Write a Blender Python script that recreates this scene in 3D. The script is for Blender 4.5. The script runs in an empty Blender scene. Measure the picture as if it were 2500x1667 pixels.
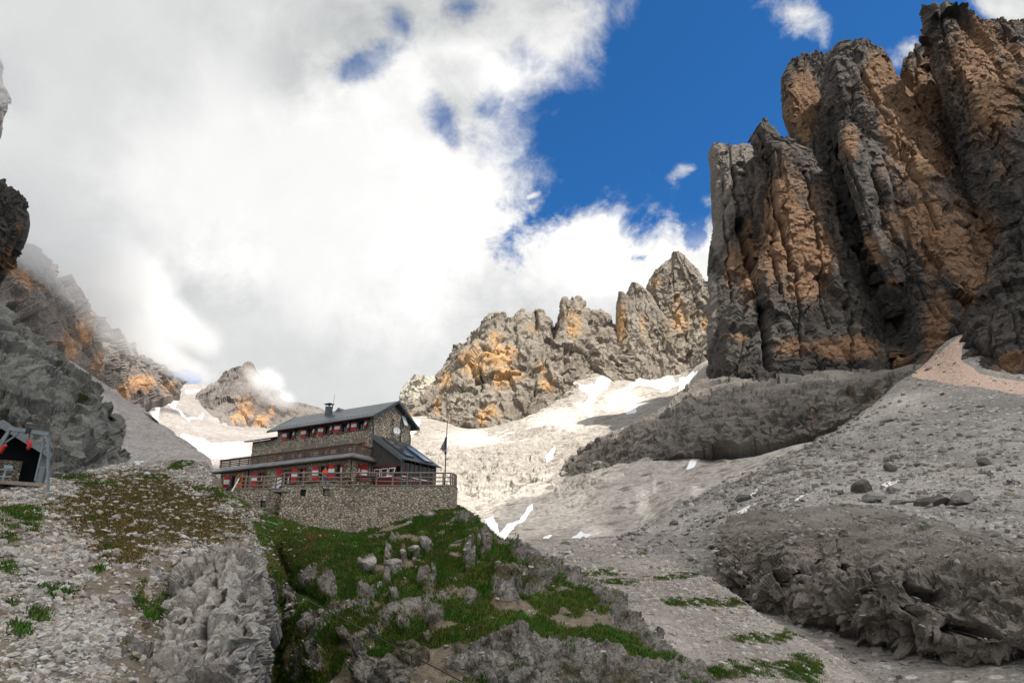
import bpy, bmesh, math, random
import numpy as np
from mathutils import Vector, Matrix, Euler
random.seed(7)
rng = np.random.default_rng(11)
SC = bpy.context.scene
COL = SC.collection
R = math.radians

# ------------------------------------------------------------------ camera
PITCH = R(19.4); FPX = 1667.0; CX, CY = 1250.0, 833.5
cam = bpy.data.cameras.new('camera'); camo = bpy.data.objects.new('camera', cam); COL.objects.link(camo)
cam.sensor_width = 36.0; cam.lens = 36.0 * FPX / 2500.0
cam.clip_start = 0.5; cam.clip_end = 20000
camo.location = (0, 0, 0); camo.rotation_euler = (math.pi / 2 + PITCH, 0, 0)
SC.camera = camo
CP, SP = math.cos(PITCH), math.sin(PITCH)

def W(px, py, d):
    """Point in the world whose forward distance is d and that is seen at photo coordinates px, py."""
    px = np.asarray(px, dtype=np.float64); py = np.asarray(py, dtype=np.float64); d = np.asarray(d, dtype=np.float64)
    u = (px - CX) / FPX; v = (CY - py) / FPX
    dy = CP - v * SP; dz = SP + v * CP
    return np.stack([u / dy * d, d + 0 * u, dz / dy * d], axis=-1)

def proj(P):
    P = np.asarray(P, dtype=np.float64)
    zc = P[..., 1] * CP + P[..., 2] * SP
    v = (-P[..., 1] * SP + P[..., 2] * CP) / zc
    return CX + FPX * P[..., 0] / zc, CY - FPX * v

# ------------------------------------------------------------------ noise
def _h(ix, iy, iz, seed):
    with np.errstate(over='ignore'):
        h = ix.astype(np.uint32) * np.uint32(374761393) + iy.astype(np.uint32) * np.uint32(668265263) \
            + iz.astype(np.uint32) * np.uint32(2147483647 & 1274126177) + np.uint32(seed * 1013 + 77)
        h = (h ^ (h >> np.uint32(13))) * np.uint32(1274126177)
        h = (h ^ (h >> np.uint32(16))) * np.uint32(2246822519)
        return h ^ (h >> np.uint32(13))
_G = np.array([[1,1,0],[-1,1,0],[1,-1,0],[-1,-1,0],[1,0,1],[-1,0,1],[1,0,-1],[-1,0,-1],
               [0,1,1],[0,-1,1],[0,1,-1],[0,-1,-1],[1,1,0],[-1,1,0],[0,-1,1],[0,-1,-1]], dtype=np.float32)
def perlin(x, y, z, seed=0):
    x = np.asarray(x, np.float32).ravel(); y = np.asarray(y, np.float32).ravel(); z = np.asarray(z, np.float32).ravel()
    x0 = np.floor(x); y0 = np.floor(y); z0 = np.floor(z)
    fx, fy, fz = x - x0, y - y0, z - z0
    ix, iy, iz = x0.astype(np.int64), y0.astype(np.int64), z0.astype(np.int64)
    ux = fx*fx*fx*(fx*(fx*6-15)+10); uy = fy*fy*fy*(fy*(fy*6-15)+10); uz = fz*fz*fz*(fz*(fz*6-15)+10)
    out = np.zeros_like(fx)
    for dx in (0, 1):
        wx = ux if dx else 1 - ux
        for dy in (0, 1):
            wxy = wx * (uy if dy else 1 - uy)
            for dz in (0, 1):
                g = _G[_h(ix + dx, iy + dy, iz + dz, seed) & np.uint32(15)]
                out += wxy * (uz if dz else 1 - uz) * (g[:, 0]*(fx-dx) + g[:, 1]*(fy-dy) + g[:, 2]*(fz-dz))
    return out
_HC = {}
def spacing(P):
    """local distance between neighbouring vertices of a grid; detail finer than that is left out"""
    if P.ndim != 3 or min(P.shape[:2]) < 3: return None
    k = (P.shape, float(P[0, 0, 0]), float(P[-1, -1, 1]), float(P[1, 1, 2]))
    if k not in _HC:
        du = np.linalg.norm(np.gradient(P, axis=1), axis=-1); dv = np.linalg.norm(np.gradient(P, axis=0), axis=-1)
        _HC.clear(); _HC[k] = np.maximum(du, dv)
    return _HC[k]
def fbm(P, L, oct=4, seed=0, sx=1., sy=1., sz=1., gain=.5, ridged=False):
    shp = P.shape[:-1]
    x, y, z = P[..., 0].ravel()/L*sx, P[..., 1].ravel()/L*sy, P[..., 2].ravel()/L*sz
    out = 0; a = 1.; tot = 0; H = spacing(P)
    for o in range(oct):
        n = perlin(x, y, z, seed + o * 17)
        if ridged: n = 1 - 2.6 * np.abs(n)
        else: n = n * 1.6
        if H is not None and o: n = n * np.clip((L / 2.03 ** o / H.ravel() - 1.6) / 2.4, 0, 1)
        out = out + a * n; tot += a
        a *= gain; x = x * 2.03 + 13.7; y = y * 2.03 - 7.1; z = z * 2.03 + 3.3
    return (out / tot).reshape(shp)
def worley(P, L, seed=0, sx=1., sy=1., sz=1.):
    """distance to the nearest and second nearest cell point, and the cell's random value"""
    shp = P.shape[:-1]
    x, y, z = P[..., 0].ravel()/L*sx, P[..., 1].ravel()/L*sy, P[..., 2].ravel()/L*sz
    x = x.astype(np.float32); y = y.astype(np.float32); z = z.astype(np.float32)
    x0, y0, z0 = np.floor(x), np.floor(y), np.floor(z)
    f1 = np.full_like(x, 9.); f2 = np.full_like(x, 9.); cid = np.zeros_like(x)
    for dx in (-1, 0, 1):
        for dy in (-1, 0, 1):
            for dz in (-1, 0, 1):
                ix, iy, iz = (x0+dx), (y0+dy), (z0+dz)
                h = _h(ix.astype(np.int64), iy.astype(np.int64), iz.astype(np.int64), seed)
                a = (h & np.uint32(1023)).astype(np.float32) / 1023; b = ((h >> np.uint32(10)) & np.uint32(1023)).astype(np.float32) / 1023
                c = ((h >> np.uint32(20)) & np.uint32(1023)).astype(np.float32) / 1023
                dd = np.sqrt((ix+a-x)**2 + (iy+b-y)**2 + (iz+c-z)**2)
                n1 = dd < f1
                f2 = np.where(n1, f1, np.minimum(f2, dd))
                cid = np.where(n1, a, cid); f1 = np.where(n1, dd, f1)
    return f1.reshape(shp), f2.reshape(shp), cid.reshape(shp)
def facet(P, L, seed=0, sz=1., warp=.25):
    """broken rock: every cell carries a tilted plane of its own, so that neighbouring blocks meet in sharp edges"""
    shp = P.shape[:-1]
    Q = P if not warp else P + (fbm(P, L * .7, 2, seed + 5)[..., None] * np.array([warp, -warp, warp])) * L
    x, y, z = [(Q[..., k].ravel() / L * (sz if k == 2 else 1.)).astype(np.float32) for k in range(3)]
    x0, y0, z0 = np.floor(x), np.floor(y), np.floor(z)
    best = np.full_like(x, 9.); out = np.zeros_like(x)
    for dx in (-1, 0, 1):
        for dy in (-1, 0, 1):
            for dz in (-1, 0, 1):
                h = _h((x0+dx).astype(np.int64), (y0+dy).astype(np.int64), (z0+dz).astype(np.int64), seed)
                a = (h & np.uint32(255)).astype(np.float32) / 255; b = ((h >> np.uint32(8)) & np.uint32(255)).astype(np.float32) / 255; c = ((h >> np.uint32(16)) & np.uint32(255)).astype(np.float32) / 255
                ox, oy, oz = x - x0 - dx - a, y - y0 - dy - b, z - z0 - dz - c
                dd = ox*ox + oy*oy + oz*oz; n1 = dd < best
                g = _G[(h >> np.uint32(24)) & np.uint32(15)]; r = ((h >> np.uint32(5)) & np.uint32(255)).astype(np.float32) / 255
                v = .8 * (r - .5) + .95 * (ox * g[:, 0] + oy * g[:, 1] + oz * g[:, 2])
                out = np.where(n1, v, out); best = np.where(n1, dd, best)
    H = spacing(P)
    if H is not None: out = out * np.clip((L / H.ravel() - 1.8) / 3.5, 0, 1)
    return out.reshape(shp)
def sstep(a, b, x):
    t = np.clip((x - a) / (b - a), 0, 1); return t * t * (3 - 2 * t)

# ------------------------------------------------------------------ lofts
def pchip(x, Y, xi):
    """monotone cubic; x (n), Y (n,k), xi (m)"""
    x = np.asarray(x, float); Y = np.asarray(Y, float); n = len(x)
    if n == 2:
        t = ((xi - x[0]) / (x[1] - x[0]))[:, None]; return Y[0] * (1 - t) + Y[1] * t
    h = np.diff(x)[:, None]; dl = np.diff(Y, axis=0) / h
    m = np.zeros_like(Y)
    w1 = 2 * h[1:] + h[:-1]; w2 = h[1:] + 2 * h[:-1]
    s = dl[:-1] * dl[1:]
    with np.errstate(divide='ignore', invalid='ignore'):
        hm = (w1 + w2) / (w1 / dl[:-1] + w2 / dl[1:])
    m[1:-1] = np.where(s > 0, hm, 0); m[0] = dl[0]; m[-1] = dl[-1]
    k = np.clip(np.searchsorted(x, xi, side='right') - 1, 0, n - 2)
    hh = (x[k+1] - x[k])[:, None]; t = ((xi - x[k])[:, None]) / hh
    return (Y[k]*(1+2*t)*(1-t)**2 + m[k]*hh*t*(1-t)**2 + Y[k+1]*t*t*(3-2*t) + m[k+1]*hh*t*t*(t-1))
def grid(rows, step=2.4, step_v=None, nu=None, nv=None):
    """rows of (px, py, d) from bottom to top -> px, py, d fine grids"""
    step_v = step_v or step
    A = [np.array(r, float) for r in rows]
    if nu is None: nu = int(max(np.abs(np.diff(a[:, 0])).sum() for a in A) / step) + 2
    S = np.linspace(0, 1, nu)
    RR = []
    for a in A:
        s = (a[:, 0] - a[0, 0]) / (a[-1, 0] - a[0, 0])
        RR.append(pchip(s, np.c_[a[:, :2], np.log(a[:, 2])], S))
    RR = np.array(RR)
    dist = np.array([np.percentile(np.abs(RR[i+1][:, 1] - RR[i][:, 1]), 80) for i in range(len(RR)-1)])
    dist = np.maximum(dist, step_v * 2)
    t = np.r_[0, np.cumsum(dist)]
    if nv is None: nv = int(t[-1] / step_v) + 2
    T = np.linspace(0, t[-1], nv)
    F = pchip(t, RR.reshape(len(RR), -1), T).reshape(nv, nu, 3)
    return F[..., 0], F[..., 1], np.exp(F[..., 2])
def pillar(rows, step=2.4, p=2.2, side=60., step_v=None):
    """rows (py, left px, right px, depth at the middle, bulge): a rounded buttress, from bottom to top"""
    step_v = step_v or step
    A = np.array(rows, float); o = np.argsort(A[:, 0]); A = A[o]
    nv = int((A[-1, 0] - A[0, 0]) / step_v) + 2
    py = np.linspace(A[-1, 0], A[0, 0], nv)
    q = pchip(A[:, 0], A[:, 1:], py)
    nu = max(6, int((q[:, 1] - q[:, 0]).max() / step) + 2)
    a = np.sin(np.linspace(-1, 1, nu) * math.pi / 2)
    a = .6 * a + .4 * np.linspace(-1, 1, nu)
    PX = q[:, :1] + (q[:, 1:2] - q[:, :1]) * (a * .5 + .5)
    D = q[:, 2:3] + q[:, 3:4] * (1 - np.maximum(0, 1 - np.abs(a) ** p) ** (1 / p))
    return PX, np.repeat(py[:, None], nu, 1), D
def normals(P, toward=True):
    du = np.gradient(P, axis=1); dv = np.gradient(P, axis=0)
    n = np.cross(du, dv); n /= np.linalg.norm(n, axis=-1, keepdims=True) + 1e-9
    if toward:
        s = np.sum(n * P, -1, keepdims=True); n = np.where(s > 0, -n, n)
    return n
def smooth(a, k):
    for _ in range(k):
        b = np.pad(a, [(1, 1), (1, 1)] + [(0, 0)] * (a.ndim - 2), mode='edge')
        a = (b[1:-1, 1:-1] * 2 + b[:-2, 1:-1] + b[2:, 1:-1] + b[1:-1, :-2] + b[1:-1, 2:]) / 6
    return a
def fringe(P, M, top=None, left=None, right=None, bottom=None):
    """carries a sheet's borders on behind it, so that it has a back of real depth"""
    def add(P, M, v, where):
        E = {'t': P[-1:], 'b': P[:1], 'l': P[:, :1], 'r': P[:, -1:]}[where]; m = {'t': M[-1:], 'b': M[:1], 'l': M[:, :1], 'r': M[:, -1:]}[where]
        r = E.copy(); r[..., 2] = 0; r /= np.linalg.norm(r, axis=-1, keepdims=True)
        k = abs(v[1]) * .12 * {'l': 1, 'r': -1}.get(where, 0)
        off = r * v[1] + np.array([v[0] + k, 0., v[2]])
        A, B2 = E + off * .2, E + off
        ax = 0 if where in 'tb' else 1
        if where in 'tr': return np.concatenate([P, A, B2], ax), np.concatenate([M, m, m], ax)
        return np.concatenate([B2, A, P], ax), np.concatenate([m, m, M], ax)
    for v, k in ((top, 't'), (bottom, 'b'), (left, 'l'), (right, 'r')):
        if v is not None: P, M = add(P, M, v, k)
    return P, M
def quads(nv, nu, off=0):
    i = np.arange(nv * nu).reshape(nv, nu) + off
    return np.stack([i[:-1, :-1], i[:-1, 1:], i[1:, 1:], i[1:, :-1]], -1).reshape(-1, 4)
def mesh_np(name, V, F, mat, M=None, smooth_=True, parent=None, fmat=None):
    """one mesh object from arrays; F (n,3) or (n,4); M per-vertex mask colours (n,4)"""
    me = bpy.data.meshes.new(name); V = np.asarray(V, np.float32); F = np.asarray(F, np.int32); k = F.shape[1]
    me.vertices.add(len(V)); me.vertices.foreach_set('co', V.ravel())
    me.loops.add(F.size); me.loops.foreach_set('vertex_index', F.ravel())
    me.polygons.add(len(F)); me.polygons.foreach_set('loop_start', np.arange(0, F.size, k, dtype=np.int32))
    me.polygons.foreach_set('loop_total', np.full(len(F), k, np.int32))
    for m in (mat if isinstance(mat, (list, tuple)) else [mat]): me.materials.append(m)
    if fmat is not None: me.polygons.foreach_set('material_index', np.asarray(fmat, np.int32))
    me.polygons.foreach_set('use_smooth', np.full(len(F), bool(smooth_)))
    if M is not None:
        c = me.color_attributes.new('mask', 'FLOAT_COLOR', 'POINT'); c.data.foreach_set('color', np.asarray(M, np.float32).ravel())
    me.update(calc_edges=True); me.validate()
    o = bpy.data.objects.new(name, me); COL.objects.link(o)
    if parent is not None: o.parent = parent
    return o
def sheets(name, parts, mat, smooth_=True):
    """several grids joined in one mesh object"""
    V, F, M, n = [], [], [], 0
    for P, m in parts:
        nv, nu = P.shape[:2]; V.append(P.reshape(-1, 3)); F.append(quads(nv, nu, n)); M.append(m.reshape(-1, 4)); n += nv * nu
    return mesh_np(name, np.concatenate(V), np.concatenate(F), mat, np.concatenate(M), smooth_)
def blobs(px, py, L):
    """soft ellipses (cx, cy, rx, ry[, weight]) in photo coordinates, for tracing stains and outcrops"""
    m = np.full(px.shape, -1.0)
    for b in L:
        w = b[4] if len(b) > 4 else 1.
        m = np.maximum(m, w * (1 - np.sqrt(((px - b[0]) / b[2]) ** 2 + ((py - b[1]) / b[3]) ** 2)))
    return m
def linedist(px, py, pts):
    best = np.full(px.shape, 1e9)
    for (x0, y0), (x1, y1) in zip(pts[:-1], pts[1:]):
        dx, dy = x1 - x0, y1 - y0; t = np.clip(((px - x0) * dx + (py - y0) * dy) / (dx * dx + dy * dy), 0, 1)
        best = np.minimum(best, np.hypot(px - x0 - t * dx, py - y0 - t * dy))
    return best
def inpoly(px, py, poly):
    c = np.zeros(px.shape, bool); n = len(poly)
    for i in range(n):
        x0, y0 = poly[i]; x1, y1 = poly[(i + 1) % n]
        if y0 == y1: continue
        c ^= ((y0 > py) != (y1 > py)) & (px < (x1 - x0) * (py - y0) / (y1 - y0) + x0)
    return c
def tag(o, label=None, cat=None, group=None, kind=None):
    if label: o['label'] = label
    if cat: o['category'] = cat
    if group: o['group'] = group
    if kind: o['kind'] = kind
    return o
def empty(name, loc=(0, 0, 0), rz=0, parent=None):
    o = bpy.data.objects.new(name, None); COL.objects.link(o); o.location = loc; o.rotation_euler = (0, 0, rz)
    o.empty_display_size = .2
    if parent is not None: o.parent = parent
    return o

# ------------------------------------------------------------------ material helpers
class NT:
    def __init__(s, name):
        s.m = bpy.data.materials.new(name); s.m.use_nodes = True; s.t = s.m.node_tree; s.t.nodes.clear()
        s.out = s.n('ShaderNodeOutputMaterial'); s.b = s.n('ShaderNodeBsdfPrincipled'); s.l(s.b.outputs[0], s.out.inputs[0])
        s.tc = s.n('ShaderNodeTexCoord').outputs['Object']
    def n(s, k, **kw):
        q = s.t.nodes.new(k)
        for a, v in kw.items(): setattr(q, a, v)
        return q
    def l(s, a, b): s.t.links.new(a, b)
    def set(s, sock, v):
        if isinstance(v, bpy.types.NodeSocket): s.l(v, sock)
        elif isinstance(v, (tuple, list)) and len(v) == 3 and sock.type == 'RGBA': sock.default_value = (*v, 1)
        else: sock.default_value = v
    def map(s, scale=(1, 1, 1), rot=(0, 0, 0), src=None):
        q = s.n('ShaderNodeMapping'); s.l(src or s.tc, q.inputs[0]); q.inputs['Scale'].default_value = scale; q.inputs['Rotation'].default_value = rot
        return q.outputs[0]
    def noise(s, scale, detail=4, rough=.55, vec=None, dist=0, out=0):
        q = s.n('ShaderNodeTexNoise'); s.l(vec or s.tc, q.inputs['Vector'])
        q.inputs['Scale'].default_value = scale; q.inputs['Detail'].default_value = detail
        q.inputs['Roughness'].default_value = rough; q.inputs['Distortion'].default_value = dist
        return q.outputs[out]
    def vor(s, scale, feature='F1', vec=None, rand=1., out='Distance'):
        q = s.n('ShaderNodeTexVoronoi'); q.feature = feature; s.l(vec or s.tc, q.inputs['Vector'])
        q.inputs['Scale'].default_value = scale; q.inputs['Randomness'].default_value = rand
        return q.outputs[out]
    def math(s, op, a, b=0, c=0, clamp=False):
        q = s.n('ShaderNodeMath', operation=op); q.use_clamp = clamp
        for k, v in enumerate((a, b, c)): s.set(q.inputs[k], v)
        return q.outputs[0]
    def ramp(s, f, a, b, lo=0., hi=1.):
        q = s.n('ShaderNodeMapRange'); q.interpolation_type = 'SMOOTHSTEP'
        s.set(q.inputs[0], f); s.set(q.inputs[1], a); s.set(q.inputs[2], b); s.set(q.inputs[3], lo); s.set(q.inputs[4], hi)
        return q.outputs[0]
    def mix(s, f, a, b, mode='MIX'):
        q = s.n('ShaderNodeMix', data_type='RGBA', blend_type=mode); q.clamp_factor = True
        s.set(q.inputs[0], f); s.set(q.inputs[6], a); s.set(q.inputs[7], b); return q.outputs[2]
    def mask(s):
        a = s.n('ShaderNodeAttribute', attribute_name='mask'); q = s.n('ShaderNodeSeparateColor'); s.l(a.outputs['Color'], q.inputs[0])
        return q.outputs[0], q.outputs[1], q.outputs[2], a.outputs['Alpha']
    def bump(s, h, strength, dist):
        q = s.n('ShaderNodeBump'); q.inputs['Strength'].default_value = strength; q.inputs['Distance'].default_value = dist
        s.l(h, q.inputs['Height']); s.l(q.outputs[0], s.b.inputs['Normal'])
    def done(s, col, rough=.9, metal=0., spec=.3):
        s.set(s.b.inputs['Base Color'], col); s.set(s.b.inputs['Roughness'], rough); s.set(s.b.inputs['Metallic'], metal)
        s.b.inputs['Specular IOR Level'].default_value = spec
        return s.m
def plain(name, c, rough=.6, metal=0., spec=.4, var=.12, scale=6.):
    t = NT(name); n = t.noise(scale, 5, .6)
    lo = tuple(x * (1 - var) for x in c); hi = tuple(min(1, x * (1 + var)) for x in c)
    return t.done(t.mix(t.ramp(n, .3, .7), lo, hi), rough, metal, spec)
# ------------------------------------------------------------------ sun, sky and clouds
SUN_AZ, SUN_EL = R(124), R(58)     # azimuth measured from the view direction (+y) towards the right (+x)
SUNV = Vector((math.sin(SUN_AZ) * math.cos(SUN_EL), math.cos(SUN_AZ) * math.cos(SUN_EL), math.sin(SUN_EL)))
sl = bpy.data.lights.new('sun', 'SUN'); sl.energy = 4.6; sl.angle = R(.5); sl.color = (1, .955, .88)
so = bpy.data.objects.new('sun', sl); COL.objects.link(so); so.location = SUNV * 500
so.rotation_euler = (-SUNV).to_track_quat('-Z', 'Y').to_euler()

wd = bpy.data.worlds.new('World'); SC.world = wd; wd.use_nodes = True
t = wd.node_tree; t.nodes.clear()
class WN(NT):
    def __init__(s, t): s.t = t
w = WN(t)
wo = w.n('ShaderNodeOutputWorld'); bg = w.n('ShaderNodeBackground'); w.l(bg.outputs[0], wo.inputs[0])
sky = w.n('ShaderNodeTexSky', sky_type='NISHITA'); sky.sun_disc = False
sky.sun_elevation = SUN_EL; sky.sun_rotation = SUN_AZ; sky.altitude = 2300; sky.air_density = 1.0; sky.dust_density = .2; sky.ozone_density = 3.0
D = w.n('ShaderNodeTexCoord').outputs['Generated']
# a chart of the heavens: gnomonic coordinates about a fixed compass direction
def dot(v):
    q = w.n('ShaderNodeVectorMath', operation='DOT_PRODUCT'); w.l(D, q.inputs[0]); q.inputs[1].default_value = v; return q.outputs['Value']
fz = w.math('MAXIMUM', dot((0, CP, SP)), .02)
X = w.math('DIVIDE', dot((1, 0, 0)), fz); Y = w.math('DIVIDE', dot((0, -SP, CP)), fz)
def U(px): return (px - CX) / FPX
def Vv(py): return (CY - py) / FPX
cv = w.n('ShaderNodeCombineXYZ'); w.l(X, cv.inputs[0]); w.l(Y, cv.inputs[1]); cv.inputs[2].default_value = .37
cvec = cv.outputs[0]
n_big = w.noise(2.1, 3, .5, cvec); n_mid = w.noise(5.2, 9, .62, cvec, .25); n_fin = w.noise(17., 8, .62, cvec, .35)
def curve(x, pts, lo, hi):
    """piecewise curve from (in, out) points, by a Float Curve; inputs mapped lo..hi -> 0..1"""
    q = w.n('ShaderNodeFloatCurve'); c = q.mapping.curves[0]; q.mapping.use_clip = False
    P = [((a - lo) / (hi - lo), b) for a, b in pts]
    c.points[0].location = P[0]; c.points[1].location = P[-1]
    for p in P[1:-1]: c.points.new(*p)
    q.mapping.update()
    w.l(w.math('DIVIDE', w.math('SUBTRACT', x, lo), hi - lo, clamp=True), q.inputs['Value']); return q.outputs[0]
ylo, yhi = Vv(700), Vv(-100)
# left edge of the blue gap as a function of height, bottom edge as a function of the bearing
ol = [(700, 1150), (560, 1270), (480, 1290), (440, 1300), (380, 1262), (320, 1240), (270, 1262), (220, 1330), (150, 1395), (60, 1465), (0, 1500), (-100, 1560)]
xb = curve(Y, [(Vv(a), (U(b) + 1)) for a, b in ol], ylo, yhi); xb = w.math('SUBTRACT', xb, 1)
xlo, xhi = U(1150), U(1900)
ob = [(1150, 545), (1290, 548), (1350, 558), (1420, 528), (1500, 530), (1580, 545), (1640, 525), (1700, 520), (1760, 500), (1900, 500)]
yb = curve(X, [(U(a), Vv(b)) for a, b in ob], xlo, xhi)
gx = w.math('SUBTRACT', X, xb); gy = w.math('SUBTRACT', Y, yb)
gap = w.math('SMOOTH_MIN', gx, gy, .02)                       # > 0 inside the blue gap
def blob(px, py, rx, ry, rot=0.):
    dx = w.math('SUBTRACT', X, U(px)); dy = w.math('SUBTRACT', Y, Vv(py)); c, s_ = math.cos(rot), math.sin(rot)
    a = w.math('ADD', w.math('MULTIPLY', dx, c), w.math('MULTIPLY', dy, s_)); b = w.math('SUBTRACT', w.math('MULTIPLY', dy, c), w.math('MULTIPLY', dx, s_))
    a = w.math('DIVIDE', a, rx / FPX); b = w.math('DIVIDE', b, ry / FPX)
    return w.math('SUBTRACT', 1, w.math('SQRT', w.math('ADD', w.math('MULTIPLY', a, a), w.math('MULTIPLY', b, b))))   # 1 in the middle, < 0 outside
def mx(*L):
    r = L[0]
    for q in L[1:]: r = w.math('MAXIMUM', r, q)
    return r
holes = mx(w.math('MULTIPLY', blob(885, 160, 170, 70, .45), .17), w.math('MULTIPLY', blob(985, 60, 130, 80, -.6), .095), w.math('MULTIPLY', blob(1085, 290, 60, 130, .3), .12),
           w.math('MULTIPLY', blob(1195, 260, 80, 100), .14), w.math('MULTIPLY', blob(455, 920, 80, 36), .2), w.math('MULTIPLY', blob(1300, 140, 140, 140, .8), .11),
           w.math('MULTIPLY', blob(540, 640, 60, 50), .09), w.math('MULTIPLY', blob(1560, 630, 120, 40), .10), w.math('MULTIPLY', blob(1700, 580, 80, 70), .13), w.math('MULTIPLY', blob(1130, 20, 200, 70), .07))
nz = w.math('ADD', w.math('MULTIPLY', w.math('SUBTRACT', n_mid, .5), .30), w.math('MULTIPLY', w.math('SUBTRACT', n_fin, .5), .13))
clear = mx(gap, w.math('SUBTRACT', holes, .108), -.16)
dens = w.math('SUBTRACT', w.math('MULTIPLY', nz, 1.0), clear)
edge = w.ramp(gy, -.02, .12, .03, .075)                       # the lower bank has crisp edges, the left one is torn
c_main = w.ramp(dens, w.math('MULTIPLY', edge, -.7), edge)
wisps = mx(w.math('MULTIPLY', blob(1935, 30, 120, 75, -.5), .9), w.math('MULTIPLY', blob(2205, 130, 85, 62, .4), .85), w.math('MULTIPLY', blob(1655, 425, 58, 26, .55), .75),
           w.math('MULTIPLY', blob(2480, 10, 150, 85, -.3), 2.2), w.math('MULTIPLY', blob(1740, 500, 50, 40), .8), w.math('MULTIPLY', blob(1365, 265, 34, 60, -.4), .42), w.math('MULTIPLY', blob(1300, 478, 45, 16, .4), 1.3))
wz = w.math('ADD', w.math('MULTIPLY', w.math('SUBTRACT', n_fin, .5), 2.2), w.math('MULTIPLY', w.math('SUBTRACT', n_mid, .5), 2.0))
c_w = w.ramp(w.math('ADD', wisps, wz), .25, 1.25)
veil = w.math('MULTIPLY', w.ramp(gap, -.06, .0, 1., 0.), w.ramp(n_fin, .3, .7, .18, .55))
cover = mx(c_main, c_w, veil)
bel = w.ramp(dot((0, 0, 1)), -.05, .0)                         # nothing below the horizon
# brightness of the cloud: thick white heart, thinner grey veil to the left
heart = mx(blob(820, 470, 520, 330, -.15), w.math('MULTIPLY', blob(1020, 250, 360, 160, .5), .8), w.math('MULTIPLY', blob(1450, 620, 420, 120), .8))
lum = w.ramp(w.math('ADD', heart, w.math('MULTIPLY', w.math('SUBTRACT', n_mid, .5), .9)), -.35, .35, .77, 1.02)
lum = w.math('MULTIPLY', lum, w.ramp(n_big, .3, .7, .93, 1.05))
greyer = w.ramp(w.math('ADD', mx(blob(800, 130, 300, 130, .3), blob(1150, 40, 340, 110), blob(1120, 230, 90, 160, .3)), w.math('MULTIPLY', w.math('SUBTRACT', n_mid, .5), 2.)), -.2, .8, 1., .76)
lum = w.math('MULTIPLY', lum, greyer)
tex = w.math('ADD', w.math('MULTIPLY', w.math('SUBTRACT', n_fin, .5), .5), w.math('MULTIPLY', w.math('SUBTRACT', n_mid, .5), .5))
torn = w.ramp(mx(gap, w.math('SUBTRACT', holes, .08)), -.30, -.02)          # billows show towards the torn edge of the bank
lum = w.math('ADD', lum, w.math('MULTIPLY', tex, w.math('ADD', w.math('MULTIPLY', torn, 1.0), .12)))
fwd = w.ramp(dot((0, CP, SP)), .05, .35)                       # the half of the sky behind the photographer: broken bright cloud
cover = w.math('ADD', w.math('MULTIPLY', cover, fwd), w.math('MULTIPLY', w.math('SUBTRACT', 1, fwd), .9))
lum = w.math('ADD', w.math('MULTIPLY', lum, fwd), w.math('MULTIPLY', w.math('SUBTRACT', 1, fwd), 1.1))
CLOUD = .54
cc = w.mix(w.ramp(lum, .6, 1.), (.93, .955, .96), (1., .995, .985)); 
vm = w.n('ShaderNodeVectorMath', operation='SCALE'); w.l(cc, vm.inputs[0]); w.l(w.math('MULTIPLY', lum, CLOUD / .1), vm.inputs['Scale'])
hs = w.mix(1., sky.outputs[0], (.20, .60, .90), 'MULTIPLY')
allc = w.mix(w.math('MULTIPLY', cover, bel), hs, vm.outputs[0])
w.l(allc, bg.inputs[0]); bg.inputs[1].default_value = .1
SC.view_settings.view_transform = 'Standard'; SC.view_settings.look = 'None'; SC.view_settings.exposure = .9; SC.view_settings.gamma = 1

# ------------------------------------------------------------------ unseen cloud slab overhead, outline shaped to cast the near ground's shade
def shade_cloud():
    H = 1100.; sh = np.array([SUNV.x, SUNV.y]) / SUNV.z * H
    poly = [(-700, -300), (1100, -300), (1100, 640), (330, 600), (150, 480), (112, 420), (40, 445), (5, 330), (-14, 250), (-24, 196), (-62, 205), (-95, 330), (-190, 385), (-330, 500), (-700, 560)]
    n = 180; gx_, gy_ = np.meshgrid(np.linspace(-760, 1160, n), np.linspace(-360, 780, n))
    Q = np.stack([gx_, gy_, 0 * gx_], -1); wob = 26 * fbm(Q, 120, 4, 7); wob2 = 26 * fbm(Q, 120, 4, 8)
    ins = smooth(inpoly(gx_ + wob * .6, gy_ + wob2 * .6, poly).astype(float), 2)
    th = 70 * np.sqrt(np.clip(ins - .45, 0, 1)) * (1 + .8 * fbm(Q, 160, 4, 9))
    keep = ins > .45
    idx = -np.ones((n, n), int); idx[keep] = np.arange(keep.sum())
    top = np.stack([gx_ + sh[0], gy_ + sh[1], H + 20 + th + 25 * fbm(Q, 60, 3, 10)], -1)[keep]; bot = np.stack([gx_ + sh[0], gy_ + sh[1], H - .35 * th], -1)[keep]
    q = np.stack([idx[:-1, :-1], idx[:-1, 1:], idx[1:, 1:], idx[1:, :-1]], -1).reshape(-1, 4); q = q[(q >= 0).all(1)]
    t = NT('shade_cloud_body'); tr = t.n('ShaderNodeBsdfTranslucent'); tr.inputs[0].default_value = (.96, .955, .95, 1)
    tp = t.n('ShaderNodeBsdfTransparent'); ms = t.n('ShaderNodeMixShader'); ms.inputs[0].default_value = .68; t.l(tp.outputs[0], ms.inputs[1]); t.l(tr.outputs[0], ms.inputs[2]); t.l(ms.outputs[0], t.out.inputs[0])
    o = mesh_np('cloud', np.r_[top, bot], np.r_[q, q[:, ::-1] + len(top)], t.m); return tag(o, 'unseen overhead cloud with outline shaped to shade the near ground', 'cloud', kind='stuff')
shade_cloud()
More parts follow.
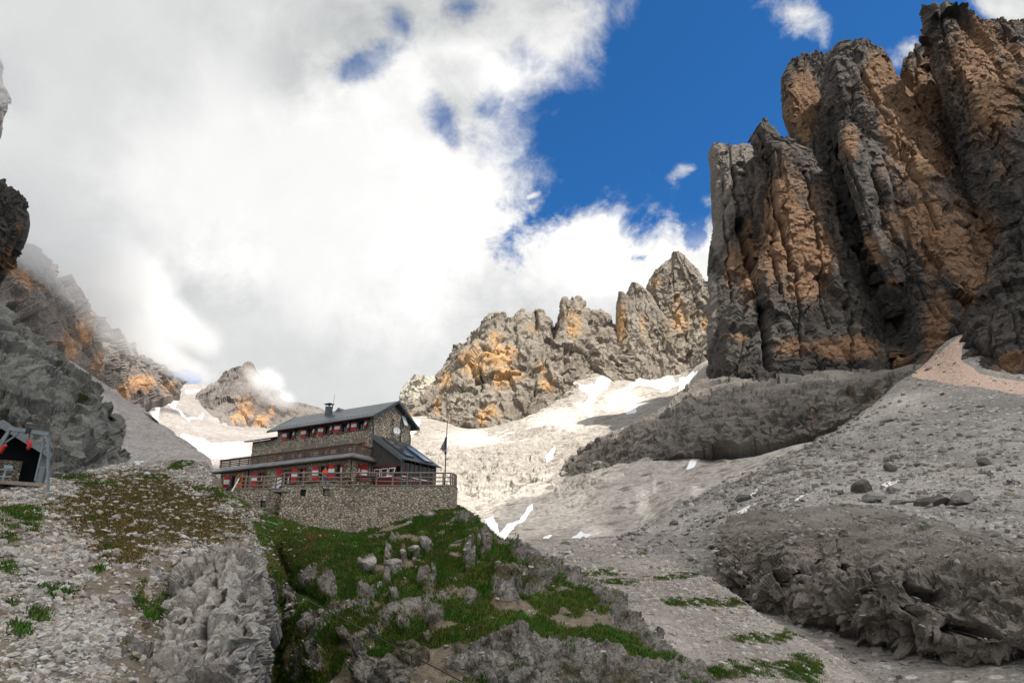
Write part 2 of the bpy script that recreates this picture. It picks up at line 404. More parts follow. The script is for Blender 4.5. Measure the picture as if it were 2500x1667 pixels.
# ------------------------------------------------------------------ rock, scree, grass, snow
def rock_mat(name, a, b, ochre=(.36, .20, .10), dark=(.045, .045, .05), fine=.5, bumpd=1., streak=True, grass=None, ow=(.36, .78)):
    """weathered limestone: mask R = iron stain, G = black water streak and painted shade, B = plants or snow, A = paler rock and painted sunlight"""
    t = NT(name); r, g, bl, al = t.mask()
    n1 = t.noise(.05 * fine, 6, .6); n2 = t.noise(.5 * fine, 7, .65); n3 = t.noise(3.1 * fine, 5, .7)
    st = t.noise(.35 * fine, 6, .62, t.map((1, 1, .12)))
    col = t.mix(t.ramp(n1, .34, .66), a, b)
    col = t.mix(t.ramp(n2, .45, .75, 0, .55), col, tuple(x * 1.45 for x in b))
    om = t.math('ADD', r, t.math('MULTIPLY', t.math('SUBTRACT', st if streak else n2, .5), 1.5))
    st2 = t.noise(1.4 * fine, 5, .65, t.map((1, 1, .07)))
    om = t.math('ADD', om, t.math('ADD', t.math('MULTIPLY', t.math('SUBTRACT', n2, .5), .9), t.math('MULTIPLY', t.math('SUBTRACT', st2, .5), .9 if streak else 0)))
    oc = t.mix(t.ramp(n2, .35, .65), ochre, tuple(x * y for x, y in zip(ochre, (1.35, 1.55, 1.8))))
    col = t.mix(t.math('MULTIPLY', t.ramp(om, *ow), .9), col, oc)
    dm = t.math('ADD', g, t.math('ADD', t.math('MULTIPLY', t.math('SUBTRACT', st, .5), 1.4), t.math('MULTIPLY', t.math('SUBTRACT', st2, .5), 1.1 if streak else 0)))
    col = t.mix(t.math('MULTIPLY', t.ramp(dm, .45, .85), .85), col, dark)
    col = t.mix(t.ramp(t.math('ADD', al, t.math('MULTIPLY', t.math('SUBTRACT', n2, .5), .9)), .35, .7, 0, .8), col, tuple(min(.62, x * 2.1) for x in b))
    if grass is not None:
        gm = t.math('ADD', bl, t.math('MULTIPLY', t.math('SUBTRACT', n2, .5), .9))
        col = t.mix(t.ramp(gm, .42, .58), col, t.mix(n3, grass, tuple(x * 1.7 for x in grass)))
    col = t.mix(.9, col, t.mix(t.ramp(n3, .25, .75), (.58, .57, .56), (1.28, 1.28, 1.28)), 'MULTIPLY')
    h = t.math('ADD', t.math('MULTIPLY', n2, 1.6), t.math('ADD', n3, t.math('MULTIPLY', st, .8)))
    t.bump(h, .8, bumpd)
    return t.done(col, .95, 0, .15)
M_massif = rock_mat('massif_rock', (.056, .049, .045), (.110, .097, .086), (.200, .108, .057), (.016, .015, .016), .5, 2.6, ow=(.24, .85))
M_band = rock_mat('dark_band_rock', (.132, .117, .103), (.222, .20, .178), (.22, .13, .07), (.035, .032, .031), .5, 2.2)
M_peak = rock_mat('sunlit_peak_rock', (.195, .166, .135), (.31, .27, .222), (.43, .24, .10), (.055, .048, .043), .35, 2.6, ow=(.12, 1.0))
M_leftwall = rock_mat('left_wall_rock', (.145, .13, .12), (.235, .21, .19), (.40, .22, .11), (.05, .052, .06), .35, 2.4)
M_karst = rock_mat('grey_karst_rock', (.095, .093, .084), (.20, .195, .176), (.24, .19, .135), (.03, .03, .03), 1.2, .5, True, (.042, .052, .018))
M_outcrop = rock_mat('outcrop_rock', (.17, .15, .13), (.40, .368, .33), (.32, .23, .15), (.045, .042, .04), 3.2, .14, False, (.035, .06, .012))
M_dome = rock_mat('dome_rock', (.12, .104, .087), (.225, .20, .172), (.26, .175, .11), (.022, .02, .019), 1.3, .4, True, (.035, .055, .014))

def scree_mat(name, a, b, stone, sc, snow=(.82, .80, .78), bumpd=.4, plants=((.035, .05, .012), (.075, .075, .03)), strokes=False):
    """loose stones: mask R = dust or iron tint, G = plants, B = snow or old firn, A = paler stones"""
    t = NT(name); r, g, bl, al = t.mask()
    n1 = t.noise(.035 * sc, 6, .6); n2 = t.noise(.6 * sc, 6, .7); n3 = t.noise(4. * sc, 3, .7)
    v = t.vor(1.1 * sc, 'F1', None, 1., 'Color'); vs = t.n('ShaderNodeSeparateColor'); t.l(v, vs.inputs[0])
    vd = t.vor(1.1 * sc, 'F1'); v2 = t.vor(3.3 * sc, 'F1')
    col = t.mix(t.ramp(n1, .35, .65), a, b)
    col = t.mix(t.ramp(n2, .4, .7, 0, .6), col, tuple(x * .72 for x in a))
    col = t.mix(t.math('MULTIPLY', t.ramp(vs.outputs[0], .55, 1.), t.ramp(vd, .55, .3)), col, stone)
    col = t.mix(t.ramp(t.math('ADD', al, t.math('MULTIPLY', t.math('SUBTRACT', n2, .5), .8)), .3, .8), col, tuple(min(.7, x * 1.5) for x in b))
    col = t.mix(t.ramp(t.math('ADD', r, t.math('MULTIPLY', t.math('SUBTRACT', n2, .5), .7)), .3, .8), col, (.50, .37, .295))
    gn = t.noise(.55 * sc, 6, .7, t.map((1, .6, 5.))) if strokes else n2
    gm = t.math('ADD', g, t.math('MULTIPLY', t.math('SUBTRACT', gn, .5), 2.6 if strokes else 1.5))
    col = t.mix(t.math('MULTIPLY', t.ramp(gm, .38, .66), .8), col, t.mix(n3, *plants))
    col = t.mix(.85, col, t.mix(t.ramp(n3, .25, .75), (.6, .59, .58), (1.28, 1.28, 1.28)), 'MULTIPLY')
    sm = t.math('ADD', bl, t.math('MULTIPLY', t.math('SUBTRACT', n2, .5), .55))
    col = t.mix(t.ramp(sm, .44, .56), col, t.mix(n2, snow, tuple(x * .86 for x in snow)))
    h = t.math('ADD', t.math('MULTIPLY', n2, 1.2), t.math('ADD', t.math('MULTIPLY', vd, -1.2), t.math('MULTIPLY', v2, -.5)))
    h = t.math('MULTIPLY', h, t.ramp(sm, .4, .6, 1., .15))
    t.bump(h, .9, bumpd)
    return t.done(col, .97, 0, .1)
M_valley = scree_mat('pale_valley_scree', (.31, .28, .245), (.43, .395, .35), (.19, .16, .13), .12, (.82, .82, .82), 2.4, ((.09, .072, .055), (.19, .158, .125)), True)
M_talus = scree_mat('grey_talus', (.205, .19, .172), (.345, .322, .292), (.42, .395, .365), .45, (.74, .68, .62), .6)
M_meadow = scree_mat('stony_meadow', (.225, .198, .17), (.37, .332, .292), (.44, .405, .37), 1.0, (.5, .38, .3), .25)
M_farscree = scree_mat('left_scree', (.27, .245, .225), (.37, .34, .315), (.36, .34, .32), .25, (.72, .68, .63), 1.0)

def hill_mat():
    """near hill: mask R = grass, G = bare limestone, B = brown heath, A = pale gravel"""
    t = NT('near_hill_ground'); r, g, bl, al = t.mask()
    n1 = t.noise(.35, 6, .6); n2 = t.noise(2.1, 6, .68); n3 = t.noise(11., 4, .7)
    ve = t.vor(2.6, 'DISTANCE_TO_EDGE', t.map((1, 1, .6))); v1 = t.vor(7., 'F1'); vc = t.vor(7., 'F1', None, 1., 'Color')
    vs = t.n('ShaderNodeSeparateColor'); t.l(vc, vs.inputs[0])
    soil = t.mix(t.ramp(n2, .3, .7), (.13, .10, .068), (.235, .195, .148))
    grav = t.mix(t.ramp(vs.outputs[0], .1, .9), (.16, .15, .135), (.40, .375, .345))
    grav = t.mix(t.ramp(v1, .3, .62), grav, (.095, .082, .066))
    gfac = t.ramp(t.math('ADD', al, t.math('MULTIPLY', t.math('SUBTRACT', n2, .5), .9)), .35, .65)
    col = t.mix(gfac, soil, grav)
    heath = t.mix(t.ramp(n3, .3, .7), (.075, .052, .018), (.155, .11, .045))
    col = t.mix(t.ramp(t.math('ADD', bl, t.math('MULTIPLY', t.math('SUBTRACT', n2, .5), 1.3)), .4, .62), col, heath)
    gr = t.mix(t.ramp(n1, .35, .65), (.028, .078, .007), (.08, .086, .014))
    gr = t.mix(t.ramp(n3, .3, .75, 0, .6), gr, (.085, .075, .022))
    col = t.mix(t.ramp(t.math('ADD', r, t.math('MULTIPLY', t.math('SUBTRACT', n2, .5), .9)), .40, .6), col, gr)
    rk = t.mix(t.ramp(n2, .3, .7), (.095, .083, .071), (.285, .26, .232))
    rk = t.mix(t.ramp(n1, .55, .75, 0, .7), rk, (.19, .155, .125))
    rk = t.mix(t.ramp(t.noise(1.3, 5, .6, t.map((1, 1, .25))), .56, .72, 0, .75), rk, (.04, .038, .036))
    rk = t.mix(t.ramp(n3, .62, .8, 0, .5), rk, (.42, .40, .37))
    moss = t.math('ADD', t.math('MULTIPLY', n1, 1.), t.math('MULTIPLY', t.math('SUBTRACT', n2, .5), .8))
    rk = t.mix(t.ramp(moss, .52, .66, 0, .85), rk, t.mix(n3, (.04, .038, .012), (.085, .07, .03)))
    rfac = t.ramp(t.math('ADD', g, t.math('MULTIPLY', t.math('SUBTRACT', n2, .5), .7)), .42, .56)
    col = t.mix(rfac, col, rk)
    h = t.math('ADD', t.math('MULTIPLY', n2, 1.1), t.math('ADD', n3, t.math('MULTIPLY', t.ramp(ve, 0, .1), t.math('MULTIPLY', rfac, .8))))
    h = t.math('ADD', h, t.math('MULTIPLY', v1, t.math('MULTIPLY', gfac, -1.)))
    t.bump(h, .9, .12)
    return t.done(col, .95, 0, .12)
M_hill = hill_mat()
# ------------------------------------------------------------------ helpers for the rock faces
def rockify(P, L, A, seed, oct=5, vert=.22, strata=.25, block=.4, N=None, mul=1.):
    """vertical flutes, split blocks and a little bedding pushed into a rock face"""
    wx = fbm(P, L * 1.2, 3, seed + 31, sz=.4)[..., None] * np.array([.4, .4, .2]) * L * .5
    Q = P + wx
    fl = fbm(Q, L, 4, seed, sz=vert * .75, ridged=True, gain=.5)
    cr = 1 - np.abs(fbm(Q, L * .7, 3, seed + 60, sz=vert * .5, gain=.5)) * 2.2          # long near-vertical chimneys
    d = A * (.42 * fl + .55 * facet(P, L * .62, seed + 7, vert * 1.3) + block * .62 * facet(P, L * .25, seed + 8, .5) + block * .36 * facet(P, L * .10, seed + 9, .7)
             - .8 * np.clip(cr - .72, 0, 1) * 2.)
    if strata: d = d + A * strata * .55 * fbm(P, L * .3, 4, seed + 90, sx=.3, sy=.3, sz=1.6, gain=.6) + A * strata * .5 * facet(P, L * .3, seed + 91, 3.2)
    N = normals(smooth(P, 4)) if N is None else N
    return P + N * (d * mul)[..., None]
def zeros4(sh): return np.zeros(sh + (4,), np.float32)

# ------------------------------------------------------------------ right massif
OCH = [(2230, 330, 110, 260, .8), (1950, 600, 110, 180, .7), (2440, 230, 100, 200, .7), (2300, 560, 150, 120, .6), (1830, 640, 40, 110), (1905, 560, 60, 190), (1990, 620, 60, 120), (1960, 700, 70, 60), (1960, 260, 55, 110, 1.2), (2075, 360, 25, 60), (2150, 190, 50, 80, 1.1), (2215, 300, 90, 150, 1.2), (2290, 400, 60, 80),
       (2390, 130, 70, 120, 1.1), (2440, 250, 80, 120, 1.2), (2250, 540, 120, 90), (2330, 610, 120, 90), (1940, 850, 60, 30), (2060, 850, 110, 38, 1.1), (2290, 800, 40, 110), (2400, 560, 60, 60), (1780, 640, 20, 80),
       (2180, 690, 20, 22, 1.1), (2140, 600, 40, 60), (2380, 700, 60, 60), (2200, 880, 40, 40), (2460, 890, 40, 30), (1800, 820, 24, 16)]
PALE = [(2150, 570, 34, 90, 1.2), (1770, 420, 60, 90, .9), (1760, 560, 18, 60, .9), (1830, 330, 50, 40), (2190, 700, 16, 22), (1735, 760, 14, 80, 1.0)]  # sunlight on the leftmost pillar painted in as paler rock
DARKB = [(2230, 350, 60, 30), (1850, 560, 30, 160, 1.1), (2100, 420, 40, 200), (2330, 380, 60, 140), (1950, 760, 200, 70, .8), (2470, 620, 60, 80)]
CRACKS = [([(1853, 306), (1884, 421), (1891, 500), (1920, 590), (1930, 660)], 5, 10), ([(1811, 538), (1830, 640), (1856, 700), (1868, 800), (1880, 900)], 9, 22),
          ([(2048, 500), (2075, 590), (2121, 653), (2159, 722), (2193, 787), (2210, 850), (2228, 893)], 7, 22), ([(2132, 421), (2160, 540), (2185, 600)], 5, 8), ([(1790, 410), (1800, 480), (1812, 540)], 4, 9), ([(1853, 306), (1870, 420), (1888, 600), (1905, 720)], 3, 10), ([(1960, 420), (1990, 560), (2010, 700), (2020, 800)], 3, 7), ([(2060, 360), (2100, 470), (2140, 600)], 3, 10), ([(2110, 180), (2180, 330), (2250, 470), (2290, 560)], 3, 7), ([(2180, 560), (2240, 680), (2290, 780)], 3, 8), ([(1940, 660), (1950, 760), (1955, 880)], 3, 6), ([(2060, 700), (2075, 800), (2080, 890)], 3, 6), ([(2330, 150), (2400, 300), (2470, 420)], 3, 9), ([(2290, 60), (2330, 170), (2390, 300)], 3, 6), ([(1770, 430), (1775, 560), (1780, 700)], 3, 7), ([(2360, 560), (2400, 640), (2420, 720)], 4, 8), ([(2440, 640), (2470, 760), (2490, 860)], 3, 6)]
def massif_pillar(rows, seed, L=42., A=8.4, mul=1., side=40, fr=True, step=2.3, pale=0.):
    px, py, d = pillar(rows, step)
    P = W(px, py, d)
    P = rockify(P, L, A * .80, seed, 6, .15, .18, .30, mul=mul)
    c = np.zeros(px.shape); jx = 9 * fbm(P, 16, 3, 5)
    for pts, wd_, dep in CRACKS:
        q = linedist(px + jx, py, pts); c += dep * np.exp(-(q / wd_) ** 2)
    P[..., 1] += c
    M = zeros4(px.shape)
    M[..., 0] = .30 + .95 * np.clip(blobs(px, py, OCH), -.28, 1) + .30 * fbm(P, 60, 3, 91, sz=.5)
    M[..., 1] = .16 + .5 * np.clip(blobs(px, py, DARKB), -.4, 1) + .2 * fbm(P, 40, 3, 92, sz=.3)
    M[..., 3] = blobs(px, py, PALE) * 1.0 + pale
    if fr: P, M = fringe(P, M, top=(0, side, -side * .25), left=(4, side, 0), right=(-8, side, 0))
    return P, M
parts = []
parts.append(massif_pillar([(355, 1752, 1865, 520, 25), (385, 1741, 1885, 515, 32), (470, 1740, 1900, 505, 36), (560, 1742, 1910, 495, 38), (640, 1731, 1920, 482, 38), (720, 1722, 1920, 470, 36), (800, 1723, 1930, 460, 34), (860, 1734, 1930, 452, 30), (950, 1745, 1930, 440, 26)], 1, pale=.75))  # sunlit look of this pillar put into its paler colour
parts.append(massif_pillar([(286, 1862, 1872, 465, 5), (305, 1850, 1885, 462, 8), (340, 1845, 1908, 460, 14), (372, 1846, 1985, 458, 22), (400, 1846, 2020, 456, 30), (455, 1848, 2045, 452, 36), (540, 1852, 2075, 446, 40), (630, 1850, 2115, 438, 42), (710, 1800, 2155, 430, 42), (790, 1775, 2195, 422, 42), (860, 1770, 2230, 414, 40), (960, 1765, 2245, 402, 36)], 2))
parts.append(massif_pillar([(138, 1935, 1962, 520, 6), (155, 1924, 1970, 520, 10), (200, 1908, 1985, 518, 20), (260, 1908, 2012, 512, 26), (330, 1925, 2040, 506, 30), (375, 1962, 2056, 500, 30), (460, 1975, 2060, 490, 30)], 3, 30, 6., pale=.35))  # lit tan of the small tower painted paler
parts.append(massif_pillar([(128, 1960, 2060, 580, 20), (160, 1950, 2080, 575, 30), (260, 1950, 2100, 565, 30), (400, 1960, 2100, 545, 30)], 4, 30, 10.))
parts.append(massif_pillar([(92, 2106, 2118, 470, 5), (104, 2070, 2136, 468, 12), (124, 2048, 2158, 466, 22), (170, 2024, 2178, 460, 34), (240, 2016, 2230, 452, 44), (330, 2040, 2292, 442, 50), (425, 2080, 2352, 430, 55), (520, 2120, 2440, 418, 58), (620, 2130, 2520, 408, 60), (720, 2150, 2540, 398, 60), (800, 2190, 2540, 390, 55), (930, 2195, 2540, 374, 48)], 5, 50, 10.))
parts.append(massif_pillar([(230, 2010, 2140, 500, 20), (330, 2000, 2160, 495, 30), (450, 1990, 2190, 486, 30), (600, 2030, 2230, 470, 30), (760, 2050, 2240, 455, 30)], 16, 30, 8.))
parts.append(massif_pillar([(296, 2050, 2064, 436, 4), (320, 2044, 2088, 434, 10), (400, 2052, 2125, 428, 18), (500, 2080, 2160, 420, 22), (600, 2120, 2195, 412, 24), (690, 2170, 2215, 404, 24)], 6, 26, 6.))
parts.append(massif_pillar([(15, 2268, 2342, 430, 10), (30, 2262, 2364, 428, 18), (70, 2262, 2415, 424, 30), (150, 2268, 2500, 418, 50), (230, 2296, 2580, 410, 60), (345, 2338, 2680, 398, 70), (440, 2356, 2780, 388, 80), (600, 2420, 2900, 370, 85), (750, 2440, 2950, 355, 80), (930, 2440, 2980, 330, 70)], 7, 50, 11.))
parts.append(massif_pillar([(112, 2240, 2275, 505, 10), (145, 2214, 2300, 500, 20), (180, 2200, 2330, 496, 26), (300, 2215, 2400, 486, 30), (420, 2260, 2450, 474, 30), (520, 2280, 2480, 462, 30)], 8, 32, 10.))
parts.append(massif_pillar([(52, 2405, 2560, 540, 20), (75, 2395, 2640, 535, 30), (200, 2400, 2760, 520, 40), (420, 2400, 2800, 500, 40)], 9, 32, 9.))
parts.append(massif_pillar([(570, 2478, 2640, 330, 15), (600, 2462, 2700, 328, 22), (665, 2424, 2760, 322, 30), (740, 2390, 2800, 312, 36), (845, 2346, 2840, 302, 40), (880, 2338, 2850, 298, 42), (925, 2345, 2860, 292, 42), (985, 2380, 2860, 286, 42)], 10, 34, 9.))
tag(sheets('mountain', parts, M_massif, False), 'huge dark brown rock massif of leaning pillars right of the blue sky', 'mountain', kind='structure')
# dark rock band under the massif; left end shaped to the cast shadow's edge
rows = [[(1360, 1190, 395), (1500, 1150, 385), (1620, 1120, 368), (1720, 1092, 352), (1850, 1084, 338), (2000, 1052, 330), (2160, 985, 338), (2300, 918, 346)],
        [(1365, 1150, 415), (1500, 1105, 402), (1620, 1060, 388), (1720, 1020, 374), (1850, 1010, 354), (2000, 990, 342), (2160, 955, 347), (2300, 908, 353)],
        [(1400, 1110, 440), (1500, 1066, 430), (1620, 1010, 420), (1720, 952, 412), (1850, 945, 392), (2000, 935, 380), (2160, 925, 366), (2300, 900, 362)],
        [(1430, 1095, 470), (1520, 1050, 465), (1630, 990, 455), (1730, 925, 450), (1850, 915, 430), (2000, 905, 420), (2160, 900, 400), (2300, 880, 390)]]
px, py, d = grid(rows, 2.3); P = W(px, py, d)
P = rockify(P, 34, 4.2, 31, 6, .35, .7, .5)
M = zeros4(px.shape); M[..., 0] = -.05 + .8 * blobs(px, py, [(2080, 960, 20, 60), (2140, 960, 30, 30), (1985, 1000, 14, 50)]) + .12 * fbm(P, 60, 3, 6); M[..., 1] = .25 * blobs(px, py, [(1950, 990, 260, 60), (1500, 1120, 150, 50)])
P, M = fringe(P, M, bottom=(0, 40, -20), left=(0, 60, -10))
tag(sheets('cliff', [(P, M)], M_band, False), 'low dark cliff band below the massif, above the grey talus', 'cliff', kind='structure')

# ------------------------------------------------------------------ back mountains
def face(rows, seed, L, A, mask, step=2.2, vert=.3, strata=.25, oct=6, mul=None):
    px, py, d = grid(rows, step); P = W(px, py, d)
    P = rockify(P, L, A, seed, oct, vert, strata, mul=1. if mul is None else mul(px, py))
    M = zeros4(px.shape); mask(M, px, py, P)
    return P, M
o1 = [(1045, 985), (1054, 965), (1062, 935), (1072, 915), (1088, 882), (1106, 860), (1132, 835), (1165, 802), (1201, 770), (1219, 766), (1248, 768), (1259, 754), (1281, 748), (1298, 758), (1305, 746), (1319, 748), (1335, 765), (1354, 787), (1361, 778), (1374, 752), (1379, 731), (1408, 728), (1423, 743), (1435, 763), (1465, 757), (1485, 764), (1499, 792), (1508, 830), (1530, 860)]
OC1 = [(1210, 870, 70, 45, 1.5), (1160, 890, 50, 50, 1.1), (1330, 950, 34, 38, 1.3), (1230, 920, 60, 40, 1.1), (1090, 930, 30, 40), (1180, 1030, 24, 26, 1.2), (1400, 800, 30, 40), (1070, 990, 14, 40), (1300, 800, 30, 20, .7), (1390, 770, 30, 25, .8), (1210, 830, 30, 30), (1320, 905, 30, 20, .8), (1195, 1010, 40, 25, .9)]
def m1(M, px, py, P):
    M[..., 0] = .02 + .95 * blobs(px, py, OC1) + .2 * fbm(P, 90, 4, 41, sz=.5); M[..., 1] = -.1 + .5 * blobs(px, py, [(1160, 920, 12, 34, 1.4), (1173, 970, 8, 60), (1300, 1010, 90, 20), (1380, 900, 60, 30), (1100, 1000, 60, 40)]) + .15 * fbm(P, 40, 3, 44); M[..., 3] = -.3  # dark mask also paints the notch shadow under the overhang
B = []
r_top = [(x, y, 960 + .25 * abs(x - 1250)) for x, y in o1]
r_mid = [(1020, 985, 905), (1090, 945, 880), (1150, 900, 870), (1210, 860, 862), (1300, 860, 890), (1400, 850, 905), (1470, 860, 930), (1545, 870, 950)]
r_bulge = [(1015, 1015, 860), (1090, 990, 835), (1150, 960, 822), (1210, 930, 820), (1300, 925, 842), (1400, 905, 880), (1470, 900, 915), (1545, 895, 940)]
r_low = [(1005, 1050, 820), (1090, 1040, 800), (1150, 1045, 780), (1210, 1040, 778), (1300, 1005, 800), (1400, 960, 850), (1470, 930, 895), (1545, 925, 925)]
r_foot = [(985, 1085, 790), (1090, 1090, 760), (1150, 1085, 745), (1210, 1075, 745), (1300, 1050, 765), (1400, 1000, 810), (1470, 960, 870), (1545, 950, 910)]
P, M = face([r_foot, r_low, r_bulge, r_mid, r_top], 60, 70, 12.5, m1, mul=lambda px, py: np.clip(1 - sstep(1040, 1085, py) * .8, 0, 1))
def carve(P, px, py, L):
    c = np.zeros(px.shape)
    for pts, wd_, dep in L: c += dep * np.exp(-(linedist(px, py, pts) / wd_) ** 2)
    P[..., 1] += c
gp = grid([r_foot, r_low, r_bulge, r_mid, r_top], 2.2)
carve(P, gp[0], gp[1], [([(1173, 905), (1174, 955)], 3, 14), ([(1152, 895), (1160, 925)], 7, 12), ([(1256, 810), (1260, 860), (1262, 890)], 4, 8), ([(1307, 760), (1312, 790)], 4, 14), ([(1356, 785), (1350, 830)], 6, 18), ([(1300, 940), (1302, 980)], 3, 8), ([(1205, 925), (1262, 930)], 3, 5), ([(1180, 850), (1215, 862)], 5, 8)])
P, M = fringe(P, M, top=(0, 130, -60), left=(20, 120, -10), right=(0, 80, 0)); B.append((P, M))
tag(sheets('mountain', B, M_peak, False), 'sunlit ochre and grey mountain behind the stone house, below the clouds', 'mountain', kind='structure')
T3 = []
def m2(M, px, py, P):
    M[..., 0] = .05 + .7 * blobs(px, py, [(1515, 800, 20, 90, 1.5), (1660, 780, 50, 60, 1.3), (1600, 690, 22, 30, 1.2), (1570, 800, 14, 40, .8), (1720, 790, 24, 30, 1.), (1655, 730, 20, 20)]) + .2 * fbm(P, 70, 4, 48, sz=.4)
    M[..., 1] = -.1 + .5 * blobs(px, py, [(1526, 800, 8, 90, 1.2), (1640, 770, 12, 60), (1575, 780, 8, 60)])  # dark strips paint the shade on the towers' left flanks
    M[..., 3] = -.3
def tower(rows, seed, L=50, A=11):
    px, py, d = pillar(rows, 2.2); P = W(px, py, d); P = rockify(P, L * .8, A * .85, seed, 6, .2, .2, .75, mul=.40 + .60 * sstep(py.min(), py.min() + 110, py))
    M = zeros4(px.shape); m2(M, px, py, P)
    return fringe(P, M, top=(0, 90, -30), left=(0, 120, 0), right=(0, 120, 0))
T3.append(tower([(712, 1512, 1522, 965, 4), (740, 1505, 1545, 962, 20), (790, 1502, 1570, 955, 28), (860, 1500, 1600, 948, 30), (910, 1508, 1620, 940, 30), (960, 1510, 1620, 930, 26)], 71, 40, 8))
T3.append(tower([(690, 1543, 1553, 985, 4), (710, 1530, 1578, 984, 14), (740, 1522, 1600, 980, 24), (800, 1545, 1640, 972, 30), (870, 1560, 1680, 958, 30), (930, 1565, 1690, 942, 28), (980, 1570, 1690, 930, 24)], 72, 40, 9))
T3.append(tower([(614, 1644, 1654, 1010, 4), (640, 1624, 1684, 1009, 20), (668, 1596, 1706, 1007, 34), (700, 1578, 1726, 1004, 44), (780, 1585, 1752, 990, 55), (860, 1610, 1775, 970, 58), (930, 1630, 1790, 950, 55), (1000, 1640, 1800, 930, 50)], 73, 60, 12))
T3.append(tower([(790, 1738, 1770, 900, 10), (830, 1718, 1790, 890, 16), (880, 1700, 1800, 880, 20), (960, 1690, 1800, 860, 20)], 74, 40, 9))
tag(sheets('mountain', T3, M_peak, False), 'cluster of pointed sunlit rock towers left of the dark massif', 'mountain', kind='structure')
# pale dome far behind the roof
px, py, d = pillar([(918, 1015, 1055, 1350, 15), (930, 1000, 1080, 1345, 35), (955, 982, 1100, 1335, 50), (985, 975, 1110, 1320, 60), (1040, 975, 1115, 1290, 60), (1075, 970, 1115, 1260, 60)], 2.2, 2.)
P = rockify(W(px, py, d), 80, 10, 80, 5); M = zeros4(px.shape); M[..., 0] = .05 + .9 * blobs(px, py, [(1020, 1030, 60, 34, 1.3)]); M[..., 1] = -.5; M[..., 3] = .25 - .6 * blobs(px, py, [(1020, 1030, 60, 40, 1.3)])
P, M = fringe(P, M, top=(0, 200, -80), left=(0, 150, 0), right=(0, 150, 0))
tag(sheets('mountain', [(P, M)], M_peak, False), 'pale rounded rock dome far behind the gable of the house', 'mountain', kind='structure')

# ------------------------------------------------------------------ valley floor
rows = [[(700, 1380, 170), (1250, 1360, 175), (1500, 1345, 190), (1700, 1245, 230), (2060, 1080, 285)],
        [(700, 1320, 250), (1150, 1296, 250), (1350, 1290, 262), (1500, 1255, 280), (1700, 1175, 305), (2070, 1066, 325)],
        [(700, 1225, 370), (1100, 1215, 370), (1300, 1190, 385), (1500, 1140, 388), (1700, 1095, 390), (2070, 1055, 375)],
        [(720, 1140, 500), (1100, 1120, 500), (1300, 1095, 520), (1500, 1045, 545), (1700, 985, 510), (1800, 950, 475), (2080, 940, 440)],
        [(740, 1075, 650), (1040, 1055, 660), (1150, 1058, 680), (1260, 1045, 720), (1370, 1000, 760), (1450, 955, 830), (1560, 940, 880), (1650, 945, 840), (1740, 905, 670), (1850, 905, 540), (2080, 910, 500)],
        [(760, 1062, 800), (1040, 1022, 850), (1150, 1040, 850), (1260, 1015, 850), (1370, 945, 880), (1450, 890, 950), (1560, 905, 985), (1650, 915, 960), (1740, 880, 800), (1850, 890, 600), (2080, 890, 540)]]
px, py, d = grid(rows, 2.3); P = W(px, py, d)
N = normals(smooth(P, 6))
bump_ = 6. * fbm(P, 110, 4, 101) + 3.2 * fbm(P, 46, 3, 103, ridged=True, sy=.4) * sstep(1290, 1180, py)
ledge = sstep(.1, .6, blobs(px, py, [(1230, 1150, 150, 70, 1.6), (1130, 1160, 130, 60, 1.2), (1060, 1130, 80, 60), (1280, 1060, 160, 26), (1500, 1070, 60, 40), (1400, 1180, 120, 50, .8)]))
bump_ += ledge * (3.0 * fbm(P, 30, 3, 105, sx=.35, sy=.35, sz=2.2) + 3.4 * facet(P, 22, 106, 2.2) + 2. * facet(P, 11, 107, 2.))
P = P + N * bump_[..., None]
M = zeros4(px.shape)
SNOW = [[(1180, 1255), (1205, 1250), (1222, 1283), (1245, 1270), (1285, 1240), (1303, 1225), (1300, 1240), (1260, 1275), (1240, 1292), (1250, 1315), (1235, 1325), (1200, 1300)],
        [(1340, 1322), (1390, 1300), (1420, 1285), (1445, 1295), (1440, 1300), (1400, 1318), (1380, 1324)], [(1300, 1305), (1330, 1297), (1365, 1290), (1340, 1302)],
        [(1332, 1110), (1345, 1098), (1360, 1092), (1350, 1108), (1338, 1128), (1330, 1126)],
        [(1350, 925), (1375, 920), (1395, 928), (1420, 940), (1450, 935), (1480, 910), (1505, 892), (1510, 905), (1495, 925), (1480, 950), (1462, 965), (1445, 985), (1450, 1010), (1442, 1020), (1420, 1000), (1395, 985), (1430, 980), (1440, 962), (1400, 942), (1370, 935)],
        [(1508, 900), (1525, 903), (1530, 915), (1515, 920)],
        [(1505, 955), (1540, 935), (1570, 915), (1600, 920), (1620, 905), (1650, 930), (1680, 915), (1690, 905), (1660, 940), (1620, 950), (1590, 945), (1560, 935), (1530, 960), (1510, 965)],
        [(1650, 975), (1660, 940), (1685, 912), (1705, 905), (1690, 935), (1668, 975), (1660, 1005), (1655, 1000), (1660, 980)],
        [(1520, 1000), (1560, 985), (1550, 1005), (1530, 1010)], [(1715, 980), (1735, 945), (1745, 920), (1785, 915), (1845, 930), (1780, 940), (1740, 960), (1722, 982)],
        [(1675, 1140), (1690, 1120), (1712, 1118), (1690, 1140), (1680, 1150)], [(1760, 1120), (1800, 1110), (1850, 1090), (1900, 1080), (1960, 1070), (2035, 1058), (2010, 1075), (1930, 1090), (1860, 1115), (1790, 1128)],
        [(935, 1075), (960, 1050), (1000, 1025), (1030, 1030), (1010, 1060), (960, 1090)]]
M[..., 2] = -.3
wob = 5 * fbm(P, 12, 3, 111); wob2 = 5 * fbm(P, 12, 3, 112)
for s in SNOW: M[..., 2] = np.where(inpoly(px + wob, py + wob2, s), 1.0, M[..., 2])
M[..., 2] = smooth(M[..., 2], 1)
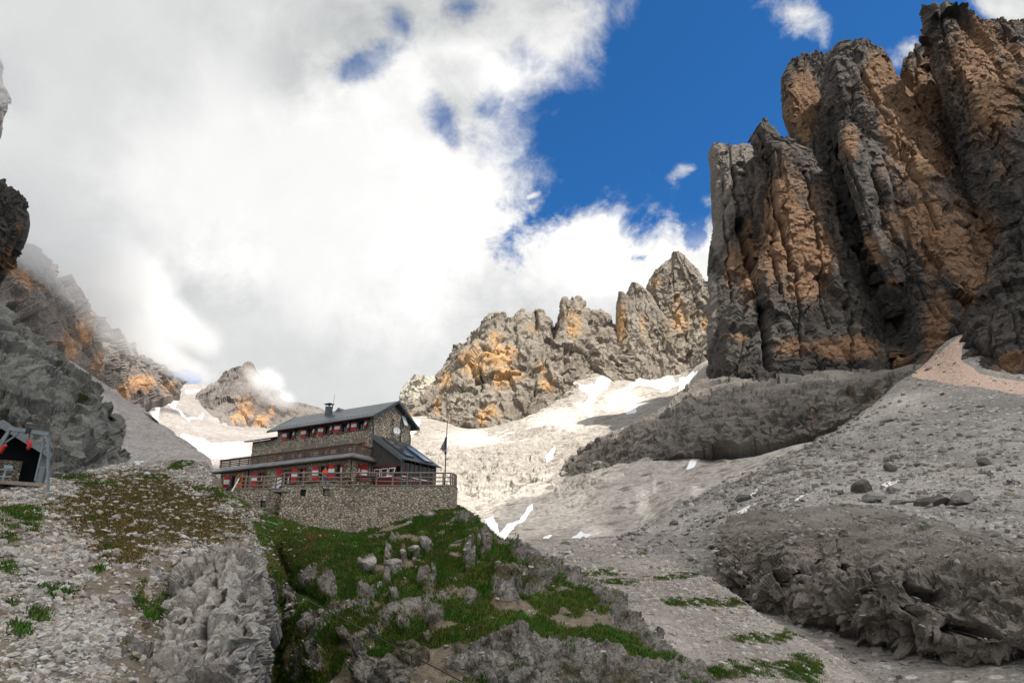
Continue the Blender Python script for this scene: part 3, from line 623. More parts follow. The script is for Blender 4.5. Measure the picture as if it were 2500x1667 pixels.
M[..., 0] = -.25 + .5 * blobs(px, py, [(1240, 1190, 120, 30), (1120, 1130, 80, 40), (1500, 1060, 40, 30, 1.2), (1330, 1180, 60, 30)]) ; M[..., 1] = -.42 + .8 * blobs(px, py, [(1500, 1060, 30, 24)]) + .42 * ledge + .2 * fbm(P, 70, 3, 119)
M[..., 3] = .1 + .15 * fbm(P, 50, 4, 120, sy=.4) + .7 * blobs(px, py, [(1570, 1230, 50, 70), (1600, 1190, 14, 50), (1700, 1200, 40, 40), (1450, 1290, 90, 30), (1180, 1070, 230, 46), (1350, 1030, 160, 60), (1520, 980, 120, 50)]) - .8 * ledge * fbm(P, 10, 3, 108, ridged=True)
tag(sheets('ground', [(P, M)], M_valley), 'pale sunlit valley floor of scree and slabs with snow patches', 'ground', kind='structure')

# ------------------------------------------------------------------ left side: wall in the cloud, scree, pyramid, snow valley
def m3(M, px, py, P):
    M[..., 0] = .28 + .6 * blobs(px, py, [(150, 850, 60, 50), (190, 820, 40, 60, 1.2), (330, 940, 60, 30, 1.4), (300, 960, 40, 30, 1.2), (40, 700, 50, 50, 1.), (400, 950, 30, 30), (230, 890, 30, 40)]) + .2 * fbm(P, 40, 3, 131)
    M[..., 1] = .05 + .6 * blobs(px, py, [(340, 960, 18, 22, 1.5), (255, 900, 22, 50, 1.1), (290, 900, 60, 30, .9), (70, 680, 16, 60)]) ; M[..., 3] = -.1 + .8 * blobs(px, py, [(40, 770, 50, 25), (220, 920, 14, 14)])
lw = [[(-260, 800, 270), (-60, 780, 290), (60, 800, 330), (164, 895, 400), (209, 930, 430), (269, 965, 480), (315, 1000, 540), (358, 985, 590), (393, 975, 640), (440, 965, 700)],
      [(-260, 730, 285), (-60, 715, 310), (60, 725, 350), (150, 820, 420), (209, 860, 455), (269, 905, 510), (315, 940, 565), (358, 945, 610), (395, 950, 660), (440, 955, 715)],
      [(-260, 640, 300), (-60, 650, 325), (60, 675, 370), (139, 735, 440), (209, 800, 480), (269, 860, 535), (315, 890, 590), (358, 910, 635), (400, 930, 680), (446, 945, 730)],
      [(-260, 520, 330), (-60, 550, 360), (30, 590, 395), (110, 640, 465), (190, 725, 505), (260, 800, 560), (315, 842, 615), (365, 876, 655), (410, 905, 700), (452, 932, 755)]]
P, M = face(lw, 130, 42, 9, m3, vert=.25)
P, M = fringe(P, M, top=(-120, 90, 0), bottom=(0, 30, -30), left=(-200, 0, 0))
tag(sheets('mountain', [(P, M)], M_leftwall, False), 'brown rock wall on the left rising into the cloud', 'mountain', kind='structure')
# scree apron under it
rows = [[(-100, 1260, 200), (150, 1250, 210), (300, 1215, 232), (420, 1190, 245), (490, 1172, 252), (530, 1160, 258)],
        [(-100, 1150, 230), (150, 1140, 240), (280, 1130, 268), (400, 1125, 280), (470, 1112, 286), (505, 1112, 290)],
        [(-100, 1000, 262), (150, 990, 275), (260, 1010, 312), (350, 1030, 326), (420, 1056, 328), (448, 1082, 318)],
        [(-100, 860, 290), (100, 870, 305), (200, 925, 338), (260, 962, 350), (320, 992, 358), (358, 1004, 350)],
        [(-100, 800, 298), (100, 840, 325), (200, 905, 352), (260, 945, 366), (310, 978, 374), (352, 1000, 366)]]
px, py, d = grid(rows, 2.3); P = W(px, py, d); P = P + normals(smooth(P, 6)) * (1.8 * fbm(P, 40, 2, 141) + .5 * fbm(P, 14, 1, 142))[..., None]
M = zeros4(px.shape); M[..., 0] = -.1; M[..., 1] = -.6; M[..., 2] = -.3; M[..., 2] = np.where(inpoly(px, py, [(278, 1080), (290, 1095), (300, 1120), (290, 1135), (282, 1110)]), 1., -.3)
P, M = fringe(P, M, right=(6, 30, -30))
tag(sheets('ground', [(P, M)], M_farscree), 'grey scree apron under the left rock wall', 'ground', kind='structure')
# snow valley behind
rows = [[(300, 1300, 230), (470, 1300, 230), (620, 1300, 230), (1000, 1300, 235)], [(300, 1180, 330), (470, 1160, 340), (620, 1150, 350), (1000, 1150, 360)], [(300, 1080, 450), (470, 1090, 460), (620, 1090, 480), (1000, 1090, 500)],
        [(300, 1010, 600), (400, 1020, 590), (500, 1050, 590), (620, 1055, 620), (1000, 1060, 640)], [(300, 985, 700), (380, 970, 700), (450, 975, 740), (520, 1015, 760), (620, 1040, 780), (1000, 1050, 800)],
        [(300, 960, 850), (400, 945, 850), (440, 938, 880), (490, 940, 900), (560, 990, 900), (1000, 1045, 950)]]
px, py, d = grid(rows, 2.3); P = W(px, py, d); P = P + normals(smooth(P, 6)) * (5 * fbm(P, 80, 3, 151) + 1.5 * fbm(P, 30, 1, 152, ridged=True))[..., None]
M = zeros4(px.shape); M[..., 0] = -.2; M[..., 1] = -.6; M[..., 2] = -.3
wob = 4 * fbm(P, 14, 3, 153); wob2 = 3 * fbm(P, 14, 3, 154)
for s in [[(361, 975), (375, 978), (390, 1000), (392, 1008), (383, 1030), (370, 1020), (362, 1010), (380, 1006), (372, 990)], [(393, 970), (420, 968), (448, 960), (435, 975), (430, 990), (455, 1025), (485, 1015), (500, 1008), (495, 1020), (460, 1032), (445, 1022), (415, 992)],
          [(448, 953), (475, 957), (500, 955), (480, 965), (455, 962)], [(440, 1055), (490, 1065), (540, 1085), (575, 1075), (600, 1090), (620, 1110), (560, 1125), (480, 1120), (450, 1085)]]:
    M[..., 2] = np.where(inpoly(px + wob, py + wob2, s), .95, M[..., 2])
M[..., 2] = smooth(M[..., 2], 1); M[..., 3] = .1 + .7 * blobs(px, py, [(540, 1100, 120, 30)])
P, M = fringe(P, M, top=(0, 200, -60))
tag(sheets('ground', [(P, M)], M_farscree), 'far hollow with dirty snow left of the house roof', 'ground', kind='structure')
def m4(M, px, py, P):
    M[..., 0] = .1 + .75 * blobs(px, py, [(600, 1000, 40, 50, 1.2), (640, 1030, 40, 50), (575, 1020, 20, 40), (665, 1000, 20, 40, .9)]) + .2 * fbm(P, 60, 3, 161); M[..., 1] = -.1; M[..., 3] = -.2
rows = [[(440, 1030, 720), (500, 1062, 690), (560, 1078, 680), (640, 1085, 690), (740, 1085, 720), (980, 1085, 760)], [(445, 1000, 770), (510, 1010, 745), (570, 1030, 735), (640, 1035, 745), (740, 1040, 780), (980, 1055, 830)],
        [(460, 975, 800), (520, 965, 795), (580, 960, 785), (640, 975, 795), (740, 1000, 850), (980, 1045, 900)], [(485, 948, 830), (502, 941, 830), (552, 912, 830), (575, 896, 828), (592, 886, 826), (603, 884, 825), (614, 888, 826), (632, 911, 832), (657, 937, 840), (700, 985, 870), (772, 997, 920), (791, 1008, 930), (980, 1042, 960)]]
P, M = face(rows, 160, 50, 6, m4, vert=.35)
px, py, d = grid(rows, 2.2); wob = 3 * fbm(P[:px.shape[0], :px.shape[1]], 14, 3, 163)
P, M = fringe(P, M, top=(0, 160, -90))
tag(sheets('mountain', [(P, M)], M_leftwall, False), 'small pyramid peak with a wisp of cloud behind the house', 'mountain', kind='structure')
# near karst slab on the left
rows = [[(-320, 1240, 88), (-100, 1235, 92), (60, 1225, 98), (180, 1205, 105), (262, 1180, 116), (300, 1165, 124)],
        [(-320, 1130, 98), (-100, 1130, 102), (60, 1120, 108), (180, 1110, 114), (250, 1100, 124), (292, 1112, 132)],
        [(-320, 1000, 112), (-100, 1000, 116), (60, 1000, 122), (170, 1010, 128), (230, 1015, 136), (272, 1040, 144)],
        [(-320, 850, 132), (-100, 860, 136), (40, 880, 140), (130, 930, 146), (200, 960, 152), (262, 1000, 158)],
        [(-320, 740, 156), (-100, 750, 160), (0, 765, 164), (60, 812, 168), (130, 868, 170), (200, 932, 168), (240, 968, 168)],
        [(-320, 690, 175), (-100, 715, 178), (0, 745, 180), (40, 790, 182), (105, 834, 183), (165, 888, 182), (205, 928, 178), (232, 955, 174)]]
px, py, d = grid(rows, 2.0); P = W(px, py, d); N = normals(smooth(P, 6))
f1, f2, _ = worley(P, 4.2, 5, sx=.9, sz=.55)
dp = 2.0 * fbm(P, 26, 4, 171) + 1.3 * fbm(P, 9, 4, 172, sz=.5, ridged=True) + 1.7 * facet(P, 6., 176, .5) + .9 * facet(P, 2.6, 177, .6) - .6 * sstep(.16, .0, f2 - f1)
P = P + N * dp[..., None]
M = zeros4(px.shape); M[..., 0] = -.2 + .25 * fbm(P, 20, 3, 173); M[..., 1] = .12 + .3 * fbm(P, 8, 3, 174, sz=.3); M[..., 3] = -.25
M[..., 2] = -.05 + .5 * fbm(P, 10, 4, 175) + .6 * blobs(px, py, [(140, 900, 60, 22), (90, 880, 50, 26), (30, 790, 26, 14), (60, 930, 40, 40, .7), (190, 985, 40, 20)])
P, M = fringe(P, M, top=(0, 40, -20), right=(-5, 40, -6), left=(-60, 0, 0))
tag(sheets('cliff', [(P, M)], M_karst, False), 'grey karst slope with plants behind the cable hut', 'cliff', kind='structure')
px, py, d = pillar([(1018, 262, 284, 150, 4), (1030, 258, 298, 149, 6), (1050, 255, 305, 147, 8), (1075, 255, 300, 145, 8), (1110, 255, 285, 143, 8)], 2.)
P = rockify(W(px, py, d), 6, 1.3, 181, 5); M = zeros4(px.shape); M[..., 2] = -.3
tag(sheets('boulder', [fringe(P, M, top=(0, 8, -2), left=(0, 6, 0), right=(0, 6, 0))], M_karst, False), 'grey rock bulge at the right foot of the karst slope', 'rock')
# overhanging crag at the left border and the wall lost in the cloud above it
px, py, d = pillar([(440, -330, -30, 190, 10), (456, -350, 4, 188, 18), (475, -370, 46, 186, 26), (500, -380, 63, 184, 32), (545, -390, 70, 182, 34), (600, -390, 58, 184, 34), (640, -400, 34, 188, 34), (690, -400, 2, 196, 34), (760, -420, -20, 200, 34), (900, -420, -40, 200, 30)], 2.2)
P = rockify(W(px, py, d), 22, 4.2, 191, 6, .5); M = zeros4(px.shape); M[..., 0] = -.1 + 1. * blobs(px, py, [(20, 640, 40, 60, 1.3), (55, 560, 14, 30, 1.2)]); M[..., 1] = .1; M[..., 3] = -.3
tag(sheets('cliff', [fringe(P, M, top=(-20, 60, -20), right=(0, 60, 0), left=(-80, 0, 0))], M_massif, False), 'dark overhanging crag at the left edge below the cloud', 'cliff', kind='structure')
px, py, d = pillar([(-80, -330, -60, 420, 30), (60, -350, -30, 415, 30), (180, -360, 2, 410, 30), (240, -370, 22, 405, 30), (275, -380, 12, 400, 30), (330, -390, 2, 398, 30), (360, -390, -6, 398, 30), (480, -400, -20, 395, 30)], 3.)
P = rockify(W(px, py, d), 30, 5, 195, 4, .5); M = zeros4(px.shape); M[..., 3] = .3
tag(sheets('cliff', [fringe(P, M, top=(-20, 60, -20), right=(0, 60, 0))], M_leftwall, False), 'faint rock wall fading in the cloud at the top left', 'cliff', kind='structure')

# ------------------------------------------------------------------ right talus, gully and the slab meadow in front of it
rows = [[(1120, 1420, 120), (1400, 1420, 118), (1600, 1470, 112), (1800, 1580, 98), (1950, 1680, 88), (2130, 1760, 78), (2500, 1800, 66), (2800, 1800, 60)],
        [(1150, 1350, 170), (1400, 1345, 170), (1600, 1400, 150), (1800, 1490, 126), (1950, 1580, 110), (2130, 1660, 96), (2500, 1700, 80), (2800, 1700, 72)],
        [(1200, 1335, 205), (1400, 1330, 205), (1600, 1340, 185), (1800, 1400, 158), (1950, 1480, 132), (2130, 1540, 116), (2500, 1580, 98), (2800, 1570, 90)],
        [(1300, 1335, 215), (1450, 1328, 218), (1620, 1295, 214), (1800, 1290, 190), (1950, 1290, 168), (2130, 1290, 156), (2500, 1300, 140), (2800, 1290, 130)],
        [(1360, 1336, 222), (1470, 1325, 226), (1640, 1250, 232), (1800, 1195, 232), (1950, 1160, 226), (2130, 1150, 214), (2500, 1150, 190), (2800, 1130, 178)],
        [(1370, 1340, 232), (1480, 1324, 236), (1661, 1236, 245), (1800, 1172, 256), (1930, 1112, 272), (2083, 1040, 292), (2250, 1020, 276), (2500, 1040, 244), (2800, 1020, 230)],
        [(1375, 1346, 242), (1485, 1326, 246), (1661, 1232, 256), (1800, 1168, 270), (1910, 1118, 288), (2033, 1057, 312), (2130, 990, 330), (2232, 912, 345), (2340, 895, 318), (2400, 930, 296), (2500, 955, 280), (2800, 950, 260)],
        [(1378, 1352, 252), (1490, 1334, 256), (1661, 1242, 268), (1800, 1178, 284), (1910, 1126, 304), (2033, 1064, 330), (2130, 990, 350), (2240, 903, 360), (2352, 818, 338), (2420, 850, 326), (2500, 900, 300), (2800, 900, 275)]]
px, py, d = grid(rows, 2.1); P = W(px, py, d); N = normals(smooth(P, 6))
near = sstep(230, 90, P[..., 1])
f1, f2, cid = worley(P, 2.6, 7); f1b, _, cidb = worley(P, 6.5, 8)
dp = 1.2 * fbm(P, 34, 5, 201) + .35 * fbm(P, 5, 3, 202)
st = np.where(cid > .72, np.sqrt(np.clip(.30 - f1, 0, 1)) * 1.5, 0) + np.where(cidb > .86, np.sqrt(np.clip(.28 - f1b, 0, 1)) * 3.2, 0)
dp = dp + st * (.25 + .75 * sstep(1000, 1150, py)) * sstep(1620, 1400, py + 0 * px)
P = P + N * dp[..., None]
M = zeros4(px.shape)
M[..., 0] = np.where(inpoly(px, py + 3 * fbm(P, 10, 3, 203), [(2225, 918), (2232, 908), (2355, 815), (2347, 880), (2392, 912), (2520, 935), (2840, 900), (2840, 985), (2500, 966), (2400, 950), (2300, 935)]), 1.1, -.4)
M[..., 0] = np.maximum(M[..., 0], -.05 + .45 * blobs(px, py, [(2270, 1060, 18, 90, .8), (2400, 1090, 20, 90, .8), (2330, 1150, 30, 60, .6)]))
M[..., 1] = -.7 + 1. * blobs(px, py, [(2390, 1265, 50, 20, 1.1), (2000, 1520, 40, 30), (2150, 1600, 60, 60, .7), (1500, 1360, 60, 12), (2300, 1640, 60, 40, .8), (1560, 1380, 60, 20, .9)])
M[..., 3] = -.10 + .45 * fbm(P, 40, 4, 206, sx=1.3, sy=.25, sz=.25) + .6 * blobs(px, py, [(2200, 980, 170, 70), (1560, 1290, 140, 40), (1800, 1170, 120, 40)])
M[..., 2] = -.4
for s in [[(2145, 1185), (2165, 1170), (2200, 1168), (2175, 1180), (2160, 1190)], [(1830, 1200), (1850, 1185), (1865, 1170), (1845, 1205), (1832, 1212)], [(1775, 1270), (1800, 1250), (1830, 1235), (1850, 1225), (1820, 1252), (1790, 1272)], [(1938, 1225), (1960, 1208), (1975, 1203), (1950, 1222)]]:
    M[..., 2] = np.where(inpoly(px + 3 * fbm(P, 3, 2, 205), py, s), 1., M[..., 2])
talusP, talusPX, talusPY = P, px, py
P, M = fringe(P, M, top=(0, 60, -40), right=(40, 0, 10))
tag(sheets('ground', [(P, M)], M_talus), 'grey talus slope and gully under the massif on the right', 'ground', kind='structure')
# slab meadow
rows = [[(1150, 1800, 50), (1500, 1790, 54), (1800, 1790, 56), (2200, 1790, 58)], [(1150, 1600, 62), (1500, 1600, 66), (1750, 1620, 68), (2150, 1690, 68)],
        [(1160, 1450, 86), (1400, 1455, 88), (1600, 1470, 88), (1800, 1530, 86), (2090, 1660, 76)], [(1180, 1370, 118), (1350, 1370, 120), (1500, 1390, 118), (1700, 1445, 108), (1840, 1510, 97), (2075, 1640, 80)],
        [(1200, 1330, 150), (1249, 1326, 152), (1358, 1320, 156), (1404, 1318, 157), (1464, 1321, 156), (1497, 1331, 152), (1546, 1345, 146), (1602, 1364, 138), (1662, 1387, 128), (1760, 1430, 114), (1826, 1480, 104), (1905, 1539, 95), (1985, 1579, 89), (2064, 1625, 83)],
        [(1210, 1335, 160), (1260, 1331, 162), (1365, 1325, 166), (1410, 1323, 167), (1470, 1326, 166), (1503, 1336, 162), (1552, 1350, 156), (1610, 1370, 147), (1670, 1394, 136), (1768, 1438, 121), (1834, 1488, 110), (1912, 1548, 100), (1992, 1588, 93), (2070, 1634, 87)]]
px, py, d = grid(rows, 2.0); P = W(px, py, d); N = normals(smooth(P, 6))
f1, f2, cid = worley(P, 1.6, 9)
dp = .55 * fbm(P, 16, 5, 211) + .30 * fbm(P, 3.4, 4, 212, sx=.5, sy=1.6, ridged=True) + np.where(cid > .8, np.sqrt(np.clip(.3 - f1, 0, 1)) * .8, 0)
P = P + N * dp[..., None]
M = zeros4(px.shape); M[..., 0] = -.2 + .5 * blobs(px, py, [(1700, 1570, 250, 60, .8)])
M[..., 1] = .13 + .85 * fbm(P, 11, 4, 213, sx=.6, sy=1.5) + .9 * blobs(px, py, [(1495, 1395, 40, 12), (1420, 1410, 40, 10), (1330, 1370, 60, 10, .8), (1640, 1410, 70, 12, .9), (1880, 1560, 110, 14, 1.), (1700, 1470, 120, 14, .8), (1780, 1640, 100, 26, 1.1), (1960, 1630, 50, 40, .9), (1520, 1420, 100, 8, .8), (1580, 1350, 50, 8, .9), (1380, 1330, 30, 7)])
M[..., 2] = -.5; M[..., 3] = -.1 + .3 * fbm(P, 8, 3, 214)
meadowP, meadowM, meadowN = P, M.copy(), N
P, M = fringe(P, M, top=(0, 12, -8), right=(8, 8, -6))
tag(sheets('ground', [(P, M)], M_meadow), 'stony sloping meadow right of the grassy knoll', 'ground', kind='structure')
# rock dome on the right
rows = [[(1755, 1440, 138), (1860, 1500, 128), (2000, 1520, 118), (2150, 1560, 108), (2300, 1590, 100), (2500, 1620, 92), (2800, 1640, 84)],
        [(1745, 1400, 140), (1850, 1440, 127), (2000, 1490, 116), (2150, 1520, 106), (2300, 1545, 98), (2500, 1575, 90), (2800, 1590, 83)],
        [(1745, 1350, 143), (1850, 1385, 131), (2000, 1420, 119), (2150, 1440, 109), (2300, 1460, 101), (2500, 1480, 94), (2800, 1480, 86)],
        [(1750, 1300, 150), (1850, 1310, 139), (2000, 1330, 127), (2150, 1345, 117), (2300, 1370, 108), (2500, 1400, 100), (2800, 1400, 92)],
        [(1775, 1275, 165), (1850, 1266, 158), (2000, 1264, 148), (2150, 1270, 140), (2300, 1298, 130), (2500, 1352, 114), (2800, 1356, 104)],
        [(1800, 1258, 180), (1860, 1245, 176), (1980, 1238, 170), (2100, 1238, 165), (2250, 1265, 152), (2400, 1310, 136), (2500, 1335, 126), (2800, 1330, 116)]]
px, py, d = grid(rows, 2.0); P = W(px, py, d); N = normals(smooth(P, 6))
lo = sstep(1300, 1430, py - (px - 2000) * .06)
f1, f2, cid = worley(P, 5.0, 12, sz=.8); g1, g2, gid = worley(P, 2.0, 13)
dp = 1.1 * fbm(P, 18, 4, 221) + lo * (1.1 * facet(P, 8., 226, .9) + .7 * facet(P, 3.4, 227, .9) + 2.2 * (.5 - f1) + .9 * (.5 - g1) + 1.5 * fbm(P, 9, 4, 222, sz=.45, ridged=True)) + (.25 + .75 * lo) * (.7 * facet(P, 1.5, 228, 1.1) + .35 * fbm(P, 3, 4, 223, ridged=True)) + .5 * facet(P, 5, 229, 3.) * (1 - lo)
hol = fbm(P, 7., 4, 233, sz=.9)
dp = dp - lo * 3.2 * sstep(.22, .55, hol) + (1 - lo) * .9 * fbm(P, 9, 3, 234)
P = P + N * dp[..., None]
wq, wr2 = 10 * fbm(P, 5, 3, 230), 10 * fbm(P, 5, 3, 231)
carve(P, px + wq, py + wr2, [([(1925, 1432), (1985, 1405), (2005, 1380)], 9, 6), ([(1930, 1425), (1900, 1415)], 6, 5), ([(2070, 1400), (2115, 1398)], 7, 6), ([(2195, 1445), (2200, 1405)], 5, 7), ([(2230, 1450), (2300, 1445)], 7, 5), ([(2320, 1532), (2400, 1550), (2520, 1575)], 9, 8), ([(2420, 1480), (2460, 1475)], 7, 6), ([(2130, 1480), (2190, 1465)], 6, 5), ([(2230, 1500), (2260, 1512)], 6, 6), ([(1960, 1400), (1965, 1440)], 4, 4), ([(2050, 1300), (2060, 1380)], 3, 2), ([(2140, 1380), (2145, 1440)], 4, 4)])
M = zeros4(px.shape); M[..., 0] = -.15 + .3 * fbm(P, 14, 3, 224) * lo; M[..., 1] = .05 + .28 * lo + .35 * fbm(P, 5, 4, 232, sz=.4); M[..., 3] = -.3 + .7 * lo * fbm(P, 5, 3, 225) + (1 - lo) * (.42 + .3 * fbm(P, 4, 3, 235))
M[..., 2] = -.3 + 1.1 * blobs(px, py, [(2255, 1285, 60, 24, 1.1), (2060, 1240, 30, 8, 1.1), (1865, 1255, 30, 8), (1887, 1305, 10, 10), (2240, 1350, 12, 20, .8)])
domeP, domeLO = P, lo
P, M = fringe(P, M, top=(0, 16, -6), left=(4, 20, -2), bottom=(0, 10, -6))
tag(sheets('cliff', [(P, M)], M_dome, False), 'dark rounded rock dome with hollows at the lower right', 'cliff', kind='structure')
# ------------------------------------------------------------------ near hill that carries the house
#         columns: px -> (py, d) from the bottom of the picture up to the ridge, then over it
cols = [(-260, [(1800, 12), (1560, 18.5), (1400, 27), (1290, 38), (1205, 52), (1185, 60)]),
        (0,    [(1790, 13), (1560, 19), (1400, 27), (1280, 40), (1195, 54), (1172, 62)]),
        (130,  [(1790, 13.6), (1560, 19.6), (1400, 28), (1270, 43), (1185, 58), (1168, 68)]),
        (210,  [(1790, 14), (1560, 20), (1400, 28.5), (1260, 46), (1165, 66), (1150, 76)]),
        (290,  [(1790, 15), (1560, 21), (1400, 29.5), (1255, 48), (1150, 74), (1134, 88)]),
        (420,  [(1790, 17), (1560, 24), (1400, 33), (1260, 50), (1150, 78), (1124, 92)]),
        (500,  [(1790, 20.5), (1560, 26.5), (1400, 35.5), (1264, 51), (1168, 72), (1128, 86)]),
        (545,  [(1790, 23), (1560, 29), (1400, 37.5), (1266, 52), (1204, 63), (1196, 76)]),
        (600,  [(1790, 30), (1560, 35), (1400, 42), (1272, 54), (1232, 61.6), (1222, 70)]),
        (655,  [(1790, 40), (1560, 44), (1400, 49), (1296, 55.5), (1257, 61), (1238, 70)]),
        (700,  [(1790, 41), (1560, 44.5), (1400, 50), (1310, 56), (1272, 62), (1246, 70)]),
        (760,  [(1790, 36), (1560, 41), (1400, 49), (1320, 56), (1292, 62.3), (1262, 70)]),
        (860,  [(1790, 34), (1560, 39), (1400, 48), (1330, 55), (1300, 62.3), (1270, 70)]),
        (1000, [(1790, 32), (1560, 37), (1400, 47), (1320, 55), (1272, 62.2), (1252, 70)]),
        (1090, [(1790, 31), (1560, 36), (1400, 46), (1315, 54), (1250, 62), (1235, 68)]),
        (1130, [(1790, 31), (1560, 36), (1420, 44.5), (1330, 52), (1262, 59), (1238, 65)]),
        (1170, [(1790, 31), (1560, 36), (1430, 44), (1350, 50.5), (1292, 57), (1268, 62)]),
        (1245, [(1790, 31), (1580, 35.5), (1450, 43), (1380, 48.5), (1345, 53), (1320, 58)]),
        (1330, [(1790, 31), (1600, 35.5), (1490, 41.5), (1430, 46), (1400, 49.5), (1379, 54)]),
        (1430, [(1790, 31), (1630, 35.5), (1540, 40), (1490, 43.5), (1468, 46.5), (1450, 50)]),
        (1520, [(1790, 31), (1660, 35), (1590, 38.5), (1550, 41.5), (1532, 44), (1518, 47)]),
        (1640, [(1790, 32), (1710, 34.5), (1670, 37), (1640, 39.5), (1628, 41.5), (1616, 44)]),
        (1760, [(1800, 33), (1770, 34), (1750, 35.5), (1735, 37), (1728, 38.5), (1720, 41)])]
NPT = 6
XC = np.array([c[0] for c in cols], float)
nu = int((XC[-1] - XC[0]) / 1.9)
# dense where the picture is: columns evenly in px
xs = np.linspace(XC[0], XC[-1], nu)
Ys = np.stack([pchip(XC, np.array([[c[1][k][0], math.log(c[1][k][1])] for c in cols]), xs) for k in range(NPT)], 0)   # k, nu, 2
tk = np.array([0, .38, .62, .82, .94, 1.0])
nv = 380
Tt = np.linspace(0, 1, nv)
F = pchip(tk, Ys.reshape(NPT, -1), Tt).reshape(nv, nu, 2)
px = np.repeat(xs[None], nv, 0); py = F[..., 0]; d = np.exp(F[..., 1])
P = W(px, py, d); N = normals(smooth(P, 10))
# what grows where
ROCKS = [(758, 1420, 32, 32, 1.3), (803, 1438, 34, 28, 1.3), (713, 1470, 26, 70, 1.5), (893, 1390, 34, 18, 1.2), (949, 1361, 20, 24, 1.4), (960, 1396, 26, 22, 1.4), (987, 1370, 12, 12, 1.2), (1017, 1361, 18, 16, 1.3), (1045, 1340, 20, 26, 1.4),
         (1041, 1422, 34, 20, 1.2), (1061, 1409, 10, 24, 1.3), (946, 1419, 14, 10, 1.2), (892, 1450, 30, 26, 1.1), (1145, 1376, 20, 38, 1.2), (1059, 1494, 38, 38, 1.3), (963, 1465, 16, 14), (984, 1519, 24, 18, 1.2), (940, 1512, 18, 12, 1.1),
         (916, 1546, 16, 12, 1.1), (1044, 1552, 14, 12, 1.1), (883, 1592, 22, 36, 1.3), (847, 1567, 26, 20), (779, 1611, 26, 46, 1.1), (928, 1640, 110, 60, 1.2), (1010, 1596, 70, 40, 1.), (1190, 1620, 90, 60, 1.2), (1270, 1590, 80, 70, 1.2),
         (1240, 1440, 60, 60, .9), (1280, 1370, 60, 30, 1.1), (1320, 1430, 60, 30, 1.2), (890, 1280, 22, 14, 1.2), (1050, 1258, 26, 14, 1.1), (920, 1312, 36, 10, .9), (1180, 1340, 30, 50, .8), (1150, 1450, 24, 24, .8), (880, 1490, 40, 14, .7), (660, 1520, 30, 60, .9), (960, 1320, 20, 10, .6), (860, 1290, 60, 12, .6)]
ROCKS = [(r[0], r[1], r[2] * .82, r[3] * .82) + tuple(r[4:]) for r in ROCKS]
rb = blobs(px, py, ROCKS)
right = sstep(1200, 1300, px + (py - 1450) * .5) * sstep(1345, 1400, py)
edge_d = py - np.interp(px, XC, [c[1][4][0] for c in cols])
strip = sstep(6, 20, edge_d) * sstep(80, 40, edge_d) * sstep(1300, 1400, px)       # turf strip behind the rocky edge
n_a = fbm(P, 5.5, 4, 301); n_b = fbm(P, 1.8, 4, 302)
low = sstep(1560, 1640, py) * sstep(760, 840, px)
rock = rb * 1.0 + .35 * n_a + .2 * n_b
rock = np.maximum(rock, right * .50 + .75 * n_a + .35 * n_b - .75 * strip * right - .16)
rock = np.maximum(rock, low * .36 + .75 * n_a + .25 * n_b - .14)
rock = np.where(px < 640, np.minimum(rock, .9 * blobs(px, py, [(300, 1450, 60, 40, .7), (345, 1490, 40, 50, .9), (225, 1455, 26, 22, .9), (390, 1580, 70, 40, .9), (380, 1400, 30, 30, .9), (330, 1580, 60, 50, .7), (520, 1120, 40, 30, 1.2), (560, 1130, 60, 30, 1.)]) + .2 * n_b), rock)
rk = sstep(.02, .32, rock)
w1, w2, wid = worley(P, 1.5, 21, sx=1., sz=.6); v1, v2, vid = worley(P, .62, 22, sz=.8)
relief = .55 * (.62 - w1) + .36 * facet(P, 1.6, 23, .9) + .24 * facet(P, .7, 24, .9) + .24 * fbm(P, 1.6, 4, 303, sz=.8, ridged=True) + .12 * fbm(P, .5, 3, 305, ridged=True)
dp = .75 * fbm(P, 9, 4, 304) * sstep(1180, 1300, py) + .10 * fbm(P, 1.2, 3, 306)
terr = fbm(P, 3.2, 3, 307, sz=2.)                 # small turf terraces
dp = dp + .22 * terr * sstep(640, 720, px) + rk * (.22 + relief * 1.1)
scale_d = np.clip(P[..., 1] / 45, .35, 1.2)
wallzone = sstep(660, 700, px) * sstep(1130, 1100, px) * sstep(50, 20, edge_d)
dp = dp * scale_d * (1 - .8 * wallzone)
P = P + N * dp[..., None]
# dark gully between the pale crag and the knoll
c = np.zeros(px.shape)
for pts, wd_, dep in [([(668, 1330), (690, 1400), (668, 1480), (660, 1560), (655, 1700)], 22, 3.0), ([(735, 1395), (725, 1440)], 12, 1.6), ([(690, 1420), (790, 1470)], 9, 1.2)]: c += dep * np.exp(-(linedist(px, py, pts) / wd_) ** 2)
P = P + np.stack([0 * c, c, -.35 * c], -1)
M = zeros4(px.shape)
g = sstep(610, 690, px + 30 * n_a)                                    # turf begins
lgr = blobs(px, py, [(60, 1270, 70, 50, 1.), (20, 1255, 60, 20, .9), (30, 1310, 40, 30, .8), (130, 1440, 60, 24, .8), (100, 1490, 40, 30, .9), (410, 1400, 60, 30, 1.), (390, 1480, 50, 40, 1.), (30, 1460, 20, 16), (240, 1390, 14, 14), (230, 1270, 14, 10), (560, 1205, 60, 26, 1.2), (590, 1225, 40, 16, 1.2), (650, 1300, 40, 60, 1.2), (450, 1130, 40, 14, .9), (380, 1165, 70, 10, 1.), (180, 1165, 70, 12, 1.), (240, 1180, 90, 8, .9), (610, 1160, 30, 20), (40, 1550, 50, 40, .8), (50, 1620, 40, 30, .7), (430, 1140, 30, 14, 1.2), (490, 1195, 60, 14, .8), (255, 1295, 14, 10), (260, 1350, 20, 16, .9), (345, 1440, 20, 40, .9), (500, 1640, 20, 24), (20, 1400, 40, 24, .8)])
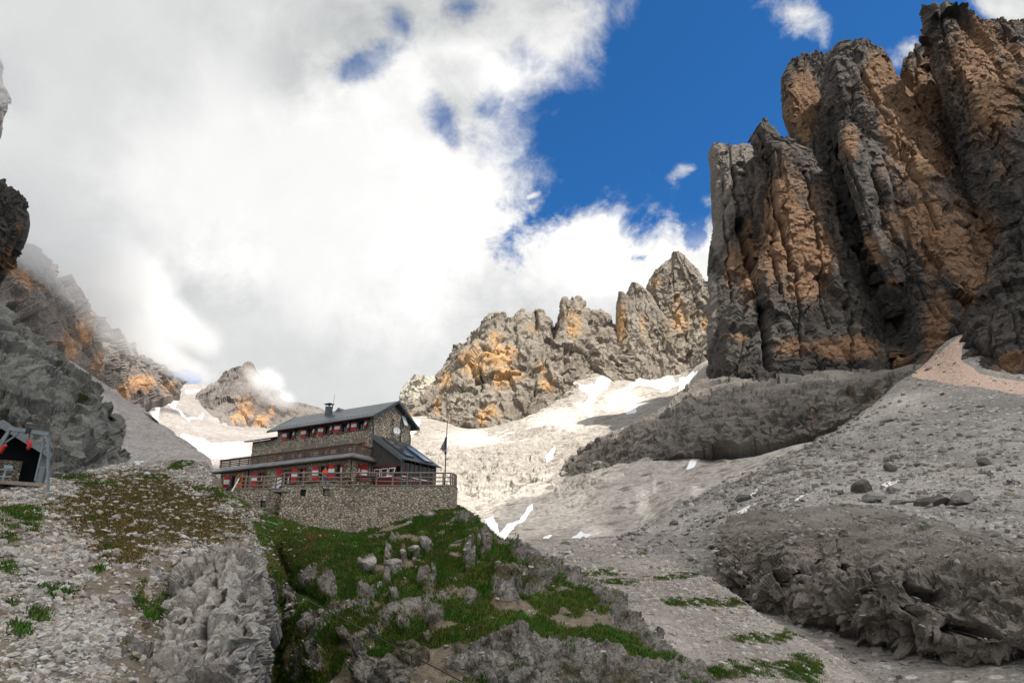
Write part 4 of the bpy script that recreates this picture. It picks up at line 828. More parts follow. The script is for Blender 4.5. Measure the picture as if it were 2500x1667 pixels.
M[..., 0] = np.where(px < 640, .80 * lgr + .40 * n_b + .55 * fbm(P, .7, 3, 312), .15) * (1 - g) + g * (.84 + .3 * n_a)
brown = fbm(P, 3., 4, 311)
M[..., 0] -= g * .55 * sstep(.02, .38, brown)
M[..., 1] = rk
h = blobs(px, py, [(360, 1240, 300, 110, 1.25), (330, 1245, 190, 70, 1.2), (420, 1240, 160, 60, 1.1), (560, 1270, 90, 60, .9), (300, 1340, 120, 70, .75), (700, 1270, 60, 30, .9), (640, 1380, 40, 40, .8), (480, 1300, 120, 40, .8), (250, 1190, 90, 20, .8), (720, 1330, 60, 40, .8)])
M[..., 2] = h * 1.0 + .35 * n_b + g * (.58 + .6 * brown)
pk = blobs(px, py, [(120, 1400, 130, 120, 1.1), (150, 1560, 220, 160, 1.2), (60, 1220, 80, 26, .8), (90, 1190, 110, 18, .7), (20, 1440, 60, 60, .7), (470, 1310, 50, 22, .7), (530, 1180, 80, 20, .9), (430, 1165, 90, 10, .6), (620, 1350, 30, 20, .9), (470, 1340, 80, 14, .9), (560, 1230, 50, 24, .6)])
M[..., 3] = pk - .1 + .2 * n_b - g * .6
hillP, hillPX, hillPY, hillM, hillRK, hillN = P, px, py, M.copy(), rk, N
P2, M2 = fringe(P, M, top=(0, 8, -5), right=(3, 3, -5), left=(-10, 0, 0))
tag(sheets('ground', [(P2, M2)], M_hill), 'near hillside of gravel, turf and limestone under the house', 'ground', kind='structure')
def hill_at(qx, qy):
    """point of the near hill at photo coordinates (nearest grid column, then row)"""
    j = int(np.clip(np.interp(qx, xs, np.arange(nu)), 0, nu - 1)); i = int(np.argmin(np.abs(hillPY[:, j] - qy))); return hillP[i, j], hillN[i, j]

# pale crag at the left front
rows = [[(300, 1800, 17.5), (420, 1800, 17.5), (540, 1800, 19), (610, 1800, 22), (640, 1800, 26)],
        [(318, 1640, 21), (420, 1640, 20), (540, 1640, 20.5), (612, 1640, 23.5), (640, 1640, 28)],
        [(350, 1560, 24), (430, 1545, 22.2), (540, 1540, 22.3), (630, 1540, 25), (660, 1540, 30)],
        [(395, 1490, 26.5), (450, 1460, 24.6), (550, 1450, 24.5), (640, 1455, 27), (663, 1460, 32)],
        [(420, 1430, 29), (470, 1400, 27.5), (560, 1385, 27.5), (630, 1400, 30), (655, 1410, 35)],
        [(440, 1385, 32.5), (480, 1362, 32.5), (540, 1346, 32.5), (590, 1348, 33.5), (625, 1362, 35), (645, 1380, 38)],
        [(455, 1378, 36), (490, 1354, 36), (545, 1342, 36), (590, 1344, 37), (622, 1358, 38.5), (640, 1374, 41)]]
px, py, d = grid(rows, 1.7); P = W(px, py, d); N = normals(smooth(P, 8))
w1, w2, wid = worley(P, 1.35, 31, sz=.75); v1, v2, vid = worley(P, .5, 32)
dp = .5 * fbm(P, 4, 4, 321) + .20 * (.55 - w1) - .22 * sstep(.10, 0, w2 - w1) + .28 * (.55 - w1) - .2 * sstep(.1, 0, w2 - w1) + .16 * (.5 - v1) - .12 * sstep(.12, 0, v2 - v1) + .20 * facet(P, 1.3, 33, 1.) + .12 * facet(P, .5, 34, 1.) + .12 * fbm(P, .9, 4, 322, ridged=True)
P = P + N * dp[..., None]
cj = 7 * fbm(P, 1.2, 3, 327); carve(P, px + cj, py + cj, [([(555, 1350), (530, 1420), (520, 1455), (540, 1480)], 5, 1.0), ([(500, 1560), (490, 1600)], 6, .9), ([(545, 1470), (500, 1500), (495, 1560), (470, 1620)], 5, 1.0), ([(400, 1540), (450, 1520), (500, 1515)], 5, .8), ([(560, 1530), (580, 1560), (560, 1640)], 6, .9), ([(420, 1450), (470, 1440), (520, 1400)], 4, .6), ([(590, 1400), (600, 1470), (580, 1530)], 4, .7), ([(520, 1600), (600, 1590)], 5, .7), ([(430, 1600), (470, 1580)], 5, .7)])
M = zeros4(px.shape); M[..., 0] = -.15 + .4 * fbm(P, 2.5, 3, 323); M[..., 1] = .15 + .45 * fbm(P, 1.2, 4, 324); M[..., 3] = -.2 + .2 * fbm(P, .8, 2, 326)
M[..., 2] = -.2 + .35 * fbm(P, 1.6, 3, 325) + .8 * blobs(px, py, [(410, 1400, 40, 40, 1.), (395, 1490, 30, 26, 1.1), (520, 1345, 40, 12, .9), (600, 1380, 30, 10, 1.), (440, 1430, 30, 40, .8), (510, 1460, 26, 14, .8), (500, 1640, 16, 24, .9), (580, 1350, 40, 8, .8)])
P, M = fringe(P, M, top=(0, 6, -4), left=(-1, 5, -2), right=(1, 6, -1))
crag = tag(sheets('rock_outcrop', [(P, M)], M_outcrop, False), 'large pale cracked limestone crag beside the dark gully, below the terrace', 'rock')
# ------------------------------------------------------------------ mesh builder
class MB:
    def __init__(s): s.v = []; s.f = []
    def add(s, V, F):
        n = len(s.v); s.v += [tuple(map(float, q)) for q in V]; s.f += [tuple(i + n for i in f) for f in F]; return s
    def box(s, x0, x1, y0, y1, z0, z1):
        return s.add([(x0, y0, z0), (x1, y0, z0), (x1, y1, z0), (x0, y1, z0), (x0, y0, z1), (x1, y0, z1), (x1, y1, z1), (x0, y1, z1)],
                     [(0, 3, 2, 1), (4, 5, 6, 7), (0, 1, 5, 4), (1, 2, 6, 5), (2, 3, 7, 6), (3, 0, 4, 7)])
    def bar(s, a, b, w, h=None, up=(0, 0, 1)):
        """a square-section bar from a to b"""
        a, b = Vector(a), Vector(b); h = h or w; t = (b - a).normalized(); u = Vector(up)
        if abs(t.dot(u)) > .98: u = Vector((0, 1, 0))
        r = t.cross(u).normalized(); u = r.cross(t).normalized(); r *= w / 2; u *= h / 2
        V = [a - r - u, a + r - u, a + r + u, a - r + u, b - r - u, b + r - u, b + r + u, b - r + u]
        return s.add(V, [(0, 3, 2, 1), (4, 5, 6, 7), (0, 1, 5, 4), (1, 2, 6, 5), (2, 3, 7, 6), (3, 0, 4, 7)])
    def tube(s, pts, r, n=8, cap=True):
        pts = [Vector(p) for p in pts]; R_ = r if isinstance(r, (list, tuple)) else [r] * len(pts); V = []; F = []
        u0 = None
        for i, p in enumerate(pts):
            t = (pts[min(i + 1, len(pts) - 1)] - pts[max(i - 1, 0)]).normalized()
            if u0 is None: u0 = t.orthogonal().normalized()
            u0 = (u0 - t * u0.dot(t)).normalized(); w_ = t.cross(u0)
            for k in range(n):
                a = 2 * math.pi * k / n; V.append(p + (u0 * math.cos(a) + w_ * math.sin(a)) * R_[i])
        for i in range(len(pts) - 1):
            for k in range(n): F.append((i*n + k, i*n + (k+1) % n, (i+1)*n + (k+1) % n, (i+1)*n + k))
        if cap: F.append(tuple(range(n - 1, -1, -1))); F.append(tuple(range((len(pts)-1)*n, len(pts)*n)))
        return s.add(V, F)
    def prism(s, poly, d):
        """flat polygon of 3-D points pushed along the vector d"""
        n = len(poly); d = Vector(d); V = [Vector(p) for p in poly] + [Vector(p) + d for p in poly]
        return s.add(V, [tuple(range(n - 1, -1, -1)), tuple(range(n, 2 * n))] + [(i, (i+1) % n, n + (i+1) % n, n + i) for i in range(n)])
    def build(s, name, mat, parent=None, bevel=0., smooth_=False, recalc=True):
        me = bpy.data.meshes.new(name); me.from_pydata(s.v, [], s.f)
        bm = bmesh.new(); bm.from_mesh(me); (bmesh.ops.recalc_face_normals(bm, faces=bm.faces) if recalc else None)
        if bevel: bmesh.ops.bevel(bm, geom=bm.edges[:], offset=bevel, segments=1, affect='EDGES', clamp_overlap=True)
        bm.to_mesh(me); bm.free()
        me.materials.append(mat)
        if smooth_: me.polygons.foreach_set('use_smooth', [True] * len(me.polygons))
        o = bpy.data.objects.new(name, me); COL.objects.link(o)
        if parent is not None: o.parent = parent
        return o
def wall_holes(mb, o, ux, uz, un, x0, x1, z0, z1, holes, depth, thick):
    """wall in the plane spanned by ux, uz with rectangular openings; un points outwards; the reveals are depth deep"""
    o, ux, uz, un = map(Vector, (o, ux, uz, un))
    xs_ = sorted({x0, x1, *[h[0] for h in holes], *[h[1] for h in holes]}); zs_ = sorted({z0, z1, *[h[2] for h in holes], *[h[3] for h in holes]})
    p = lambda x, z, k=0.: o + ux * x + uz * z - un * k
    for i in range(len(xs_) - 1):
        for j in range(len(zs_) - 1):
            a, b, c, d_ = xs_[i], xs_[i+1], zs_[j], zs_[j+1]; mx_, mz_ = (a + b) / 2, (c + d_) / 2
            if any(h[0] < mx_ < h[1] and h[2] < mz_ < h[3] for h in holes): continue
            mb.add([p(a, c), p(b, c), p(b, d_), p(a, d_)], [(0, 1, 2, 3)]); mb.add([p(a, c, thick), p(b, c, thick), p(b, d_, thick), p(a, d_, thick)], [(3, 2, 1, 0)])
    for h in holes:
        q = [(h[0], h[2]), (h[1], h[2]), (h[1], h[3]), (h[0], h[3])]
        for k in range(4):
            a, b = q[k], q[(k+1) % 4]; mb.add([p(*a), p(*b), p(*b, thick), p(*a, thick)], [(0, 1, 2, 3)])
    for a, b in (((x0, z0), (x1, z0)), ((x1, z0), (x1, z1)), ((x1, z1), (x0, z1)), ((x0, z1), (x0, z0))):
        mb.add([p(*a), p(*b), p(*b, thick), p(*a, thick)], [(0, 1, 2, 3)])
    return mb

# ------------------------------------------------------------------ materials of built things
def masonry(name, a, b, mortar, scale=3.0, dirt=.5, pal=(.40, .345, .26)):
    t = NT(name)
    n0 = t.noise(.8, 3, .5, None, 0, 1)
    add = t.n('ShaderNodeVectorMath', operation='MULTIPLY_ADD'); t.l(n0, add.inputs[0]); add.inputs[1].default_value = (.30, .30, .30); t.l(t.tc, add.inputs[2])
    vec = t.map((1, 1, 1.35), src=add.outputs[0])
    e = t.vor(scale, 'DISTANCE_TO_EDGE', vec); c = t.vor(scale, 'F1', vec, 1., 'Color'); s_ = t.n('ShaderNodeSeparateColor'); t.l(c, s_.inputs[0])
    n1 = t.noise(.5, 5, .6); n2 = t.noise(14, 4, .65)
    col = t.mix(s_.outputs[0], a, b); col = t.mix(t.ramp(s_.outputs[1], .7, 1.), col, pal); col = t.mix(t.ramp(s_.outputs[2], .75, 1.), col, tuple(x * .5 for x in a))
    col = t.mix(t.ramp(n2, .3, .75, 0, .5), col, tuple(x * .6 for x in a))
    col = t.mix(t.ramp(e, .035, .10), mortar, col)
    col = t.mix(t.math('MULTIPLY', t.ramp(n1, .56, .74), dirt), col, (.07, .055, .042))
    h = t.math('ADD', t.ramp(e, .0, .16), t.math('MULTIPLY', n2, .25)); t.bump(h, 1., .09)
    return t.done(col, .92, 0, .2)
M_house = masonry('house_masonry', (.45, .365, .27), (.66, .555, .425), (.19, .15, .11), 3.2, .15)
M_terr = masonry('terrace_masonry', (.37, .31, .235), (.57, .495, .395), (.15, .118, .086), 3.7, .4)
def wood_mat(name, a, b, plank=None):
    t = NT(name); n = t.noise(3., 6, .65, t.map((1, 1, 8) if plank is None else plank)); n2 = t.noise(1.1, 4, .6)
    col = t.mix(t.ramp(n, .3, .7), a, b); col = t.mix(t.ramp(n2, .5, .75, 0, .5), col, tuple(x * .55 for x in a))
    t.bump(n, .5, .02); return t.done(col, .85, 0, .2)
M_rail = wood_mat('weathered_railing_wood', (.135, .10, .082), (.245, .19, .155), (6, 1, 6))
M_balc = wood_mat('dark_balcony_wood', (.075, .05, .037), (.14, .098, .075), (1, 1, 8))
M_board = wood_mat('grey_vertical_boards', (.045, .04, .037), (.115, .10, .09), (7, 7, .5))
M_post = wood_mat('grey_post_wood', (.16, .125, .10), (.28, .225, .185), (8, 8, .7))
def metal_seam(name, c, pitch, axis, rough=.42):
    t = NT(name); s_ = t.n('ShaderNodeSeparateXYZ'); t.l(t.tc, s_.inputs[0])
    f = t.math('FRACT', t.math('MULTIPLY', s_.outputs[axis], 1 / pitch)); d = t.math('ABSOLUTE', t.math('SUBTRACT', f, .5))
    n = t.noise(1.2, 5, .6); cell = t.n('ShaderNodeTexWhiteNoise', noise_dimensions='1D'); t.l(t.math('FLOOR', t.math('MULTIPLY', s_.outputs[axis], 1 / pitch)), cell.inputs['W'])
    col = t.mix(t.ramp(n, .3, .7), tuple(x * .8 for x in c), tuple(x * 1.2 for x in c)); col = t.mix(t.math('MULTIPLY', cell.outputs[0], .35), col, tuple(x * 1.6 for x in c))
    col = t.mix(t.ramp(d, .44, .48), col, tuple(x * .55 for x in c))
    t.bump(t.ramp(d, .42, .49), .6, .03); return t.done(col, rough, .25, .5)
M_roof = metal_seam('dark_grey_sheet_roof', (.075, .085, .09), .55, 0, .40)
M_skirt = metal_seam('blue_grey_sheet_skirt', (.17, .185, .20), .62, 0, .45)
M_annexroof = metal_seam('annex_sheet_roof', (.06, .07, .072), .5, 1, .38)
M_lowroof = plain('old_dark_roof', (.06, .048, .042), .9)
M_fascia = plain('grey_metal_trim', (.075, .085, .088), .45, .3)
M_conc = plain('concrete_lintel', (.20, .175, .145), .9, 0, .2, .18, 3.)
M_red = plain('red_shutter_paint', (.42, .010, .014), .5, 0, .4, .18, 5.)
M_white = plain('white_paint', (.72, .70, .67), .5, 0, .4, .08, 5.)
M_frame = plain('brown_window_frame', (.075, .038, .025), .6)
M_redframe = plain('dark_red_frame', (.14, .012, .012), .55)
M_dark = plain('dark_interior', (.012, .012, .014), .8)
M_steel = plain('galvanised_steel', (.36, .40, .43), .45, .55)
M_gantry = plain('dull_grey_steel', (.17, .195, .21), .5, .4)
M_black = plain('black_iron', (.015, .015, .017), .5, .2)
M_dish = plain('white_dish', (.66, .66, .64), .4)
M_dishr = plain('rusty_dish', (.24, .13, .085), .6)
M_orange = plain('orange_wood', (.42, .12, .03), .6)
M_curtain = plain('pale_curtain', (.5, .48, .44), .9)
def glass_mat(name, tint, mixf):
    t = NT(name); g = t.n('ShaderNodeBsdfGlossy'); g.inputs['Roughness'].default_value = .04; g.inputs['Color'].default_value = (.9, .93, .95, 1)
    tr = t.n('ShaderNodeBsdfTransparent'); tr.inputs[0].default_value = (*tint, 1); fr = t.n('ShaderNodeFresnel'); fr.inputs['IOR'].default_value = mixf
    ms = t.n('ShaderNodeMixShader'); t.l(fr.outputs[0], ms.inputs[0]); t.l(tr.outputs[0], ms.inputs[1]); t.l(g.outputs[0], ms.inputs[2]); t.l(ms.outputs[0], t.out.inputs[0]); return t.m
M_glass = glass_mat('veranda_glass', (.88, .9, .9), 1.45)
def pane_mat():
    t = NT('dark_window_pane'); t.b.inputs['Coat Weight'].default_value = .6; t.b.inputs['Coat Roughness'].default_value = .05
    n = t.noise(1.7, 2, .5); return t.done(t.mix(t.ramp(n, .5, .7), (.012, .013, .016), (.045, .045, .05)), .15, 0, .5)
M_pane = pane_mat()
def solar_mat():
    t = NT('solar_cells'); s_ = t.n('ShaderNodeSeparateXYZ'); t.l(t.tc, s_.inputs[0])
    f = t.math('ABSOLUTE', t.math('SUBTRACT', t.math('FRACT', t.math('MULTIPLY', s_.outputs[1], 6.)), .5))
    t.b.inputs['Coat Weight'].default_value = 1.; t.b.inputs['Coat Roughness'].default_value = .06
    return t.done(t.mix(t.ramp(f, .42, .47), (.03, .036, .05), (.22, .23, .25)), .18, 0, .9)
M_solar = solar_mat()
# ------------------------------------------------------------------ the mountain hut; its own axes: +x along the front to the right, +y into the gable depth
ZT = 8.35; HA = Vector((-14.1, 68.4, ZT)); HR = R(-30)
HX, HY = Vector((math.cos(HR), math.sin(HR), 0)), Vector((-math.sin(HR), math.cos(HR), 0))
def on_y(px, py, yl):
    """photo point -> local x and z on the house plane y = yl"""
    v = (CY - py) / FPX; dy = CP - v * SP; k = (px - CX) / FPX / dy
    X_ = (k * (HA.y + HY.y * yl) - HA.x - HY.x * yl) / (HX.x - k * HX.y); y_ = HA.y + HX.y * X_ + HY.y * yl
    return X_, (SP + v * CP) / dy * y_ - ZT
def on_x(px, py, xl):
    v = (CY - py) / FPX; dy = CP - v * SP; k = (px - CX) / FPX / dy
    Y_ = (k * (HA.y + HX.y * xl) - HA.x - HX.x * xl) / (HY.x - k * HY.y); y_ = HA.y + HX.y * xl + HY.y * Y_
    return Y_, (SP + v * CP) / dy * y_ - ZT
house = empty('stone_house', HA, HR)
tag(house, 'three storey stone mountain house with red and white shutters and grey sheet roof', 'house')
EX = 2.77; LW = 13.95; LL = 17.9; GD = 6.03; EAVE = 7.78; APEX = 9.62; YM = GD / 2
Z1 = lambda zx: 500 + zx * .27636
# window openings
up = [(740, 790), (905, 962), (1055, 1112), (1200, 1262), (1345, 1412)]
UP = [tuple(on_y(Z1(a), 1034, 0)[0] for a in w_) for w_ in up]; UZ = (6.42, 7.42)
mid = [(700, 790), (868, 965), (1020, 1075), (1165, 1250), (1325, 1395)]
MD = [tuple(on_y(Z1(a), 1083, 0)[0] for a in w_) for w_ in mid]; MZ = (3.75, 5.02)
gr = [(235, 285), (303, 372), (475, 512), (695, 748), (826, 876), (1010, 1066), (1150, 1203)]
GR = [tuple(on_y(Z1(a), 1145, -EX)[0] for a in w_) for w_ in gr]; GZ = (1.12, 2.52)
SD = tuple(on_x(Z1(a), 1145, 0)[0] for a in (1350, 1381))
w0 = MB(); X_, Z_, N_ = (1, 0, 0), (0, 0, 1), (0, -1, 0)
wall_holes(w0, (0, 0, 0), X_, Z_, N_, -LW, 0, 0, EAVE, [(a, b, *UZ) for a, b in UP] + [(a, b, *MZ) for a, b in MD], .3, .45)
wall_holes(w0, (0, 0, 0), X_, Z_, N_, -LL, -LW - .003, 0, 6.75, [], .3, .45)
HOLE = on_x(949.6, 1006.7, 0)
wall_holes(w0, (0, 0, 0), (0, 1, 0), Z_, (1, 0, 0), .452, GD, 0, EAVE, [(HOLE[0] - .16, HOLE[0] + .16, HOLE[1] - .22, EAVE - .01)] if HOLE[1] + .2 < EAVE else [], .3, .45)
w0.add([(0, 0, EAVE), (0, GD, EAVE), (0, YM, APEX - .12), (-.45, 0, EAVE), (-.45, GD, EAVE), (-.45, YM, APEX - .12)], [(0, 1, 2), (5, 4, 3), (0, 3, 4, 1), (1, 4, 5, 2), (2, 5, 3, 0)])
w0.add([(-LW, 0, EAVE), (-LW, GD, EAVE), (-LW, YM, APEX - .12), (-LW + .45, 0, EAVE), (-LW + .45, GD, EAVE), (-LW + .45, YM, APEX - .12)], [(2, 1, 0), (3, 4, 5), (0, 3, 4, 1), (1, 4, 5, 2), (2, 5, 3, 0)])
w0.box(-LW, -LW + .45, .452, GD, 0, EAVE - .004); w0.box(-LL, -LL + .45, .452, GD - .6, 0, 6.75); w0.box(-LL, -.452, GD + .003, GD + .4, 0, 6.7)
w0.build('wall', M_house, house, recalc=False)
w1 = MB()
wall_holes(w1, (0, -EX, 0), X_, Z_, N_, -19.0, 0, 0, 2.98, [(a, b, GZ[0] if k not in (1, 3) else .05, GZ[1]) for k, (a, b) in enumerate(GR)], .3, .45)
wall_holes(w1, (.002, 0, 0), (0, 1, 0), Z_, (1, 0, 0), -EX + .452, -.003, 0, 2.98, [(SD[0], SD[1], 1.0, 2.5)], .3, .45)
w1.box(-19.0, -18.55, -EX + .452, 0, 0, 2.98); w1.build('ground_floor_wall', M_house, house, recalc=False)
# dark rooms behind the openings
iv = MB(); iv.box(-LW + .5, -.5, .9, GD - .2, .1, EAVE - .1); iv.box(-18.5, -.5, -EX + .9, -.06, .1, 2.9); iv.build('interior', M_dark, house)
def louvre(x, w_, z0, z1, swing, parent, plane, outward=1, double=True, paint=('r', 'w', 'r')):
    """a hinged shutter painted in three bands; x is the hinge, swing its opening angle off the wall"""
    d = 1 if w_ > 0 else -1; W_ = abs(w_); a = swing
    bands = [(0, .36, M_red), (.36, .68, M_white), (.68, 1., M_red)]
    root = None; hh = z1 - z0
    for k, (b0, b1, m) in enumerate(bands):
        if paint[k] == 'r': m = M_red
        mb = MB(); n = 2 if double else 1
        for q in range(n):
            s0, s1 = q / n * W_ + .01, (q + 1) / n * W_ - .01
            def P(s, z, tt):
                if plane == 'x':  return (x + d * (s * math.cos(a)), -EXQ[0] - .03 - s * math.sin(a) - tt, z)
                return (.03 + s * math.sin(a) + tt, x + d * s * math.cos(a), z)
            za, zb = z0 + b0 * hh + .004, z0 + b1 * hh - .004
            mb.prism([P(s0, za, 0), P(s1, za, 0), P(s1, zb, 0), P(s0, zb, 0)], Vector(P(s0, za, .045)) - Vector(P(s0, za, 0)))
        o = mb.build('shutter' if root is None else 'painted_band', m, parent if root is None else parent)
        root = root or o
EXQ = [0.]
def window(x0, x1, z0, z1, yl, plane='x', left=.5, right=.3, curtain=False, sill=True, plain_=False, sl=(.15, .5), tall=0.):
    """frame, panes and shutters of one opening"""
    if plane == 'x':
        P = lambda x, z, k: (x, yl + k, z); ax = X_
    else:
        P = lambda x, z, k: (yl - k, x, z)
    fr = MB(); f = .07
    for a, b, c, d_ in ((x0, x0 + f, z0, z1), (x1 - f, x1, z0, z1), (x0 + f, x1 - f, z0, z0 + f), (x0 + f, x1 - f, z1 - f, z1), ((x0 + x1) / 2 - f / 2, (x0 + x1) / 2 + f / 2, z0 + f, z1 - f)):
        p0, p1 = P(a, c, .24), P(b, d_, .31); fr.box(min(p0[0], p1[0]), max(p0[0], p1[0]), min(p0[1], p1[1]), max(p0[1], p1[1]), c, d_)
    win = fr.build('window', M_frame, house)
    p = MB(); p0, p1 = P(x0 + f, z0 + f, .275), P(x1 - f, z1 - f, .285); p.box(min(p0[0], p1[0]), max(p0[0], p1[0]), min(p0[1], p1[1]), max(p0[1], p1[1]), z0 + f, z1 - f); p.build('pane', M_pane, win)
    if curtain:
        c = MB(); xm = x0 + (x1 - x0) * .68
        for k in range(4):
            q0, q1 = P(xm + k * .06, z0 + .1, .265 - .004 * (k % 2)), P(xm + k * .06 + .056, z1 - .25, .272); c.box(min(q0[0], q1[0]), max(q0[0], q1[0]), min(q0[1], q1[1]), max(q0[1], q1[1]), z0 + .1, z1 - .25)
        c.build('curtain', M_curtain, win)
    if sill:
        s_ = MB(); q0, q1 = P(x0 - .08, z0 - .09, -.10), P(x1 + .08, z0 - .004, .22); s_.box(min(q0[0], q1[0]), max(q0[0], q1[0]), min(q0[1], q1[1]), max(q0[1], q1[1]), z0 - .09, z0 - .004); s_.build('sill', M_fascia, win)
    EXQ[0] = -yl if plane == 'x' else 0
    zz0, zz1 = z0 - .04, z1 + .06
    if left: louvre(x0, -left, zz0, zz1, sl[0], win, plane)
    if right: louvre(x1, right, zz0, zz1, sl[1], win, plane)
    return win
for k, (a, b) in enumerate(UP): window(a, b, *UZ, 0., left=.62 if k else .58, right=.62, curtain=True, sl=(.25, .5))
for k, (a, b) in enumerate(MD): window(a, b, *MZ, 0., left=.55, right=.6, sl=(.2, 1.0) if k % 2 else (.6, .5))
for k, (a, b) in enumerate(GR):
    if k == 1: continue
    window(a, b, .07 if k == 3 else GZ[0], GZ[1], -EX, left=.66, right=.66, curtain=k in (4, 5, 6), sl=(.3 if k != 3 else .9, .6), sill=k != 3)
window(SD[0], SD[1], 1.0, 2.5, 0., 'y', left=.5, right=.72, sl=(1.1, .15))
# orange framed doorway at the left end of the ground floor
dr = MB(); a, b = GR[1]
for q in ((a, a + .12, .05, GZ[1] - .02), (b - .12, b, .05, GZ[1] - .02), (a + .12, b - .12, GZ[1] - .16, GZ[1] - .02)): dr.box(q[0], q[1], -EX + .02, -EX + .14, q[2], q[3])
door = dr.build('door', M_orange, house); dd = MB(); dd.box(a + .12, b - .12, -EX + .3, -EX + .36, .05, GZ[1] - .16); dd.build('door_leaf', M_redframe, door)
# concrete lintels over openings
for a, b in MD: m = MB(); m.box(a - .35, b + .35, -.012, .2, MZ[1] + .03, MZ[1] + .52); m.build('lintel', M_conc, house)
for k, (a, b) in enumerate(GR): m = MB(); m.box(a - .35, b + .35, -EX - .012, -EX + .2, GZ[1] + .05, 2.97); m.build('lintel', M_conc, house)
m = MB(); m.box(-.2, .014, SD[0] - .3, SD[1] + .35, 2.55, 2.97); m.build('lintel', M_conc, house)
# roofs
def slab(poly, dz): return MB().prism(poly, (0, 0, dz))
OV = .62
rf = MB(); fy, by = -.75, GD + .75; sl_ = (APEX - EAVE) / YM
zf = APEX + .06 - sl_ * (YM - fy)
rf.prism([(-LW - .75, fy, zf), (OV, fy, zf), (OV, YM, APEX + .06), (-LW - .75, YM, APEX + .06)], (0, 0, .16)); rf.prism([(-LW - .75, by, zf), (-LW - .75, YM, APEX + .063), (OV, YM, APEX + .063), (OV, by, zf)], (0, 0, .16))
roof = rf.build('roof', M_roof, house)
g = MB(); g.tube([(-LW - .8, fy - .06, zf + .04), (OV + .02, fy - .06, zf + .04)], .10, 8); g.build('gutter', M_fascia, roof)
for s_ in (OV + .015, -LW - .80):
    b_ = MB(); b_.prism([(s_, fy - .02, zf - .10), (s_, YM, APEX - .04), (s_, YM, APEX + .26), (s_, fy - .02, zf + .2)], (.04, 0, 0)); b_.prism([(s_, YM, APEX - .04), (s_, by + .02, zf - .10), (s_, by + .02, zf + .2), (s_, YM, APEX + .26)], (.04, 0, 0)); b_.build('barge_board', M_fascia, roof)
sg = MB(); zz = zf + .17 + sl_ * .75
for k in range(28): xk = -LW - .5 + k * .53; sg.box(xk, xk + .34, fy + .72, fy + .76, zz, zz + .09)
sg.build('snow_guard', M_steel, roof)
lr = MB(); lr.prism([(-LL - .75, -.6, 6.62), (-LW - .003, -.6, 6.62), (-LW - .003, YM, 7.7), (-LL - .75, YM, 7.7)], (0, 0, .16)); lr.prism([(-LL - .75, GD, 6.4), (-LL - .75, YM, 7.703), (-LW - .003, YM, 7.703), (-LW - .003, GD, 6.4)], (0, 0, .16)); lr.build('lower_roof', M_lowroof, house)
# under-eave boarding
ue = MB(); ue.box(-LW, -.02, -.10, -.004, EAVE - .34, EAVE - .12); ue.build('eave_board', M_board, house)
# chimney
cx_, cz_ = on_y(802, 1010, 1.9); zr = zf + .16 + sl_ * (1.9 - fy); _, ctop = on_y(802, 987, 1.9)
ch = MB(); ch.box(cx_ - .29, cx_ + .29, 1.62, 2.18, zr - .5, ctop - .28); chim = ch.build('chimney', M_fascia, roof)
cp = MB()
for q in ((-.26, 1.66), (.26, 1.66), (-.26, 2.14), (.26, 2.14)): cp.bar((cx_ + q[0], q[1], ctop - .3), (cx_ + q[0], q[1], ctop), .05)
cp.prism([(cx_ - .44, 1.5, ctop - .02), (cx_ + .44, 1.5, ctop - .02), (cx_ + .44, 2.3, ctop - .02), (cx_ - .44, 2.3, ctop - .02)], (0, 0, .05)); cp.add([(cx_ - .44, 1.5, ctop + .03), (cx_ + .44, 1.5, ctop + .03), (cx_ + .44, 2.3, ctop + .03), (cx_ - .44, 2.3, ctop + .03), (cx_, 1.9, ctop + .17)], [(0, 1, 4), (1, 2, 4), (2, 3, 4), (3, 0, 4)])
cp.build('chimney_cap', M_black, roof)
an = MB(); an.tube([(cx_ + .35, 2.1, ctop - .5), (cx_ + .5, 2.1, ctop + 1.1)], .02, 5); an.build('aerial', M_black, roof)
ht = MB(); hx = cx_ + .75; ht.add([(hx - .7, 2.4, zr + .1), (hx + 1.0, 2.4, zr + .2), (hx + 1.0, 3.2, zr + .5), (hx - .7, 3.2, zr + .5), (hx - .35, 2.9, zr + 1.0)], [(0, 1, 4), (1, 2, 4), (2, 3, 4), (3, 0, 4), (3, 2, 1, 0)]); ht.build('roof_hatch', M_roof, roof)
# balcony on the ground floor: sheet skirt, floor and plank railing
def skirt(yo, zo, yi, zi, xo): return [(-19.7, -EX - yo, zo), (xo, -EX - yo, zo)]
sk = MB(); o_, zo, zi = .72, 2.98, 3.42
sk.prism([(-19.9, -EX - o_, zo), (o_, -EX - o_, zo), (.1, -EX - .1, zi), (-19.3, -EX - .1, zi)], (0, 0, .05)); sk.prism([(o_, -EX - o_, zo), (o_, -.01, zo), (.1, -.01, zi), (.1, -EX - .1, zi)], (0, 0, .05)); sk.prism([(-19.9, -.01, zo), (-19.9, -EX - o_, zo), (-19.3, -EX - .1, zi), (-19.3, -.01, zi)], (0, 0, .05))
skm = sk.build('balcony_skirt', M_skirt, house)
sf = MB(); sf.box(-19.9, o_, -EX - o_, -EX - .01, zo - .12, zo - .012); sf.box(.01, o_, -EX, -.02, zo - .12, zo - .012); sf.build('soffit', M_balc, house)
fl = MB(); fl.box(-19.3, .1, -EX - .1, -.012, 2.99, 3.40); fl.build('balcony_floor', M_balc, house)
rl = MB(); yb_ = -EX - .02
for z_ in (3.52, 3.72, 3.92, 4.12): rl.box(-19.35, .13, yb_ - .06, yb_ - .02, z_, z_ + .155); rl.box(.09, .13, yb_, -.02, z_, z_ + .155)
